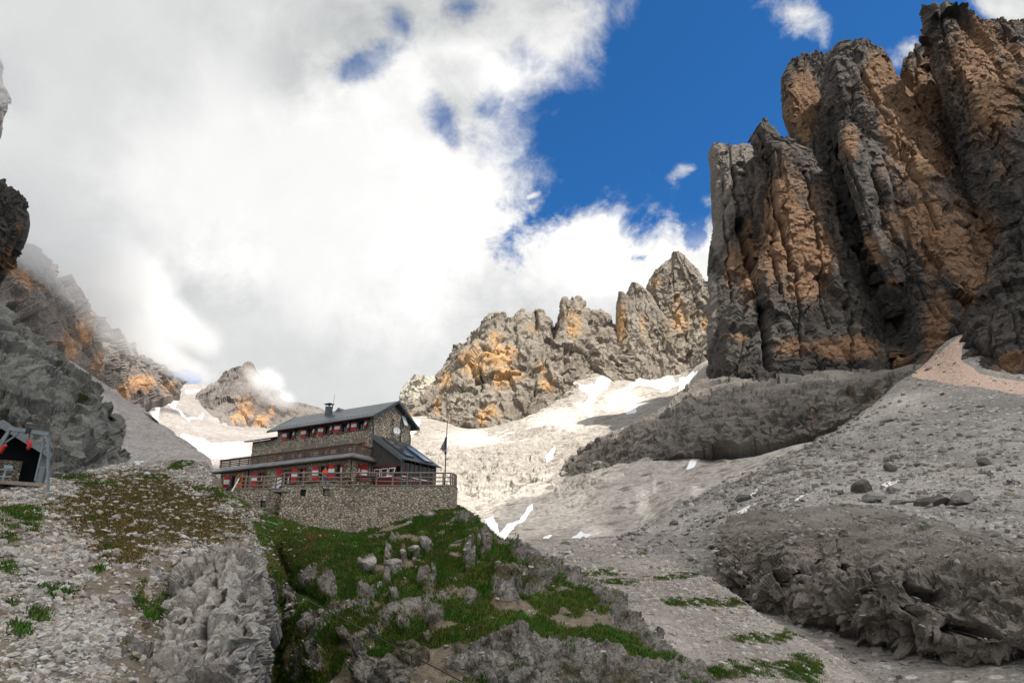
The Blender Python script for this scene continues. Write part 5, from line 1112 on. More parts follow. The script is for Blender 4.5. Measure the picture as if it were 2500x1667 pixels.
rl.box(-19.4, .18, yb_ - .12, yb_ + .05, 4.30, 4.37); rl.box(.02, .18, yb_ + .05, -.02, 4.30, 4.37)
bal = rl.build('balcony_railing', M_balc, house)
for k in range(14): p = MB(); xk = -19.2 + k * 1.475; p.box(xk - .05, xk + .05, yb_ - .018, yb_ + .07, 3.42, 4.29); p.build('baluster', M_balc, bal)
# downpipes
dp_ = MB(); dp_.tube([(OV - .3, fy - .06, zf), (OV - .35, -.5, zf - .35), (.12, -.10, zf - .95), (.12, -.10, 5.4)], .055, 8); dp_.build('downpipe', M_fascia, house, smooth_=True)
yq, zq = on_x(981, 1010, .1); dp2 = MB(); dp2.tube([(.1, yq, 8.3), (.1, yq, 5.3)], .05, 8); dp2.tube([(.55, by - .1, zf - .05), (.5, by - .15, zf - .4), (.12, GD - .1, zf - .6), (.12, GD - .1, 5.0)], .05, 8); dp2.build('downpipe', M_fascia, house, smooth_=True)
dp3 = MB(); dp3.tube([(.10, -EX - .10, 2.9), (.10, -EX - .10, .02)], .06, 8); xk = on_y(Z1(395), 1150, -EX)[0]; dp3.tube([(xk, -EX - .10, 2.9), (xk, -EX - .10, .02)], .06, 8); dp3.build('downpipe', M_black, house, smooth_=True)
# satellite dishes and skylight panel on the gable
def dish(px_, py_, r, m, ring, tilt):
    y_, z_ = on_x(px_, py_, .45); mb = MB(); V = []; F = []; n = 20
    nrm = Vector((.80, -.52, .28)).normalized(); u = nrm.cross(Vector((0, 0, 1))).normalized(); w_ = u.cross(nrm)
    c = Vector((.45, y_, z_))
    for j, (rr, dp) in enumerate(((0, .0), (.5, .035), (.85, .10), (1., .145))):
        for k in range(n): a = 2 * math.pi * k / n; V.append(c + (u * math.cos(a) + w_ * math.sin(a) * 1.08) * r * rr + nrm * dp * r * 2)
    for j in range(3):
        for k in range(n): F.append((j*n + k, j*n + (k+1) % n, (j+1)*n + (k+1) % n, (j+1)*n + k))
    V2 = [v - nrm * .03 for v in V]; mb.add(V, F); mb.add(V2, [f[::-1] for f in F]); mb.add(V[-n:] + V2[-n:], [(k, (k+1) % n, n + (k+1) % n, n + k) for k in range(n)])
    d = mb.build('satellite_dish', m, house, smooth_=True)
    if ring:
        rb_ = MB(); rb_.tube([c + (u * math.cos(2*math.pi*k/24) + w_ * math.sin(2*math.pi*k/24) * 1.08) * r * 1.0 + nrm * .29 * r for k in range(25)], r * .09, 6, False); rb_.build('rim', M_steel, d, smooth_=True)
    ar = MB(); ar.tube([c - nrm * .02, (0.0, y_, z_ - .1)], .03, 6); ar.tube([c - w_ * r * .95 + nrm * .2 * r, c + nrm * r * 1.1 - w_ * r * .3], .02, 6); ar.build('bracket', M_black, d)
dish(968.3, 1021, .36, M_dishr, True, 0); dish(968.3, 1052, .38, M_dish, False, 0)
y_, z_ = on_x(988, 1027, .25); sp = MB(); sp.prism([(.03, y_ - .3, z_ + .5), (.03, y_ + .3, z_ + .5), (.45, y_ + .3, z_ - .55), (.45, y_ - .3, z_ - .55)], (.06, 0, .03)); sp.build('tilted_panel', M_dish, house)
lm = MB(); lm.box(.05, .12, -.0, .35, 0, .1)
# ------------------------------------------------------------------ glazed wooden annex on the gable side
AD, AW = 3.8, 5.7
ZT1, ZT0 = 5.65, 2.85
zA = lambda x: ZT1 + (ZT0 - ZT1) * x / 4.25
ar_ = MB(); ar_.prism([(.012, -.35, ZT1), (4.25, -.35, ZT0), (4.25, AW + .1, ZT0), (.012, AW + .1, ZT1)], (0, 0, .14)); aroof = ar_.build('annex_roof', M_annexroof, house)
bb = MB(); bb.prism([(.012, -.39, ZT1 - .22), (4.25, -.39, ZT0 - .2), (4.25, -.39, ZT0 + .2), (.012, -.39, ZT1 + .2)], (0, .036, 0)); bb.build('barge_board', M_fascia, aroof)
gt = MB(); gt.tube([(4.32, -.4, ZT0 + .05), (4.32, AW + .15, ZT0 + .05)], .085, 8); gt.tube([(4.32, -.2, ZT0), (4.25, -.16, ZT0 - .25), (3.92, -.06, ZT0 - .6), (3.92, -.06, .02)], .05, 8); gt.build('gutter', M_fascia, aroof, smooth_=True)
bw = MB(); bw.add([(.02, 0, 2.42), (AD, 0, 2.42), (AD, 0, zA(AD) - .01), (.02, 0, zA(.02) - .01), (.02, .12, 2.42), (AD, .12, 2.42), (AD, .12, zA(AD) - .01), (.02, .12, zA(.02) - .01)], [(0, 1, 2, 3), (7, 6, 5, 4), (0, 4, 5, 1), (1, 5, 6, 2), (2, 6, 7, 3), (3, 7, 4, 0)])
for k in range(23): xk = .1 + k * .165; bw.box(xk - .018, xk + .018, -.03, -.002, 2.42, zA(xk) - .03)
bw.box(.02, .35, -.004, .12, .02, 2.417)
bw.build('board_cladding', M_board, house)
lo_ = MB(); lo_.box(.36, AD, 0, .1, .02, 1.18); lo_.build('lower_panel', M_redframe, house)
bk = MB(); bk.box(.36, AD, AW - .1, AW, .02, 1.05); bk.prism([(.02, AW - .1, 2.5), (AD, AW - .1, 2.5), (AD, AW - .1, zA(AD) - .02), (.02, AW - .1, zA(.02) - .02)], (0, .1, 0)); bk.build('back_panel', M_board, house)
cl_ = MB(); cl_.box(.03, AD - .1, .13, AW - .12, 2.44, 2.5); cl_.build('annex_ceiling', M_board, house)
fr_ = MB()
for xk in (.36, 1.30, 2.24, 3.16): fr_.box(xk, xk + .09, .01, .09, 1.19, 2.41)
fr_.box(.36, AD, .01, .09, 2.30, 2.415); fr_.build('window_posts', M_redframe, house)
for i, xk in enumerate((.50, 1.44, 2.42)):
    wv = MB(); x1_ = xk + .78; tip = 0 if i < 2 else .35
    def Q(x, z): return (x, -.03 - tip * (z - 1.25) / 1.0 if False else -.03 - tip * (2.2 - z), z)
    for (a, b, c, d_) in ((xk, xk + .07, 1.3, 2.2), (x1_ - .07, x1_, 1.3, 2.2), (xk + .07, x1_ - .07, 1.3, 1.42), (xk + .07, x1_ - .07, 2.13, 2.2)): wv.prism([Q(a, c), Q(b, c), Q(b, d_), Q(a, d_)], (0, .05, 0))
    o = wv.build('window', M_white, house); pn = MB(); pn.prism([Q(xk + .07, 1.42), Q(x1_ - .07, 1.42), Q(x1_ - .07, 2.13), Q(xk + .07, 2.13)], (0, .02, 0)); pn.build('pane', M_glass, o)
pc = MB()
for yk in (0.02, 1.42, 2.85, 4.25, AW - .16): pc.box(AD - .04, AD + .12, yk, yk + .15, .02, zA(AD) - .02)
pc.build('veranda_posts', M_fascia, house)
vf = MB()
for yk in (.72, 2.1, 3.5, 4.95): vf.box(AD, AD + .07, yk, yk + .07, .95, zA(AD) - .06)
for y0_, y1_ in ((.18, 1.41), (1.58, 2.84), (3.01, 4.24), (4.41, AW - .17)): vf.box(AD + .005, AD + .06, y0_, y1_, .88, .95); vf.box(AD + .005, AD + .06, y0_, y1_, zA(AD) - .14, zA(AD) - .06); vf.box(AD + .008, AD + .058, y0_, y1_, .06, .25)
vfo = vf.build('veranda_frames', M_redframe, house)
for y0_, y1_ in ((.18, 1.41), (1.58, 2.84), (3.01, 4.24), (4.41, AW - .17)): pn = MB(); pn.box(AD + .02, AD + .035, y0_, y1_, .25, zA(AD) - .14); pn.build('pane', M_glass, vfo)
wr = MB(); wr.box(AD + .062, AD + .085, .18, AW - .17, 1.32, 1.39); wr.build('white_rail', M_white, vfo)
# solar panels on the annex roof
def panel(x0, x1, y0, y1, lift):
    n = Vector((ZT1 - ZT0, 0, 4.25)).normalized(); q = [(x0, y0, zA(x0) + .14), (x1, y0, zA(x1) + .14), (x1, y1, zA(x1) + .14), (x0, y1, zA(x0) + .14)]
    q = [Vector(a) + n * lift for a in q]; mb = MB().prism(q, n * .06); o = mb.build('solar_panel', M_solar, house)
    e = MB()
    for i in range(4): e.bar(q[i] + n * .035, q[(i+1) % 4] + n * .035, .06, .10, tuple(n))
    e.build('panel_frame', M_fascia, o)
panel(.5, 3.7, .75, 2.15, .07); panel(1.35, 4.1, 3.35, 4.75, .10)

# ------------------------------------------------------------------ terrace: retaining wall, floor, coping, doors and cellar windows (world axes)
FY = 63.0
def xat(px_, y_, z_):
    zc = y_ * CP + z_ * SP; return (px_ - CX) / FPX * zc
xl = xat(690, FY, ZT); xr = xat(1100, FY, ZT); XR = xat(1116.5, FY + 2.2, ZT); LY = 65.3; xlow = xat(569, LY, ZT)
terr_ = empty('terrace', (xl, FY, ZT - 5)); tag(terr_, 'broad stone terrace with rough masonry wall in front of the mountain house', 'terrace')
TO = Vector((xl, FY, ZT - 5))
def tb(mb, name, mat, parent=None, **kw):
    mb.v = [(a[0] - TO.x, a[1] - TO.y, a[2] - TO.z) for a in mb.v]; return mb.build(name, mat, parent or terr_, **kw)
arc = [(xr + (XR - xr) * math.sin(a), FY + 2.4 * (1 - math.cos(a))) for a in np.linspace(0, math.pi / 2, 9)]
tw = MB(); zb = ZT - 5.4
def zrow(py_, y_): v = (CY - py_) / FPX; return (SP + v * CP) / (CP - v * SP) * y_
cw = [(xat(Z1(848), FY, ZT), xat(Z1(900), FY, ZT), zrow(1211, FY), zrow(1194, FY)), (xat(Z1(1048), FY, ZT), xat(Z1(1108), FY, ZT), zrow(1209.5, FY), zrow(1193, FY))]
wall_holes(tw, (0, FY, 0), X_, Z_, N_, xl, xr, zb, ZT - .10, cw, .3, .5)
for (a, b) in zip(arc[:-1], arc[1:]): tw.add([(a[0], a[1], zb), (b[0], b[1], zb), (b[0], b[1], ZT - .1), (a[0], a[1], ZT - .1)], [(0, 1, 2, 3)])
XB = lambda y: XR * y / (FY + 2.4) - .35 * (y - FY - 2.4) / 10
tw.add([(XR, FY + 2.4, zb), (XB(FY + 15), FY + 15, zb), (XB(FY + 15), FY + 15, ZT - .1), (XR, FY + 2.4, ZT - .1)], [(0, 1, 2, 3)])
# return wall with the dark cellar door, and the recessed left section
wall_holes(tw, (xl, 0, 0), (0, -1, 0), Z_, (-1, 0, 0), -LY, -FY - .003, zb, ZT - .1, [(-LY + .45, -FY - .45, zb + .5, ZT - 1.0)], .3, .4)
wlow = (xat(Z1(505), LY, ZT), xat(Z1(550), LY, ZT), zrow(1238, LY), zrow(1222, LY))
wall_holes(tw, (0, LY, 0), X_, Z_, N_, xlow - 2.2, xl - .003, zb, ZT - .1, [wlow], .3, .5)
tb(tw, 'wall', M_terr, recalc=False)
fm = MB(); pol = [(xlow - 3.4, LY - .05), (xl - .06, LY - .05), (xl - .06, FY - .06)] + [(a[0] + .04, a[1] - .04) for a in arc] + [(XB(FY + 15) + .05, FY + 15), (xlow - 9, FY + 19)]
fm.prism([(a[0], a[1], ZT - .10 + .003) for a in pol], (0, 0, .10)); tb(fm, 'floor', M_conc)
for k, h in enumerate(cw + [wlow]):
    y0_ = FY if k < 2 else LY; f = MB(); q = .09
    for a in ((h[0], h[0] + q, h[2], h[3]), (h[1] - q, h[1], h[2], h[3]), (h[0] + q, h[1] - q, h[2], h[2] + q), (h[0] + q, h[1] - q, h[3] - q, h[3])): f.box(a[0], a[1], y0_ + .2, y0_ + .3, a[2], a[3])
    o = tb(f, 'cellar_window', M_black)
    p = MB(); p.box(h[0] + q, h[1] - q, y0_ + .24, y0_ + .26, h[2] + q, h[3] - q); p.v = [(a[0] - TO.x, a[1] - TO.y, a[2] - TO.z) for a in p.v]
    p.build('pane', [M_dark, plain('dusty_pane', (.17, .15, .11), .5), plain('teal_pane', (.06, .10, .10), .3)][k], o)
dm = MB(); dm.box(xl + .12, xl + .2, FY + .45, LY - .45, zb + .5, ZT - 1.0); dr_ = tb(dm, 'cellar_door', M_dark)
sl2 = MB(); sl2.box(xl - .9, xl + .5, FY - .12, LY + .1, ZT - .62, ZT - .45); tb(sl2, 'door_slab', M_conc)
lg = MB(); lg.box(xl - .01, xl + .35, FY - .025, FY + .3, zb + 1.2, zb + 1.35)
# ------------------------------------------------------------------ terrace railing of round timber
rail = empty('terrace_railing', (xl, FY + .12, ZT)); tag(rail, 'weathered wooden post and rail fence along the terrace edge', 'railing'); RO = Vector((xl, FY + .12, ZT))
def rb_(mb, name, mat=M_rail, **kw): mb.v = [(a[0] - RO.x, a[1] - RO.y, a[2] - RO.z) for a in mb.v]; return mb.build(name, mat, rail, **kw)
line = [(xat(p_, FY + .12, ZT), FY + .12) for p_ in (692, 740, 786, 832, 878, 918, 958, 994, 1026, 1058, 1082)] + [(a[0] - .1, a[1] + .1) for a in arc[1::2]] + [(XB(FY + q) - .12, FY + q) for q in (5, 8, 11, 14)]
lineL = [(xat(p_, LY + .12, ZT), LY + .12) for p_ in (574, 609, 643, 672)]
for q in line + lineL:
    p = MB(); p.tube([(q[0], q[1], ZT - .02), (q[0] + random.uniform(-.02, .02), q[1], ZT + 1.12)], [.085, .075], 8); rb_(p, 'post')
rj = lambda z_: [(q[0], q[1], ZT + z_ + random.uniform(-.025, .025)) for q in line]
rjL = lambda z_: [(xl + .1, FY + .12, ZT + z_ + .02)] + [(q[0], q[1], ZT + z_ - .04 + random.uniform(-.02, .02)) for q in reversed(lineL)]
for z_, r_ in ((1.10, .075), (.70, .055), (.34, .055)):
    p = MB(); p.tube(rj(z_), r_, 7); rb_(p, 'rail', smooth_=True); p = MB(); p.tube(rjL(z_), r_, 7); rb_(p, 'rail', smooth_=True)
# ------------------------------------------------------------------ steps down to the cellar door
st0 = W(548, 1199, LY - .7); st1 = W(660, 1256, 62.6)
steps = empty('stone_steps', tuple(st1)); tag(steps, 'stone steps descending along the left terrace wall to the dark cellar door', 'steps')
for k in range(9):
    f = k / 8; c = Vector(st0) * (1 - f) + Vector(st1) * f - Vector(st1); m = MB(); m.box(c.x - .38, c.x + .38, c.y - .55, c.y + .75, c.z - .45, c.z); m.build('step', M_conc, steps, bevel=.02)
# ------------------------------------------------------------------ people, furniture and small things on the terrace
def skin(name, chains, mat, parent=None, sub=2):
    """a body grown round a skeleton: chains of (point, radius); the first point is the root"""
    V, E, Rr, key = [], [], [], {}
    for ch in chains:
        prev = None
        for p, r in ch:
            k = tuple(round(q, 3) for q in p)
            if k not in key: key[k] = len(V); V.append(p); Rr.append(r)
            if prev is not None and prev != key[k]: E.append((prev, key[k]))
            prev = key[k]
    me = bpy.data.meshes.new(name); me.from_pydata(V, E, []); o = bpy.data.objects.new(name, me); COL.objects.link(o)
    o.modifiers.new('skin', 'SKIN').use_smooth_shade = True
    for i, r in enumerate(Rr): d = me.skin_vertices[0].data[i]; d.radius = r if isinstance(r, (tuple, list)) else (r, r); d.use_root = i == 0
    if sub: s_ = o.modifiers.new('sub', 'SUBSURF'); s_.levels = sub; s_.render_levels = sub
    me.materials.append(mat)
    if parent is not None: o.parent = parent
    return o
M_skin = plain('skin', (.42, .24, .17), .6); M_jacket = plain('orange_red_jacket', (.62, .035, .012), .7, 0, .3, .2, 14.); M_jeans = plain('blue_trousers', (.025, .11, .24), .8, 0, .2, .25, 14.)
M_cap = plain('dark_blue_cap', (.012, .02, .05), .8); M_shoe = plain('dark_boots', (.03, .028, .026), .7); M_hair = plain('dark_hair', (.03, .02, .014), .8)
def person(loc, rz):
    r = empty('person', loc, rz)
    L = lambda *a: Vector(a)
    body = [[(L(0, 0, .95), .13), (L(0, .005, 1.12), .125), (L(0, 0, 1.32), (.17, .12)), (L(0, .01, 1.46), (.10, .08)), (L(0, 0, 1.54), .052), (L(0, -.02, 1.61), (.070, .082)), (L(0, -.015, 1.69), (.078, .092)), (L(0, 0, 1.765), (.06, .07))]]
    for s_ in (-1, 1):
        body.append([(L(0, 0, .95), .13), (L(s_ * .10, 0, .86), .092), (L(s_ * .115, -.02, .50), .058), (L(s_ * .12, .0, .30), .052), (L(s_ * .125, .01, .09), .038), (L(s_ * .13, -.05, .045), .04), (L(s_ * .135, -.13, .035), .032)])
        wr = L(s_ * .20, -.30, 1.06); hd = L(s_ * .185, -.365, 1.075)
        body.append([(L(0, 0, 1.32), (.17, .12)), (L(s_ * .19, 0, 1.40), .062), (L(s_ * .27, .03, 1.18), .044), (L(s_ * .265, -.02, 1.11), .040), (wr, .026), (hd, (.038, .018))])
        for k in range(4):
            b = hd + L((k - 1.5) * .019, -.045, 0); body.append([(hd, (.038, .018)), (b, .009), (b + L(0, -.03 - .004 * (k in (1, 2)), -.012), .008), (b + L(0, -.042, -.038), .007)])
        body.append([(hd, (.038, .018)), (hd + L(-s_ * .04, -.01, .0), .010), (hd + L(-s_ * .052, -.045, -.012), .008)])
    skin('body', body, M_skin, r, 1)
    jk = [[(L(0, 0, .93), (.175, .135)), (L(0, .0, 1.10), (.165, .135)), (L(0, 0, 1.30), (.195, .142)), (L(0, .01, 1.45), (.125, .10)), (L(0, 0, 1.52), .07)]]
    for s_ in (-1, 1): jk.append([(L(0, 0, 1.30), (.195, .142)), (L(s_ * .20, 0, 1.40), .078), (L(s_ * .28, .03, 1.18), .062), (L(s_ * .272, -.02, 1.11), .056), (L(s_ * .206, -.28, 1.062), .042)])
    skin('jacket', jk, M_jacket, r, 2)
    tr_ = [[(L(0, 0, .98), (.155, .125)), (L(0, 0, .90), (.16, .13))]]
    for s_ in (-1, 1): tr_.append([(L(0, 0, .90), (.16, .13)), (L(s_ * .10, 0, .80), .10), (L(s_ * .115, -.02, .50), .074), (L(s_ * .12, 0, .30), .068), (L(s_ * .125, .01, .08), .064)])
    skin('trousers', tr_, M_jeans, r, 2)
    for s_ in (-1, 1): skin('boot', [[(L(s_ * .125, .03, .05), .055), (L(s_ * .13, -.06, .04), .05), (L(s_ * .136, -.15, .032), .04)]], M_shoe, r, 2)
    skin('cap', [[(L(0, .012, 1.70), (.088, .102)), (L(0, .005, 1.775), (.082, .092)), (L(0, .0, 1.80), (.05, .06))], [(L(0, .012, 1.70), (.088, .102)), (L(0, -.09, 1.715), (.07, .012)), (L(0, -.16, 1.705), (.06, .010))]], M_cap, r, 2)
    skin('hair', [[(L(0, .055, 1.66), (.066, .045)), (L(0, .045, 1.60), (.058, .03))]], M_hair, r, 1)
    nb = MB(); nb.add([(-.012, -.098, 1.655), (.012, -.098, 1.655), (0, -.128, 1.645), (0, -.10, 1.69)], [(0, 1, 2), (1, 3, 2), (3, 0, 2), (0, 3, 1)]); nb.build('nose', M_skin, r)
    for s_ in (-1, 1): e = MB(); e.box(s_ * .03 - .012, s_ * .03 + .012, -.103, -.094, 1.685, 1.697); e.build('eye', M_black, r); e = MB(); e.box(s_ * .076 - .01, s_ * .076 + .012, -.015, .02, 1.65, 1.71); e.build('ear', M_skin, r)
    m = MB(); m.box(-.022, .022, -.098, -.09, 1.612, 1.62); m.build('mouth', M_redframe, r)
    return r
pp = person((xat(793, FY + .95, ZT + .9), FY + .95, ZT + .003), R(14)); tag(pp, 'person in orange red jacket, blue trousers and dark cap standing at the railing', 'person')

def table(px_, yl, rz, lab, top=M_rail):
    """a picnic table with two benches joined to it"""
    x_, _ = on_y(px_, 1172, yl); loc = HA + HX * x_ + HY * yl; r = empty('picnic_table', tuple(loc), HR + rz)
    m = MB()
    for k in range(5): m.box(-.95, .95, -.40 + k * .16, -.40 + k * .16 + .145, .72, .76)
    m.build('tabletop', top, r)
    for s_ in (-1, 1):
        b = MB(); b.box(-.95, .95, s_ * .74 - .14, s_ * .74 + .14, .42, .46); b.build('bench', M_rail, r)
        l = MB(); xk = s_ * .7; l.bar((xk, -.6, .02), (xk, -.22, .72), .05); l.bar((xk, .6, .02), (xk, .22, .72), .05); l.bar((xk, -.85, .40), (xk, .85, .40), .05); l.build('leg_frame', M_black, r)
    return tag(r, lab, 'table', 'wooden picnic tables on the terrace')
table(597, -3.9, 0, 'wooden picnic table near the orange doorway at the left end of the terrace'); table(640, -3.9, .05, 'wooden picnic table in front of the third ground floor window')
table(715, -4.2, -.04, 'wooden picnic table behind the corner of the railing'); table(762, -4.0, .03, 'wooden picnic table just left of the person in the red jacket'); table(838, -4.2, 0, 'wooden picnic table right of the person in the red jacket'); table(893, -4.4, .5, 'tilted wooden table beside the ladder and barrier tape')
# leaning ladder at the corner of the house
q0 = HA + HX * 1.05 + HY * -1.0; q1 = HA + HX * .16 + HY * -.12
ld = empty('wooden_ladder', tuple(q0)); tag(ld, 'grey wooden ladder leaning on the house corner beside the annex', 'ladder')
a0, a1 = Vector((0, 0, .01)), Vector((q1.x - q0.x, q1.y - q0.y, 2.75)); sd = Vector((HY.x, HY.y, 0)) * .2
for s_ in (-1, 1): m = MB(); m.bar(a0 + sd * s_, a1 + sd * s_, .06); m.build('side_rail', M_post, ld)
for k in range(9): f = (k + .6) / 9.4; c = a0.lerp(a1, f); m = MB(); m.bar(c - sd, c + sd, .04); m.build('rung', M_post, ld)
# flag pole
fpx, fy_ = 1086, FY + 1.2; x0_ = xat(fpx - .5, fy_, ZT); fp = empty('flagpole', (x0_, fy_, ZT)); tag(fp, 'tall dark flagpole with limp torn flags at the right end of the terrace', 'flagpole')
ph = zrow(1027, fy_) - ZT; m = MB(); m.tube([(0, 0, 0), (.02, 0, ph * .5), (.06, 0, ph)], [.06, .05, .035], 8); m.build('pole', M_black, fp, smooth_=True)
def cloth(name, z0, z1, w_, mat, seed):
    m = MB(); n, k_ = 14, 8; V = []
    for i in range(n + 1):
        f = i / n; zz = z1 + (z0 - z1) * f
        for j in range(k_ + 1):
            g_ = j / k_; V.append((.03 - g_ * w_ * (.12 + .88 * f ** .8) , .10 * math.sin(g_ * 7 + f * 3 + seed) * (.3 + g_), zz - g_ * .25 * (1 - f) + .10 * math.sin(g_ * 9 + seed)))
    m.add(V, [(i*(k_+1)+j, i*(k_+1)+j+1, (i+1)*(k_+1)+j+1, (i+1)*(k_+1)+j) for i in range(n) for j in range(k_)]); m.build(name, mat, fp, smooth_=True)
def flag_mat(name, a, b, c):
    t = NT(name); s_ = t.n('ShaderNodeSeparateXYZ'); t.l(t.tc, s_.inputs[0]); n = t.noise(9, 3, .6)
    f = t.math('ADD', s_.outputs[0], t.math('MULTIPLY', n, .1)); return t.done(t.mix(t.ramp(f, -.28, -.22), b, t.mix(t.ramp(f, -.12, -.08), c, a)), .9)
cloth('flag', zrow(1100, fy_) - ZT, zrow(1062, fy_) - ZT, .62, flag_mat('faded_flag', (.03, .05, .13), (.20, .14, .14), (.24, .20, .20)), 1.); cloth('small_flag', zrow(1108, fy_) - ZT, zrow(1094, fy_) - ZT, .26, flag_mat('dark_faded_flag', (.06, .06, .08), (.12, .11, .11), (.09, .08, .09)), 2.4)
# red and white barrier tape in front of the annex
def tape_mat():
    t = NT('barrier_tape'); s_ = t.n('ShaderNodeSeparateXYZ'); t.l(t.tc, s_.inputs[0]); f = t.math('FRACT', t.math('MULTIPLY', s_.outputs[0], 4.5)); return t.done(t.mix(t.ramp(f, .46, .5), (.6, .58, .55), (.42, .015, .015)), .5)
M_tape = tape_mat()
def tape(px0, py0, px1, py1, y_, lab):
    a = Vector(W(px0, py0, y_)); b = Vector(W(px1, py1, y_)); r = []
    m = MB(); n = 24; V = []
    for i in range(n + 1):
        f = i / n; p = a.lerp(b, f) - a; p.z -= .10 * 4 * f * (1 - f); tw_ = .5 * math.sin(f * 9)
        for s_ in (-1, 1):
            for q in (-.004, .004): V.append((p.x, p.y + s_ * .04 * math.sin(tw_) + q, p.z + s_ * .04 * math.cos(tw_)))
    F = []
    for i in range(n): b_ = i * 4; F += [(b_, b_+2, b_+6, b_+4), (b_+1, b_+5, b_+7, b_+3), (b_, b_+4, b_+5, b_+1), (b_+2, b_+3, b_+7, b_+6)]
    m.add(V, F); o = m.build('barrier_tape', M_tape); o.location = a; tag(o, lab, 'tape', 'red and white barrier tapes')
z3 = lambda x, y: (830 + x * .1467, 970 + y * .1467)
tape(*z3(605, 1262), *z3(850, 1268), FY + .32, 'upper short strand of red and white tape below the white annex windows'); tape(*z3(300, 1335), *z3(590, 1372), FY + .30, 'red and white tape left of the ladder foot'); tape(*z3(870, 1325), *z3(1530, 1392), FY + .30, 'long red and white tape in front of the glazed veranda')
# things at the left end of the terrace
ez = empty('menu_easel', tuple(W(582, 1192, LY + .7))); tag(ez, 'orange wooden easel board standing behind the railing at the left end', 'easel')
m = MB(); m.bar((-.28, 0, 0), (-.16, .02, 1.45), .07); m.bar((.28, 0, 0), (.2, .02, 1.45), .07); m.bar((0, .55, 0), (0, .06, 1.4), .05); m.build('stand', M_orange, ez); m = MB(); m.prism([(-.26, -.04, .1), (.26, -.04, .1), (.24, -.02, .55), (-.24, -.02, .55)], (0, .04, 0)); m.build('board', M_orange, ez)
o = MB().prism([(0, 0, 0), (.14, 0, 0), (.62, .1, 1.25), (.50, .1, 1.25)], (0, .05, 0)).build('leaning_plank', M_white); o.location = tuple(W(564, 1199, LY - .25)); tag(o, 'white plank leaning on the left end post of the railing', 'plank')
m = MB(); m.prism([(0, 0, 0), (.62, 0, 0), (.74, .3, .42), (.12, .3, .42)], (0, .04, .0)); o = m.build('tilted_board', plain('blue_white_board', (.33, .38, .50), .4)); o.location = tuple(W(663, 1191.5, LY + .35)); tag(o, 'pale blue board lying tilted beside the corner of the railing', 'board')
rs = empty('rucksack', tuple(W(558, 1199, LY - .1))); tag(rs, 'black rucksack heap on the ground beside the white leaning plank', 'rucksack')
skin('bag', [[(Vector((0, 0, .12)), .17), (Vector((.02, .02, .4)), .2), (Vector((.03, .03, .66)), .15)], [(Vector((0, 0, .12)), .17), (Vector((-.2, -.04, .16)), .12)]], M_black, rs, 2); skin('pocket', [[(Vector((.02, -.17, .2)), .08), (Vector((.03, -.17, .4)), .08)]], M_cap, rs, 1)
for px_, h_, w_, lab in ((519, .95, .17, 'narrow grey plank post standing beside the rubble left of the house'), (530, .90, .26, 'wide grey plank post standing next to a narrower one left of the house')):
    b = W(px_, 1194, 66.0); m = MB(); m.prism([(-w_, -.05, -.3), (w_, -.05, -.3), (w_ * .92, 0, h_), (w_ * .2, 0, h_ + .12), (-w_ * .9, 0, h_ + .02)], (0, .12, 0)); o = m.build('plank_post', M_post, bevel=.01); o.location = tuple(b); tag(o, lab, 'post')
# green pipe on the slope, sign post with panel, bundle
def at_hill(px_, py_): p, n = hill_at(px_, py_); return Vector(p), Vector(n)
a, _ = at_hill(657, 1270); b, _ = at_hill(683, 1284); m = MB(); m.tube([(0, 0, .16), tuple((b - a) + Vector((0, 0, .12)))], .10, 10); o = m.build('green_pipe', plain('green_plastic', (.02, .20, .06), .5), smooth_=True); o.location = a - Vector((0, .15, 0)); tag(o, 'short green pipe lying on the grass below the dark cellar door', 'pipe')
a, _ = at_hill(336, 1152); sg_ = empty('signpost', tuple(a)); tag(sg_, 'slim post with grey panel and small white signs on the rubble heap', 'signpost')
k_ = a.y / FPX; m = MB(); m.tube([(0, 0, -.2), (.10, 0, 34 * k_)], .05, 6); m.build('pole', M_steel, sg_)
m = MB(); m.prism([(-.55, -.1, 29 * k_), (.62, -.1, 30.5 * k_), (.55, .35, 37 * k_), (-.5, .35, 36.5 * k_)], (0, .02, .04)); m.build('panel', plain('grey_panel', (.16, .17, .17), .35), sg_)
m = MB(); m.box(-.5, .05, -.06, -.03, 22 * k_, 26 * k_); m.box(.10, .55, -.06, -.03, 22.5 * k_, 26.5 * k_); m.box(-.3, .2, -.08, -.05, 17 * k_, 21.5 * k_); m.build('sign', M_white, sg_)
a, _ = at_hill(352, 1160); bn = skin('bundle', [[(Vector((0, 0, .1)), .2), (Vector((.35, 0, .2)), .24), (Vector((.7, .05, .08)), .16)]], plain('blue_white_cloth', (.42, .46, .62), .8, 0, .2, .3, 5.), None, 2); bn.location = a; tag(bn, 'pale blue and white bundle lying on stones beside the signpost', 'bundle')

# ------------------------------------------------------------------ cable hut and its steel gantry at the left edge
HY_ = 54.0; def_z = lambda py_, y_: zrow(py_, y_)
fz_ = zrow(1173, HY_)
def WX(px_, py_, y_=HY_): q = W(px_, py_, y_); return float(q[0]), float(q[2])
pk = WX(7, 1029); ev = WX(126, 1109); ev = (pk[0] + (ev[0] - pk[0]) * .83, ev[1] + .38); ev2 = (2 * pk[0] - ev[0], ev[1])
hut = empty('cable_hut', (pk[0], HY_, fz_), R(38)); tag(hut, 'dark gabled cable hut with open black front and grey barge boards', 'hut')
def hb(mb, name, mat, par=None): mb.v = [(a[0] - pk[0], a[1] - HY_, a[2] - fz_) for a in mb.v]; return mb.build(name, mat, par or hut)
DP = 5.5
M_shed = plain('dark_shed_boards', (.055, .058, .06), .8); M_grey = plain('grey_barge_metal', (.12, .135, .14), .5)
m = MB()
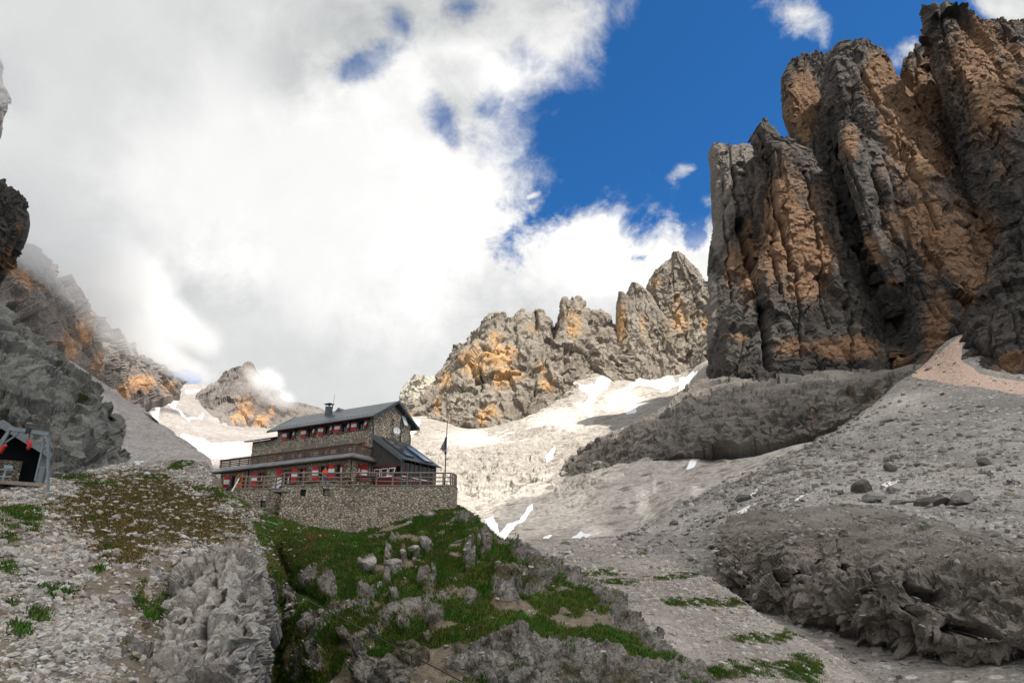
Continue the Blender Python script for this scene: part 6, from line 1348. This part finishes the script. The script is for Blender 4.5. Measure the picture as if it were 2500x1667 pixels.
for e in (ev, ev2): m.prism([(pk[0], HY_ - .35, pk[1]), (e[0], HY_ - .35, e[1]), (e[0], HY_ + DP, e[1]), (pk[0], HY_ + DP, pk[1])], (0, 0, .10))
hb(m, 'roof', M_grey)
for e in (ev, ev2):
    m = MB(); m.prism([(pk[0], HY_ - .36, pk[1] + .1), (e[0], HY_ - .36, e[1] + .1), (e[0], HY_ - .36, e[1] - .42), (pk[0], HY_ - .36, pk[1] - .62)], (0, -.05, 0)); hb(m, 'barge_board', M_grey)
wr_ = pk[0] + (WX(113, 1150)[0] - pk[0]) * .83; wl_ = 2 * pk[0] - wr_
m = MB(); m.box(wr_ - .12, wr_ + .05, HY_, HY_ + DP, fz_ - .8, ev[1] + .15); m.box(wl_ - .05, wl_ + .12, HY_, HY_ + DP, fz_ - .8, ev[1] + .15); m.prism([(wl_, HY_ + DP - .12, fz_ - .8), (wr_, HY_ + DP - .12, fz_ - .8), (wr_, HY_ + DP - .12, ev[1] + .1), (pk[0], HY_ + DP - .12, pk[1] - .05), (wl_, HY_ + DP - .12, ev[1] + .1)], (0, .1, 0))
hb(m, 'wall', M_shed)
m = MB(); m.box(wr_ - .55, wr_ - .124, HY_ + .02, HY_ + .14, fz_, ev[1] - .1); hb(m, 'front_panel', M_grey)
m = MB(); m.prism([(wl_ + .13, HY_ + 3.2, fz_), (wr_ - .13, HY_ + 3.2, fz_), (wr_ - .13, HY_ + 3.2, ev[1] + .05), (pk[0], HY_ + 3.2, pk[1] - .1), (wl_ + .13, HY_ + 3.2, ev[1] + .05)], (0, .2, 0)); m.box(wr_ - .2, wr_ - .13, HY_ + .2, HY_ + 3.2, fz_, ev[1]); m.prism([(pk[0], HY_ + .1, pk[1] - .08), (wr_ - .1, HY_ + .1, ev[1] + .12), (wr_ - .1, HY_ + 3.2, ev[1] + .12), (pk[0], HY_ + 3.2, pk[1] - .08)], (0, 0, -.05)); hb(m, 'interior', M_dark)
m = MB(); m.box(wl_ - .4, wr_ + .1, HY_ - 1.0, HY_ + DP - .7, fz_ - .16, fz_); m.box(wl_ - .4, WX(104, 1173)[0], HY_ - 1.15, HY_ - 1.003, fz_ - .30, fz_ - .02); hb(m, 'platform', M_post)
m = MB(); x_ = WX(14, 1140)[0]; m.box(x_ - 1.2, x_ + .9, HY_ + 2.2, HY_ + 2.6, fz_, fz_ + 2.0); hb(m, 'stone_pier', M_house)
m = MB(); m.box(x_ - .3, x_ + .3, HY_ + 1.6, HY_ + 2.0, fz_ + 1.25, fz_ + 1.5); m.bar((x_ - 1.3, HY_ + 1.5, fz_ + 1.1), (x_ + .4, HY_ + 1.5, fz_ + 1.15), .07); m.bar((x_ - 1.3, HY_ + 1.5, fz_ + .55), (x_ + .4, HY_ + 1.5, fz_ + .6), .07); m.tube([(x_ - .2, HY_ + 1.9, fz_), (x_ - .1, HY_ + 1.9, fz_ + 1.2)], .12, 8); hb(m, 'machinery', M_steel)
GY = 52.2; g0 = WX(117, 1194, GY)
gan = empty('steel_gantry', (g0[0], GY, g0[1])); tag(gan, 'galvanised steel portal frame with ladder leg in front of the cable hut', 'gantry')
def gbar(name, pts, w_, mat=M_gantry, yy=GY, y1=None):
    P_ = [WX(*p, yy if i == 0 or y1 is None else y1) for i, p in enumerate(pts)]; m = MB()
    for i, (a, b) in enumerate(zip(P_[:-1], P_[1:])): m.bar((a[0] - g0[0], yy - GY, a[1] - g0[1]), (b[0] - g0[0], (y1 or yy) - GY, b[1] - g0[1]), w_)
    return m.build(name, mat, gan)
gbar('crossbeam', [(24, 1046), (122, 1060)], .30); gbar('post', [(118, 1062), (117, 1196)], .16); gbar('ladder_leg', [(107, 1083), (86, 1174)], .13, yy=GY + .1)
for a, b in (((103, 1101), (118, 1099.5)), ((92.5, 1142), (117.5, 1139))): gbar('rung', [a, b], .09, yy=GY + .05)
gbar('brace', [(104, 1062), (109, 1098)], .05, yy=GY + .1); gbar('left_leg', [(26, 1048), (-8, 1104)], .17); gbar('left_leg', [(20, 1052), (-14, 1098)], .12, yy=GY + .3); gbar('diagonal', [(48, 1056), (2, 1088)], .11, yy=GY + .1)
m = MB(); q = WX(73, 1053, GY); m.box(q[0] - g0[0] - .18, q[0] - g0[0] + .18, -.25, .25, q[1] - g0[1] - .14, q[1] - g0[1] + .2); m.build('trolley', M_black, gan)
q1_ = WX(71, 1066, GY); m = MB(); m.tube([(q[0] - g0[0], 0, q[1] - g0[1]), (WX(70, 1076, GY)[0] - g0[0], 0, WX(70, 1076, GY)[1] - g0[1])], .03, 6); m.build('chain', M_black, gan)
M_hook = plain('red_hook_paint', (.40, .012, .012), .45)
def hook(pts, lab):
    P_ = [WX(*p, GY) for p in pts]; m = MB(); m.tube([(a[0] - P_[0][0], 0, a[1] - P_[0][1]) for a in P_], [.09] + [.15] * (len(P_) - 2) + [.11], 8); o = m.build('cargo_hook', M_hook, smooth_=True); o.location = (P_[0][0], GY, P_[0][1]); tag(o, lab, 'hook')
hook([(67, 1075), (70, 1077), (73, 1081), (72, 1088), (69, 1093), (69, 1097)], 'red curved cargo hook hanging from the middle of the steel crossbeam'); hook([(16, 1086), (11, 1089), (7, 1093), (4, 1099), (1, 1104), (4, 1104)], 'red cargo hook hanging at the left edge inside the gantry legs')
a = Vector(W(100, 1108, GY)); b = Vector(W(1290, 1748, 17.5)); m = MB(); n = 30; pts = []
for i in range(n + 1): f = i / n; p = (b - a) * f; p.z -= .12 * 4 * f * (1 - f); pts.append(p)
m.tube(pts, .018, 6); o = m.build('cable', M_black, smooth_=True); o.location = a; tag(o, 'black haulage cable running from the gantry across the slope to the lower right', 'cable')
# ------------------------------------------------------------------ loose stones, grass, boulders, fog
_t = (1 + 5 ** .5) / 2
ICO_V = np.array([(-1, _t, 0), (1, _t, 0), (-1, -_t, 0), (1, -_t, 0), (0, -1, _t), (0, 1, _t), (0, -1, -_t), (0, 1, -_t), (_t, 0, -1), (_t, 0, 1), (-_t, 0, -1), (-_t, 0, 1)], float) / math.sqrt(1 + _t * _t)
ICO_F = np.array([(0, 11, 5), (0, 5, 1), (0, 1, 7), (0, 7, 10), (0, 10, 11), (1, 5, 9), (5, 11, 4), (11, 10, 2), (10, 7, 6), (7, 1, 8), (3, 9, 4), (3, 4, 2), (3, 2, 6), (3, 6, 8), (3, 8, 9), (4, 9, 5), (2, 4, 11), (6, 2, 10), (8, 6, 7), (9, 8, 1)])
def subdiv(V, F):
    V = [tuple(v) for v in V]; mid_ = {}
    def m(a, b):
        k = (min(a, b), max(a, b))
        if k not in mid_: q = (np.array(V[a]) + np.array(V[b])) / 2; V.append(tuple(q / np.linalg.norm(q))); mid_[k] = len(V) - 1
        return mid_[k]
    G = []
    for a, b, c in F: x, y, z = m(a, b), m(b, c), m(c, a); G += [(a, x, z), (b, y, x), (c, z, y), (x, y, z)]
    return np.array(V), np.array(G)
def rand_rot(n):
    q = rng.normal(size=(n, 4)); q /= np.linalg.norm(q, axis=1, keepdims=True); w, x, y, z = q.T
    return np.stack([1-2*(y*y+z*z), 2*(x*y-z*w), 2*(x*z+y*w), 2*(x*y+z*w), 1-2*(x*x+z*z), 2*(y*z-x*w), 2*(x*z-y*w), 2*(y*z+x*w), 1-2*(x*x+y*y)], -1).reshape(n, 3, 3)
def stones(name, P, S, mat, label, flat=.62, N=None):
    n = len(P); V = ICO_V[None] * (1 + .30 * rng.normal(size=(n, 12, 1)).clip(-1.5, 1.5)); V = V * np.array([1., .78, .55])
    V = np.einsum('nij,nkj->nki', rand_rot(n), V); V[..., 2] *= flat + .2 * rng.random((n, 1))
    V = V * S[:, None, None] + P[:, None]
    F = (ICO_F[None] + 12 * np.arange(n)[:, None, None]).reshape(-1, 3)
    tone = np.repeat(rng.random(n), 12); M = np.zeros((n * 12, 4)); M[:, 0] = tone; M[:, 1] = np.repeat(rng.random(n), 12); M[:, 3] = 1
    o = mesh_np(name, V.reshape(-1, 3), F, mat, M, False); return tag(o, label, 'stones', kind='stuff')
def stone_mat(name, lo, hi, tint):
    t = NT(name); r, g, b, a = t.mask(); n = t.noise(9, 4, .65); c = t.mix(r, lo, hi); c = t.mix(t.ramp(g, .75, 1.), c, tint); c = t.mix(t.ramp(n, .3, .75, 0, .55), c, tuple(x * .6 for x in lo)); t.bump(n, .6, .03); return t.done(c, .95, 0, .15)
M_stone = stone_mat('loose_limestone', (.20, .184, .163), (.54, .505, .46), (.32, .25, .185))
M_tstone = stone_mat('talus_stone', (.14, .13, .118), (.37, .345, .315), (.25, .195, .15))
# weights over the near hill
gy = np.gradient(hillP, axis=0); gx = np.gradient(hillP, axis=1); area = np.linalg.norm(np.cross(gx, gy), axis=-1)
vis = (hillPX > -170) & (hillPY < 1720) & (hillPX < 1720)
def pick(wt, n):
    w_ = (wt * area * vis).ravel(); w_ = w_ / w_.sum(); k = rng.choice(w_.size, n, p=w_); i, j = np.unravel_index(k, hillPX.shape)
    jit = gx[i, j] * (rng.random((n, 1)) - .5) + gy[i, j] * (rng.random((n, 1)) - .5); return hillP[i, j] + jit, i, j
hpx, hpy = hillPX, hillPY
nn = fbm(hillP, 1.1, 3, 501)
pale = np.clip(hillM[..., 3] + .08, 0, 1.2) ** 1.6
strip_ = blobs(hpx, hpy, [(570, 1235, 60, 30, .8), (490, 1195, 70, 24, .7), (620, 1270, 50, 20, .6), (120, 1195, 100, 22, .7), (470, 1165, 90, 20, .8)])
wt = pale * (1 - .75 * np.clip(hillM[..., 2], 0, 1)) + np.clip(strip_, 0, 1) * .7 + .04
wt = wt * (1 - hillRK) * sstep(720, 640, hpx) * np.clip(.35 + 1.6 * nn, .08, 1.5) * np.where(hillM[..., 0] > .3, .25, 1)
big = 1 + 1.2 * sstep(1450, 1650, hpy)
P_, i_, j_ = pick(wt * np.clip(40 / hillP[..., 1], .8, 2.6) ** 1.2, 40000)
S_ = (.035 + .055 * rng.random(len(P_)) + .16 * rng.random(len(P_)) ** 9) * np.clip(P_[:, 1] / 22, .75, 1.7)
stones('rubble', P_, S_, M_stone, 'pale limestone rubble strewn over the left slope')
wt2 = ((.10 + .22 * np.clip(hillM[..., 2], 0, 1)) * sstep(760, 700, hpx) + .035 * sstep(640, 720, hpx) + .4 * np.clip(blobs(hpx, hpy, [(740, 1290, 90, 30), (850, 1300, 60, 20), (1120, 1250, 40, 20), (640, 1320, 50, 50)]), 0, 1)) * (1 - .7 * hillRK) * np.clip(.3 + 2. * nn, .05, 1.5)
P_, i_, j_ = pick(wt2, 11000); S_ = (.04 + .05 * rng.random(len(P_)) + .16 * rng.random(len(P_)) ** 8) * np.clip(P_[:, 1] / 35, .6, 1.5)
stones('scattered_stones', P_, S_, M_stone, 'small stones scattered in the heath and turf of the near hill')
# talus and meadow stones
def sheet_pick(P, wt, n):
    gy_ = np.gradient(P, axis=0); gx_ = np.gradient(P, axis=1); a = np.linalg.norm(np.cross(gx_, gy_), axis=-1) * wt / (P[..., 1] ** 1.0); a = a.ravel() / a.sum()
    k = rng.choice(a.size, n, p=a); i, j = np.unravel_index(k, P.shape[:2]); return P[i, j] + gx_[i, j] * (rng.random((n, 1)) - .5) + gy_[i, j] * (rng.random((n, 1)) - .5), i, j
n1 = fbm(talusP, 9, 4, 511)
wt = np.clip(.4 + 1.2 * n1, .1, 2) * ((talusPX > 1400) & (talusPX < 2540) & (talusPY < 1680)) * (.25 + 1.2 * sstep(960, 1120, talusPY)) * (1 + 1.5 * sstep(1300, 1120, talusPY) * sstep(2150, 1900, talusPX))
P_, i_, j_ = sheet_pick(talusP, wt, 16000); S_ = (.15 + .26 * rng.random(len(P_)) + 1.4 * rng.random(len(P_)) ** 12) * np.clip(P_[:, 1] / 180, .45, 1.2)
stones('talus_stones', P_, S_, M_tstone, 'grey stones scattered over the talus slope on the right')
n2 = fbm(meadowP, 5, 4, 512); P_, i_, j_ = sheet_pick(meadowP, np.clip(.3 + 1.6 * n2, .05, 2), 12000); S_ = (.08 + .12 * rng.random(len(P_)) + .4 * rng.random(len(P_)) ** 10) * np.clip(P_[:, 1] / 90, .6, 1.3)
stones('meadow_stones', P_, S_, M_stone, 'pale stones scattered over the sloping meadow')
n3_ = fbm(domeP, 5, 3, 513); P_, i_, j_ = sheet_pick(domeP, np.clip(.2 + 1.6 * n3_, .02, 2) * (1.05 - domeLO), 5000); S_ = (.10 + .14 * rng.random(len(P_)) + .7 * rng.random(len(P_)) ** 10)
stones('dome_stones', P_, S_, M_tstone, 'small stones lying on top of the dark rock dome')
# grass: short tufts of blades
def grass(P, N, H, mat, name, label, blades=5):
    n = len(P) * blades; B = np.repeat(P, blades, 0) + rng.normal(size=(n, 3)) * np.array([.10, .10, .015]); h = np.repeat(H, blades) * (.55 + .8 * rng.random(n))
    a = rng.random(n) * 2 * math.pi; w = .022 + .012 * rng.random(n); d = np.stack([np.cos(a), np.sin(a), 0 * a], -1); s = np.stack([-np.sin(a), np.cos(a), 0 * a], -1) * w[:, None]
    up_ = np.stack([0 * a, 0 * a, h], -1); lean = d * (h * (.25 + .5 * rng.random(n)))[:, None] + np.repeat(N, blades, 0) * np.array([1, 1, 0]) * (h * .6)[:, None]
    V = np.stack([B - s - [0, 0, .03], B + s - [0, 0, .03], B + up_ * .6 + lean * .4 + s * .6, B + up_ + lean], 1); i = 4 * np.arange(n)[:, None]
    F = np.concatenate([i + np.array([[0, 1, 2]]), i + np.array([[0, 2, 3]])], 0); M = np.zeros((n * 4, 4)); M[:, 0] = np.repeat(np.repeat(rng.random(len(P)), blades), 4); M[:, 3] = 1
    return tag(mesh_np(name, V.reshape(-1, 3), F, mat, M, False), label, 'grass', kind='stuff')
def grass_mat():
    t = NT('grass_blades'); r, g, b, a = t.mask(); n = t.noise(.45, 4, .6); c = t.mix(t.ramp(n, .42, .72), (.030, .104, .008), (.092, .10, .017)); c = t.mix(t.ramp(r, .55, 1.), c, (.11, .085, .03)); c = t.mix(t.ramp(r, .0, .3, .5, 0), c, (.014, .040, .008)); return t.done(c, .85, 0, .15)
M_grass = grass_mat()
gw = np.clip(hillM[..., 0] - .28, 0, .6) * (1 - hillRK)
P_, i_, j_ = pick(gw * np.clip(.5 + nn, .2, 1.5), 60000)
grass(P_, hillN[i_, j_], .10 + .12 * rng.random(len(P_)), M_grass, 'grass', 'short green turf on the knoll under the terrace')
hw = np.clip(hillM[..., 2] - .15, 0, .8) * (1 - hillRK) ** 2 * np.clip(.5 + 1.2 * nn, .15, 1.5)
P_, i_, j_ = pick(hw, 64000)
def heath_mat():
    t = NT('heath_blades'); r, g, b, a = t.mask(); return t.done(t.mix(r, (.06, .05, .012), (.16, .115, .042)), .9, 0, .1)
grass(P_, hillN[i_, j_], .06 + .08 * rng.random(len(P_)), heath_mat(), 'heath', 'brown olive heath on the slope left of the house')
P_, i_, j_ = sheet_pick(meadowP, np.clip(meadowM[..., 1] - .18, 0, .6) * np.clip(.4 + 2. * fbm(meadowP, 1.6, 3, 515), .03, 1.5), 11000)
grass(P_, meadowN[i_, j_], .10 + .14 * rng.random(len(P_)), M_grass, 'grass', 'patchy grass on the stony meadow right of the knoll')
# ------------------------------------------------------------------ boulders one by one
B_V, B_F = ICO_V, ICO_F
for _ in range(3): B_V, B_F = subdiv(B_V, B_F)
def boulder(base, size, seed, mat, label, up=None, squash=(1, .8, .7), cut=11, name='boulder', rz=0.):
    V = B_V.copy(); r_ = np.random.default_rng(seed)
    for k in range(cut):
        n = r_.normal(size=3); n /= np.linalg.norm(n); dd = .46 + .24 * r_.random(); s = V @ n; V = V - np.clip(s - dd, 0, None)[:, None] * n
    Q = V + seed * 3.7
    V = V + V / np.linalg.norm(V, axis=1, keepdims=True) * (.06 * fbm(Q, .7, 3, seed) + .05 * fbm(Q, .3, 3, seed + 3, ridged=True))[:, None]
    V = V * np.array(squash) * size; c, s = math.cos(rz), math.sin(rz); V = V @ np.array([[c, s, 0], [-s, c, 0], [0, 0, 1]])
    M = np.zeros((len(V), 4)); M[:, 0] = .0; M[:, 1] = .05; M[:, 2] = -.5; M[:, 3] = -.2
    o = mesh_np(name, V, B_F, mat, M, False); o.location = base; return tag(o, label, 'boulder')
def on_talus(px_, py_):
    k = np.argmin((talusPX - px_) ** 2 + (talusPY - py_) ** 2); return Vector(talusP.reshape(-1, 3)[k])
M_bould = rock_mat('talus_boulder_rock', (.15, .14, .13), (.24, .225, .21), (.22, .14, .09), (.05, .048, .048), 1.6, .3, False)
M_dbould = rock_mat('dark_boulder_rock', (.075, .068, .062), (.13, .118, .108), (.22, .13, .07), (.03, .03, .03), 1.6, .3, False)
TB = [(1808, 1216, 23, 'big round grey boulder on the talus beside a snow streak', (1, .8, .75), M_dbould), (2108, 1192, 32, 'dark brown pointed boulder on the talus above the rock dome', (1, .7, .68), M_dbould), (2178, 1192, 20, 'pale grey flat boulder lying against a small snow patch', (1, .8, .6), M_bould),
      (2172, 1144, 16, 'small brown boulder on the talus above the snow patch', (1, .8, .85), M_dbould), (2278, 1228, 36, 'large dark slab boulder leaning right behind the rock dome', (1, .7, .5), M_dbould), (2350, 1222, 42, 'largest pale slab boulder resting over a dark hollow behind the dome', (1.1, .8, .5), M_bould),
      (1642, 1278, 16, 'flat grey slab rock at the foot of the pale scree fans', (1, .7, .5), M_dbould), (1922, 1144, 26, 'long dark edged boulder near the crest of the talus', (1.1, .7, .5), M_bould), (2300, 964, 8, 'small dark boulder high on the pale upper talus', (1, .8, .6), M_dbould), (2325, 994, 10, 'grey flat rock in the middle of the upper talus', (1.1, .8, .6), M_bould),
      (2400, 1134, 26, 'dark broken boulder on the right side of the talus', (1.1, .7, .6), M_dbould), (2128, 1102, 11, 'small grey boulder in the middle of the talus', (1, .8, .6), M_bould), (2170, 1025, 17, 'flat grey rock slab on the left part of the upper talus', (1.2, .8, .4), M_bould), (2236, 1034, 9, 'dark flat stone on the upper talus right of a slab', (1.2, .8, .5), M_dbould),
      (2012, 1076, 12, 'dark stone at the upper end of the lower snow field', (1.2, .8, .5), M_dbould), (1560, 1306, 9, 'little grey rock on the scree near the meadow crest', (1, .8, .6), M_bould), (2130, 1215, 30, 'grey rock slab just below the dark pointed boulder', (1.2, .8, .4), M_bould), (2195, 1222, 20, 'low grey rock between the pointed boulder and the dark slab', (1.2, .8, .5), M_bould),
      (2420, 1302, 18, 'pale boulder at the right shoulder of the rock dome', (1.2, .8, .6), M_bould), (2455, 1322, 26, 'cluster forming pale boulder at the right edge above the dome', (1.2, .8, .6), M_bould), (1760, 1185, 8, 'small dark rock on the talus crest left of the round boulder', (1, .8, .8), M_dbould), (1890, 1252, 20, 'grey rounded rock under the snow streaks on the left talus', (1, .8, .6), M_bould)]
for k, (x_, y_, s_, lab, sq, mt) in enumerate(TB):
    b = on_talus(x_, y_ + s_ * .15); boulder(b + Vector((0, 0, s_ / FPX * b.y * .15)), s_ / FPX * b.y * 1.12, 700 + k, mt, lab, squash=sq, rz=k * .7)
HB = [(303, 1508, 14, 'white angular boulder beside the pale cracked crag', (1, .8, .6), M_stone), (152, 1576, 20, 'large flat pale stone in the gravel at the lower left', (1.1, .8, .5), M_stone), (214, 1450, 13, 'rounded grey stone of a pair on the gravel edge', (1, .9, .8), M_outcrop), (228, 1462, 15, 'larger stone of a rounded pair on the gravel edge', (1, .9, .8), M_outcrop),
      (316, 1339, 9, 'flat tan stone in the brown heath', (1.2, .8, .5), M_stone), (386, 1296, 7, 'pale standing stone in the heath above the gravel', (1, .8, .8), M_stone), (353, 1376, 8, 'bright white slab stone below the heath', (1.2, .8, .4), M_stone), (343, 1490, 22, 'grey rounded rock between the white boulder and the crag', (.9, .8, .9), M_outcrop),
      (310, 1448, 28, 'broad cracked tan rock on the slope above the white boulder', (1.1, .8, .7), M_outcrop), (368, 1398, 13, 'round grey rock at the top of a grass patch beside the crag', (1, .9, .9), M_outcrop), (325, 1310, 14, 'grey brown boulder half sunk in the heath', (1.1, .9, .7), M_outcrop), (305, 1386, 16, 'tan slab stone on the slope below the heath', (1.3, .8, .5), M_outcrop), (310, 1605, 11, 'pale stone lying on the brown dirt near the bottom', (1.1, .8, .6), M_stone),
      (893, 1278, 15, 'dark grey rock sticking out of turf below the terrace wall', (1.2, .8, .8), M_outcrop), (1052, 1256, 13, 'low grey rock at the foot of the terrace wall', (1.2, .8, .7), M_outcrop), (1122, 1327, 12, 'slim pale slab lying on the right side of the grass', (1.4, .6, .4), M_stone), (945, 1360, 17, 'tall grey boulder, upper one of a stack in the turf', (.7, .7, 1.2), M_outcrop), (960, 1392, 19, 'split grey boulder under the tall one in the turf', (1, .8, .8), M_outcrop), (987, 1370, 9, 'small round pale boulder right of the stacked boulders', (.9, .8, .9), M_outcrop), (1015, 1362, 14, 'grey boulder with a notch between the round one and the big leaning one', (1, .8, .8), M_outcrop), (1044, 1342, 20, 'big leaning grey boulder at the middle of the knoll', (.8, .8, 1.1), M_outcrop), (900, 1390, 24, 'wide ribbed grey rock in the turf left of the stacked boulders', (1.2, .8, .7), M_outcrop)]
for k, (x_, y_, s_, lab, sq, mt) in enumerate(HB):
    p, n = hill_at(x_, y_ + s_ * .3); b = Vector(p); boulder(b, s_ / FPX * b.y * 1.15, 800 + k, mt, lab, squash=sq, rz=k * 1.3)
# ------------------------------------------------------------------ cloud clinging to the left wall
def fog(name, pts, dens, label, seed):
    """a lumpy closed body of drifting cloud; density fades towards its skin"""
    V = np.array(B_V); allv, allf, n = [], [], 0
    C = np.array([W(*p[:3]) for p in pts]); Rd = np.array([[p[3] / FPX * p[2], p[4], p[5] / FPX * p[2]] for p in pts])
    lo = (C - Rd).min(0); hi = (C + Rd).max(0); ctr = (lo + hi) / 2; half = (hi - lo) / 2
    o = bpy.data.objects.new(name, bpy.data.meshes.new(name)); COL.objects.link(o)
    bm = bmesh.new(); bmesh.ops.create_cube(bm, size=2.); bmesh.ops.scale(bm, vec=Vector(half), verts=bm.verts); bm.to_mesh(o.data); bm.free(); o.location = ctr
    t = NT(name + '_air'); t.t.nodes.remove(t.b); pv = t.n('ShaderNodeVolumePrincipled'); t.l(pv.outputs[0], t.out.inputs['Volume'])
    pv.inputs['Color'].default_value = (.99, .99, .99, 1); pv.inputs['Anisotropy'].default_value = .0
    f = None
    for c, r in zip(C, Rd):
        q = t.n('ShaderNodeVectorMath', operation='SUBTRACT'); t.l(t.tc, q.inputs[0]); q.inputs[1].default_value = tuple(c - ctr); q2 = t.n('ShaderNodeVectorMath', operation='DIVIDE'); t.l(q.outputs[0], q2.inputs[0]); q2.inputs[1].default_value = tuple(r)
        ln = t.n('ShaderNodeVectorMath', operation='LENGTH'); t.l(q2.outputs[0], ln.inputs[0]); g = t.math('SUBTRACT', 1, ln.outputs['Value']); f = g if f is None else t.math('SMOOTH_MAX', f, g, .2)
    nz_ = t.noise(.012, 5, .6); nz2 = t.noise(.045, 3, .6)
    e = t.math('ADD', f, t.math('ADD', t.math('MULTIPLY', t.math('SUBTRACT', nz_, .5), 1.3), t.math('MULTIPLY', t.math('SUBTRACT', nz2, .5), .5)))
    t.l(t.math('MULTIPLY', t.ramp(e, .02, .75), dens), pv.inputs['Density'])
    o.data.materials.append(t.m); return tag(o, label, 'cloud', kind='stuff')
fog('cloud', [(50, 570, 330, 110, 60, 75), (130, 640, 370, 110, 65, 75), (230, 730, 420, 105, 68, 66), (330, 815, 490, 95, 72, 60), (425, 880, 585, 75, 80, 46), (90, 500, 350, 130, 60, 100), (300, 660, 450, 140, 80, 110), (430, 790, 550, 90, 90, 80), (15, 190, 350, 80, 50, 150)], .027, 'white cloud clinging to the brown rock wall on the left', 1)
fog('cloud', [(655, 935, 770, 52, 40, 42), (690, 975, 780, 46, 40, 26), (625, 925, 775, 28, 40, 26)], .03, 'small wisp of cloud on the right flank of the pyramid peak', 2)
SC.cycles.max_bounces = 5; SC.cycles.diffuse_bounces = 3; SC.cycles.use_denoising = True; SC.cycles.volume_bounces = 2; SC.cycles.volume_step_rate = 1.0; SC.cycles.volume_max_steps = 64
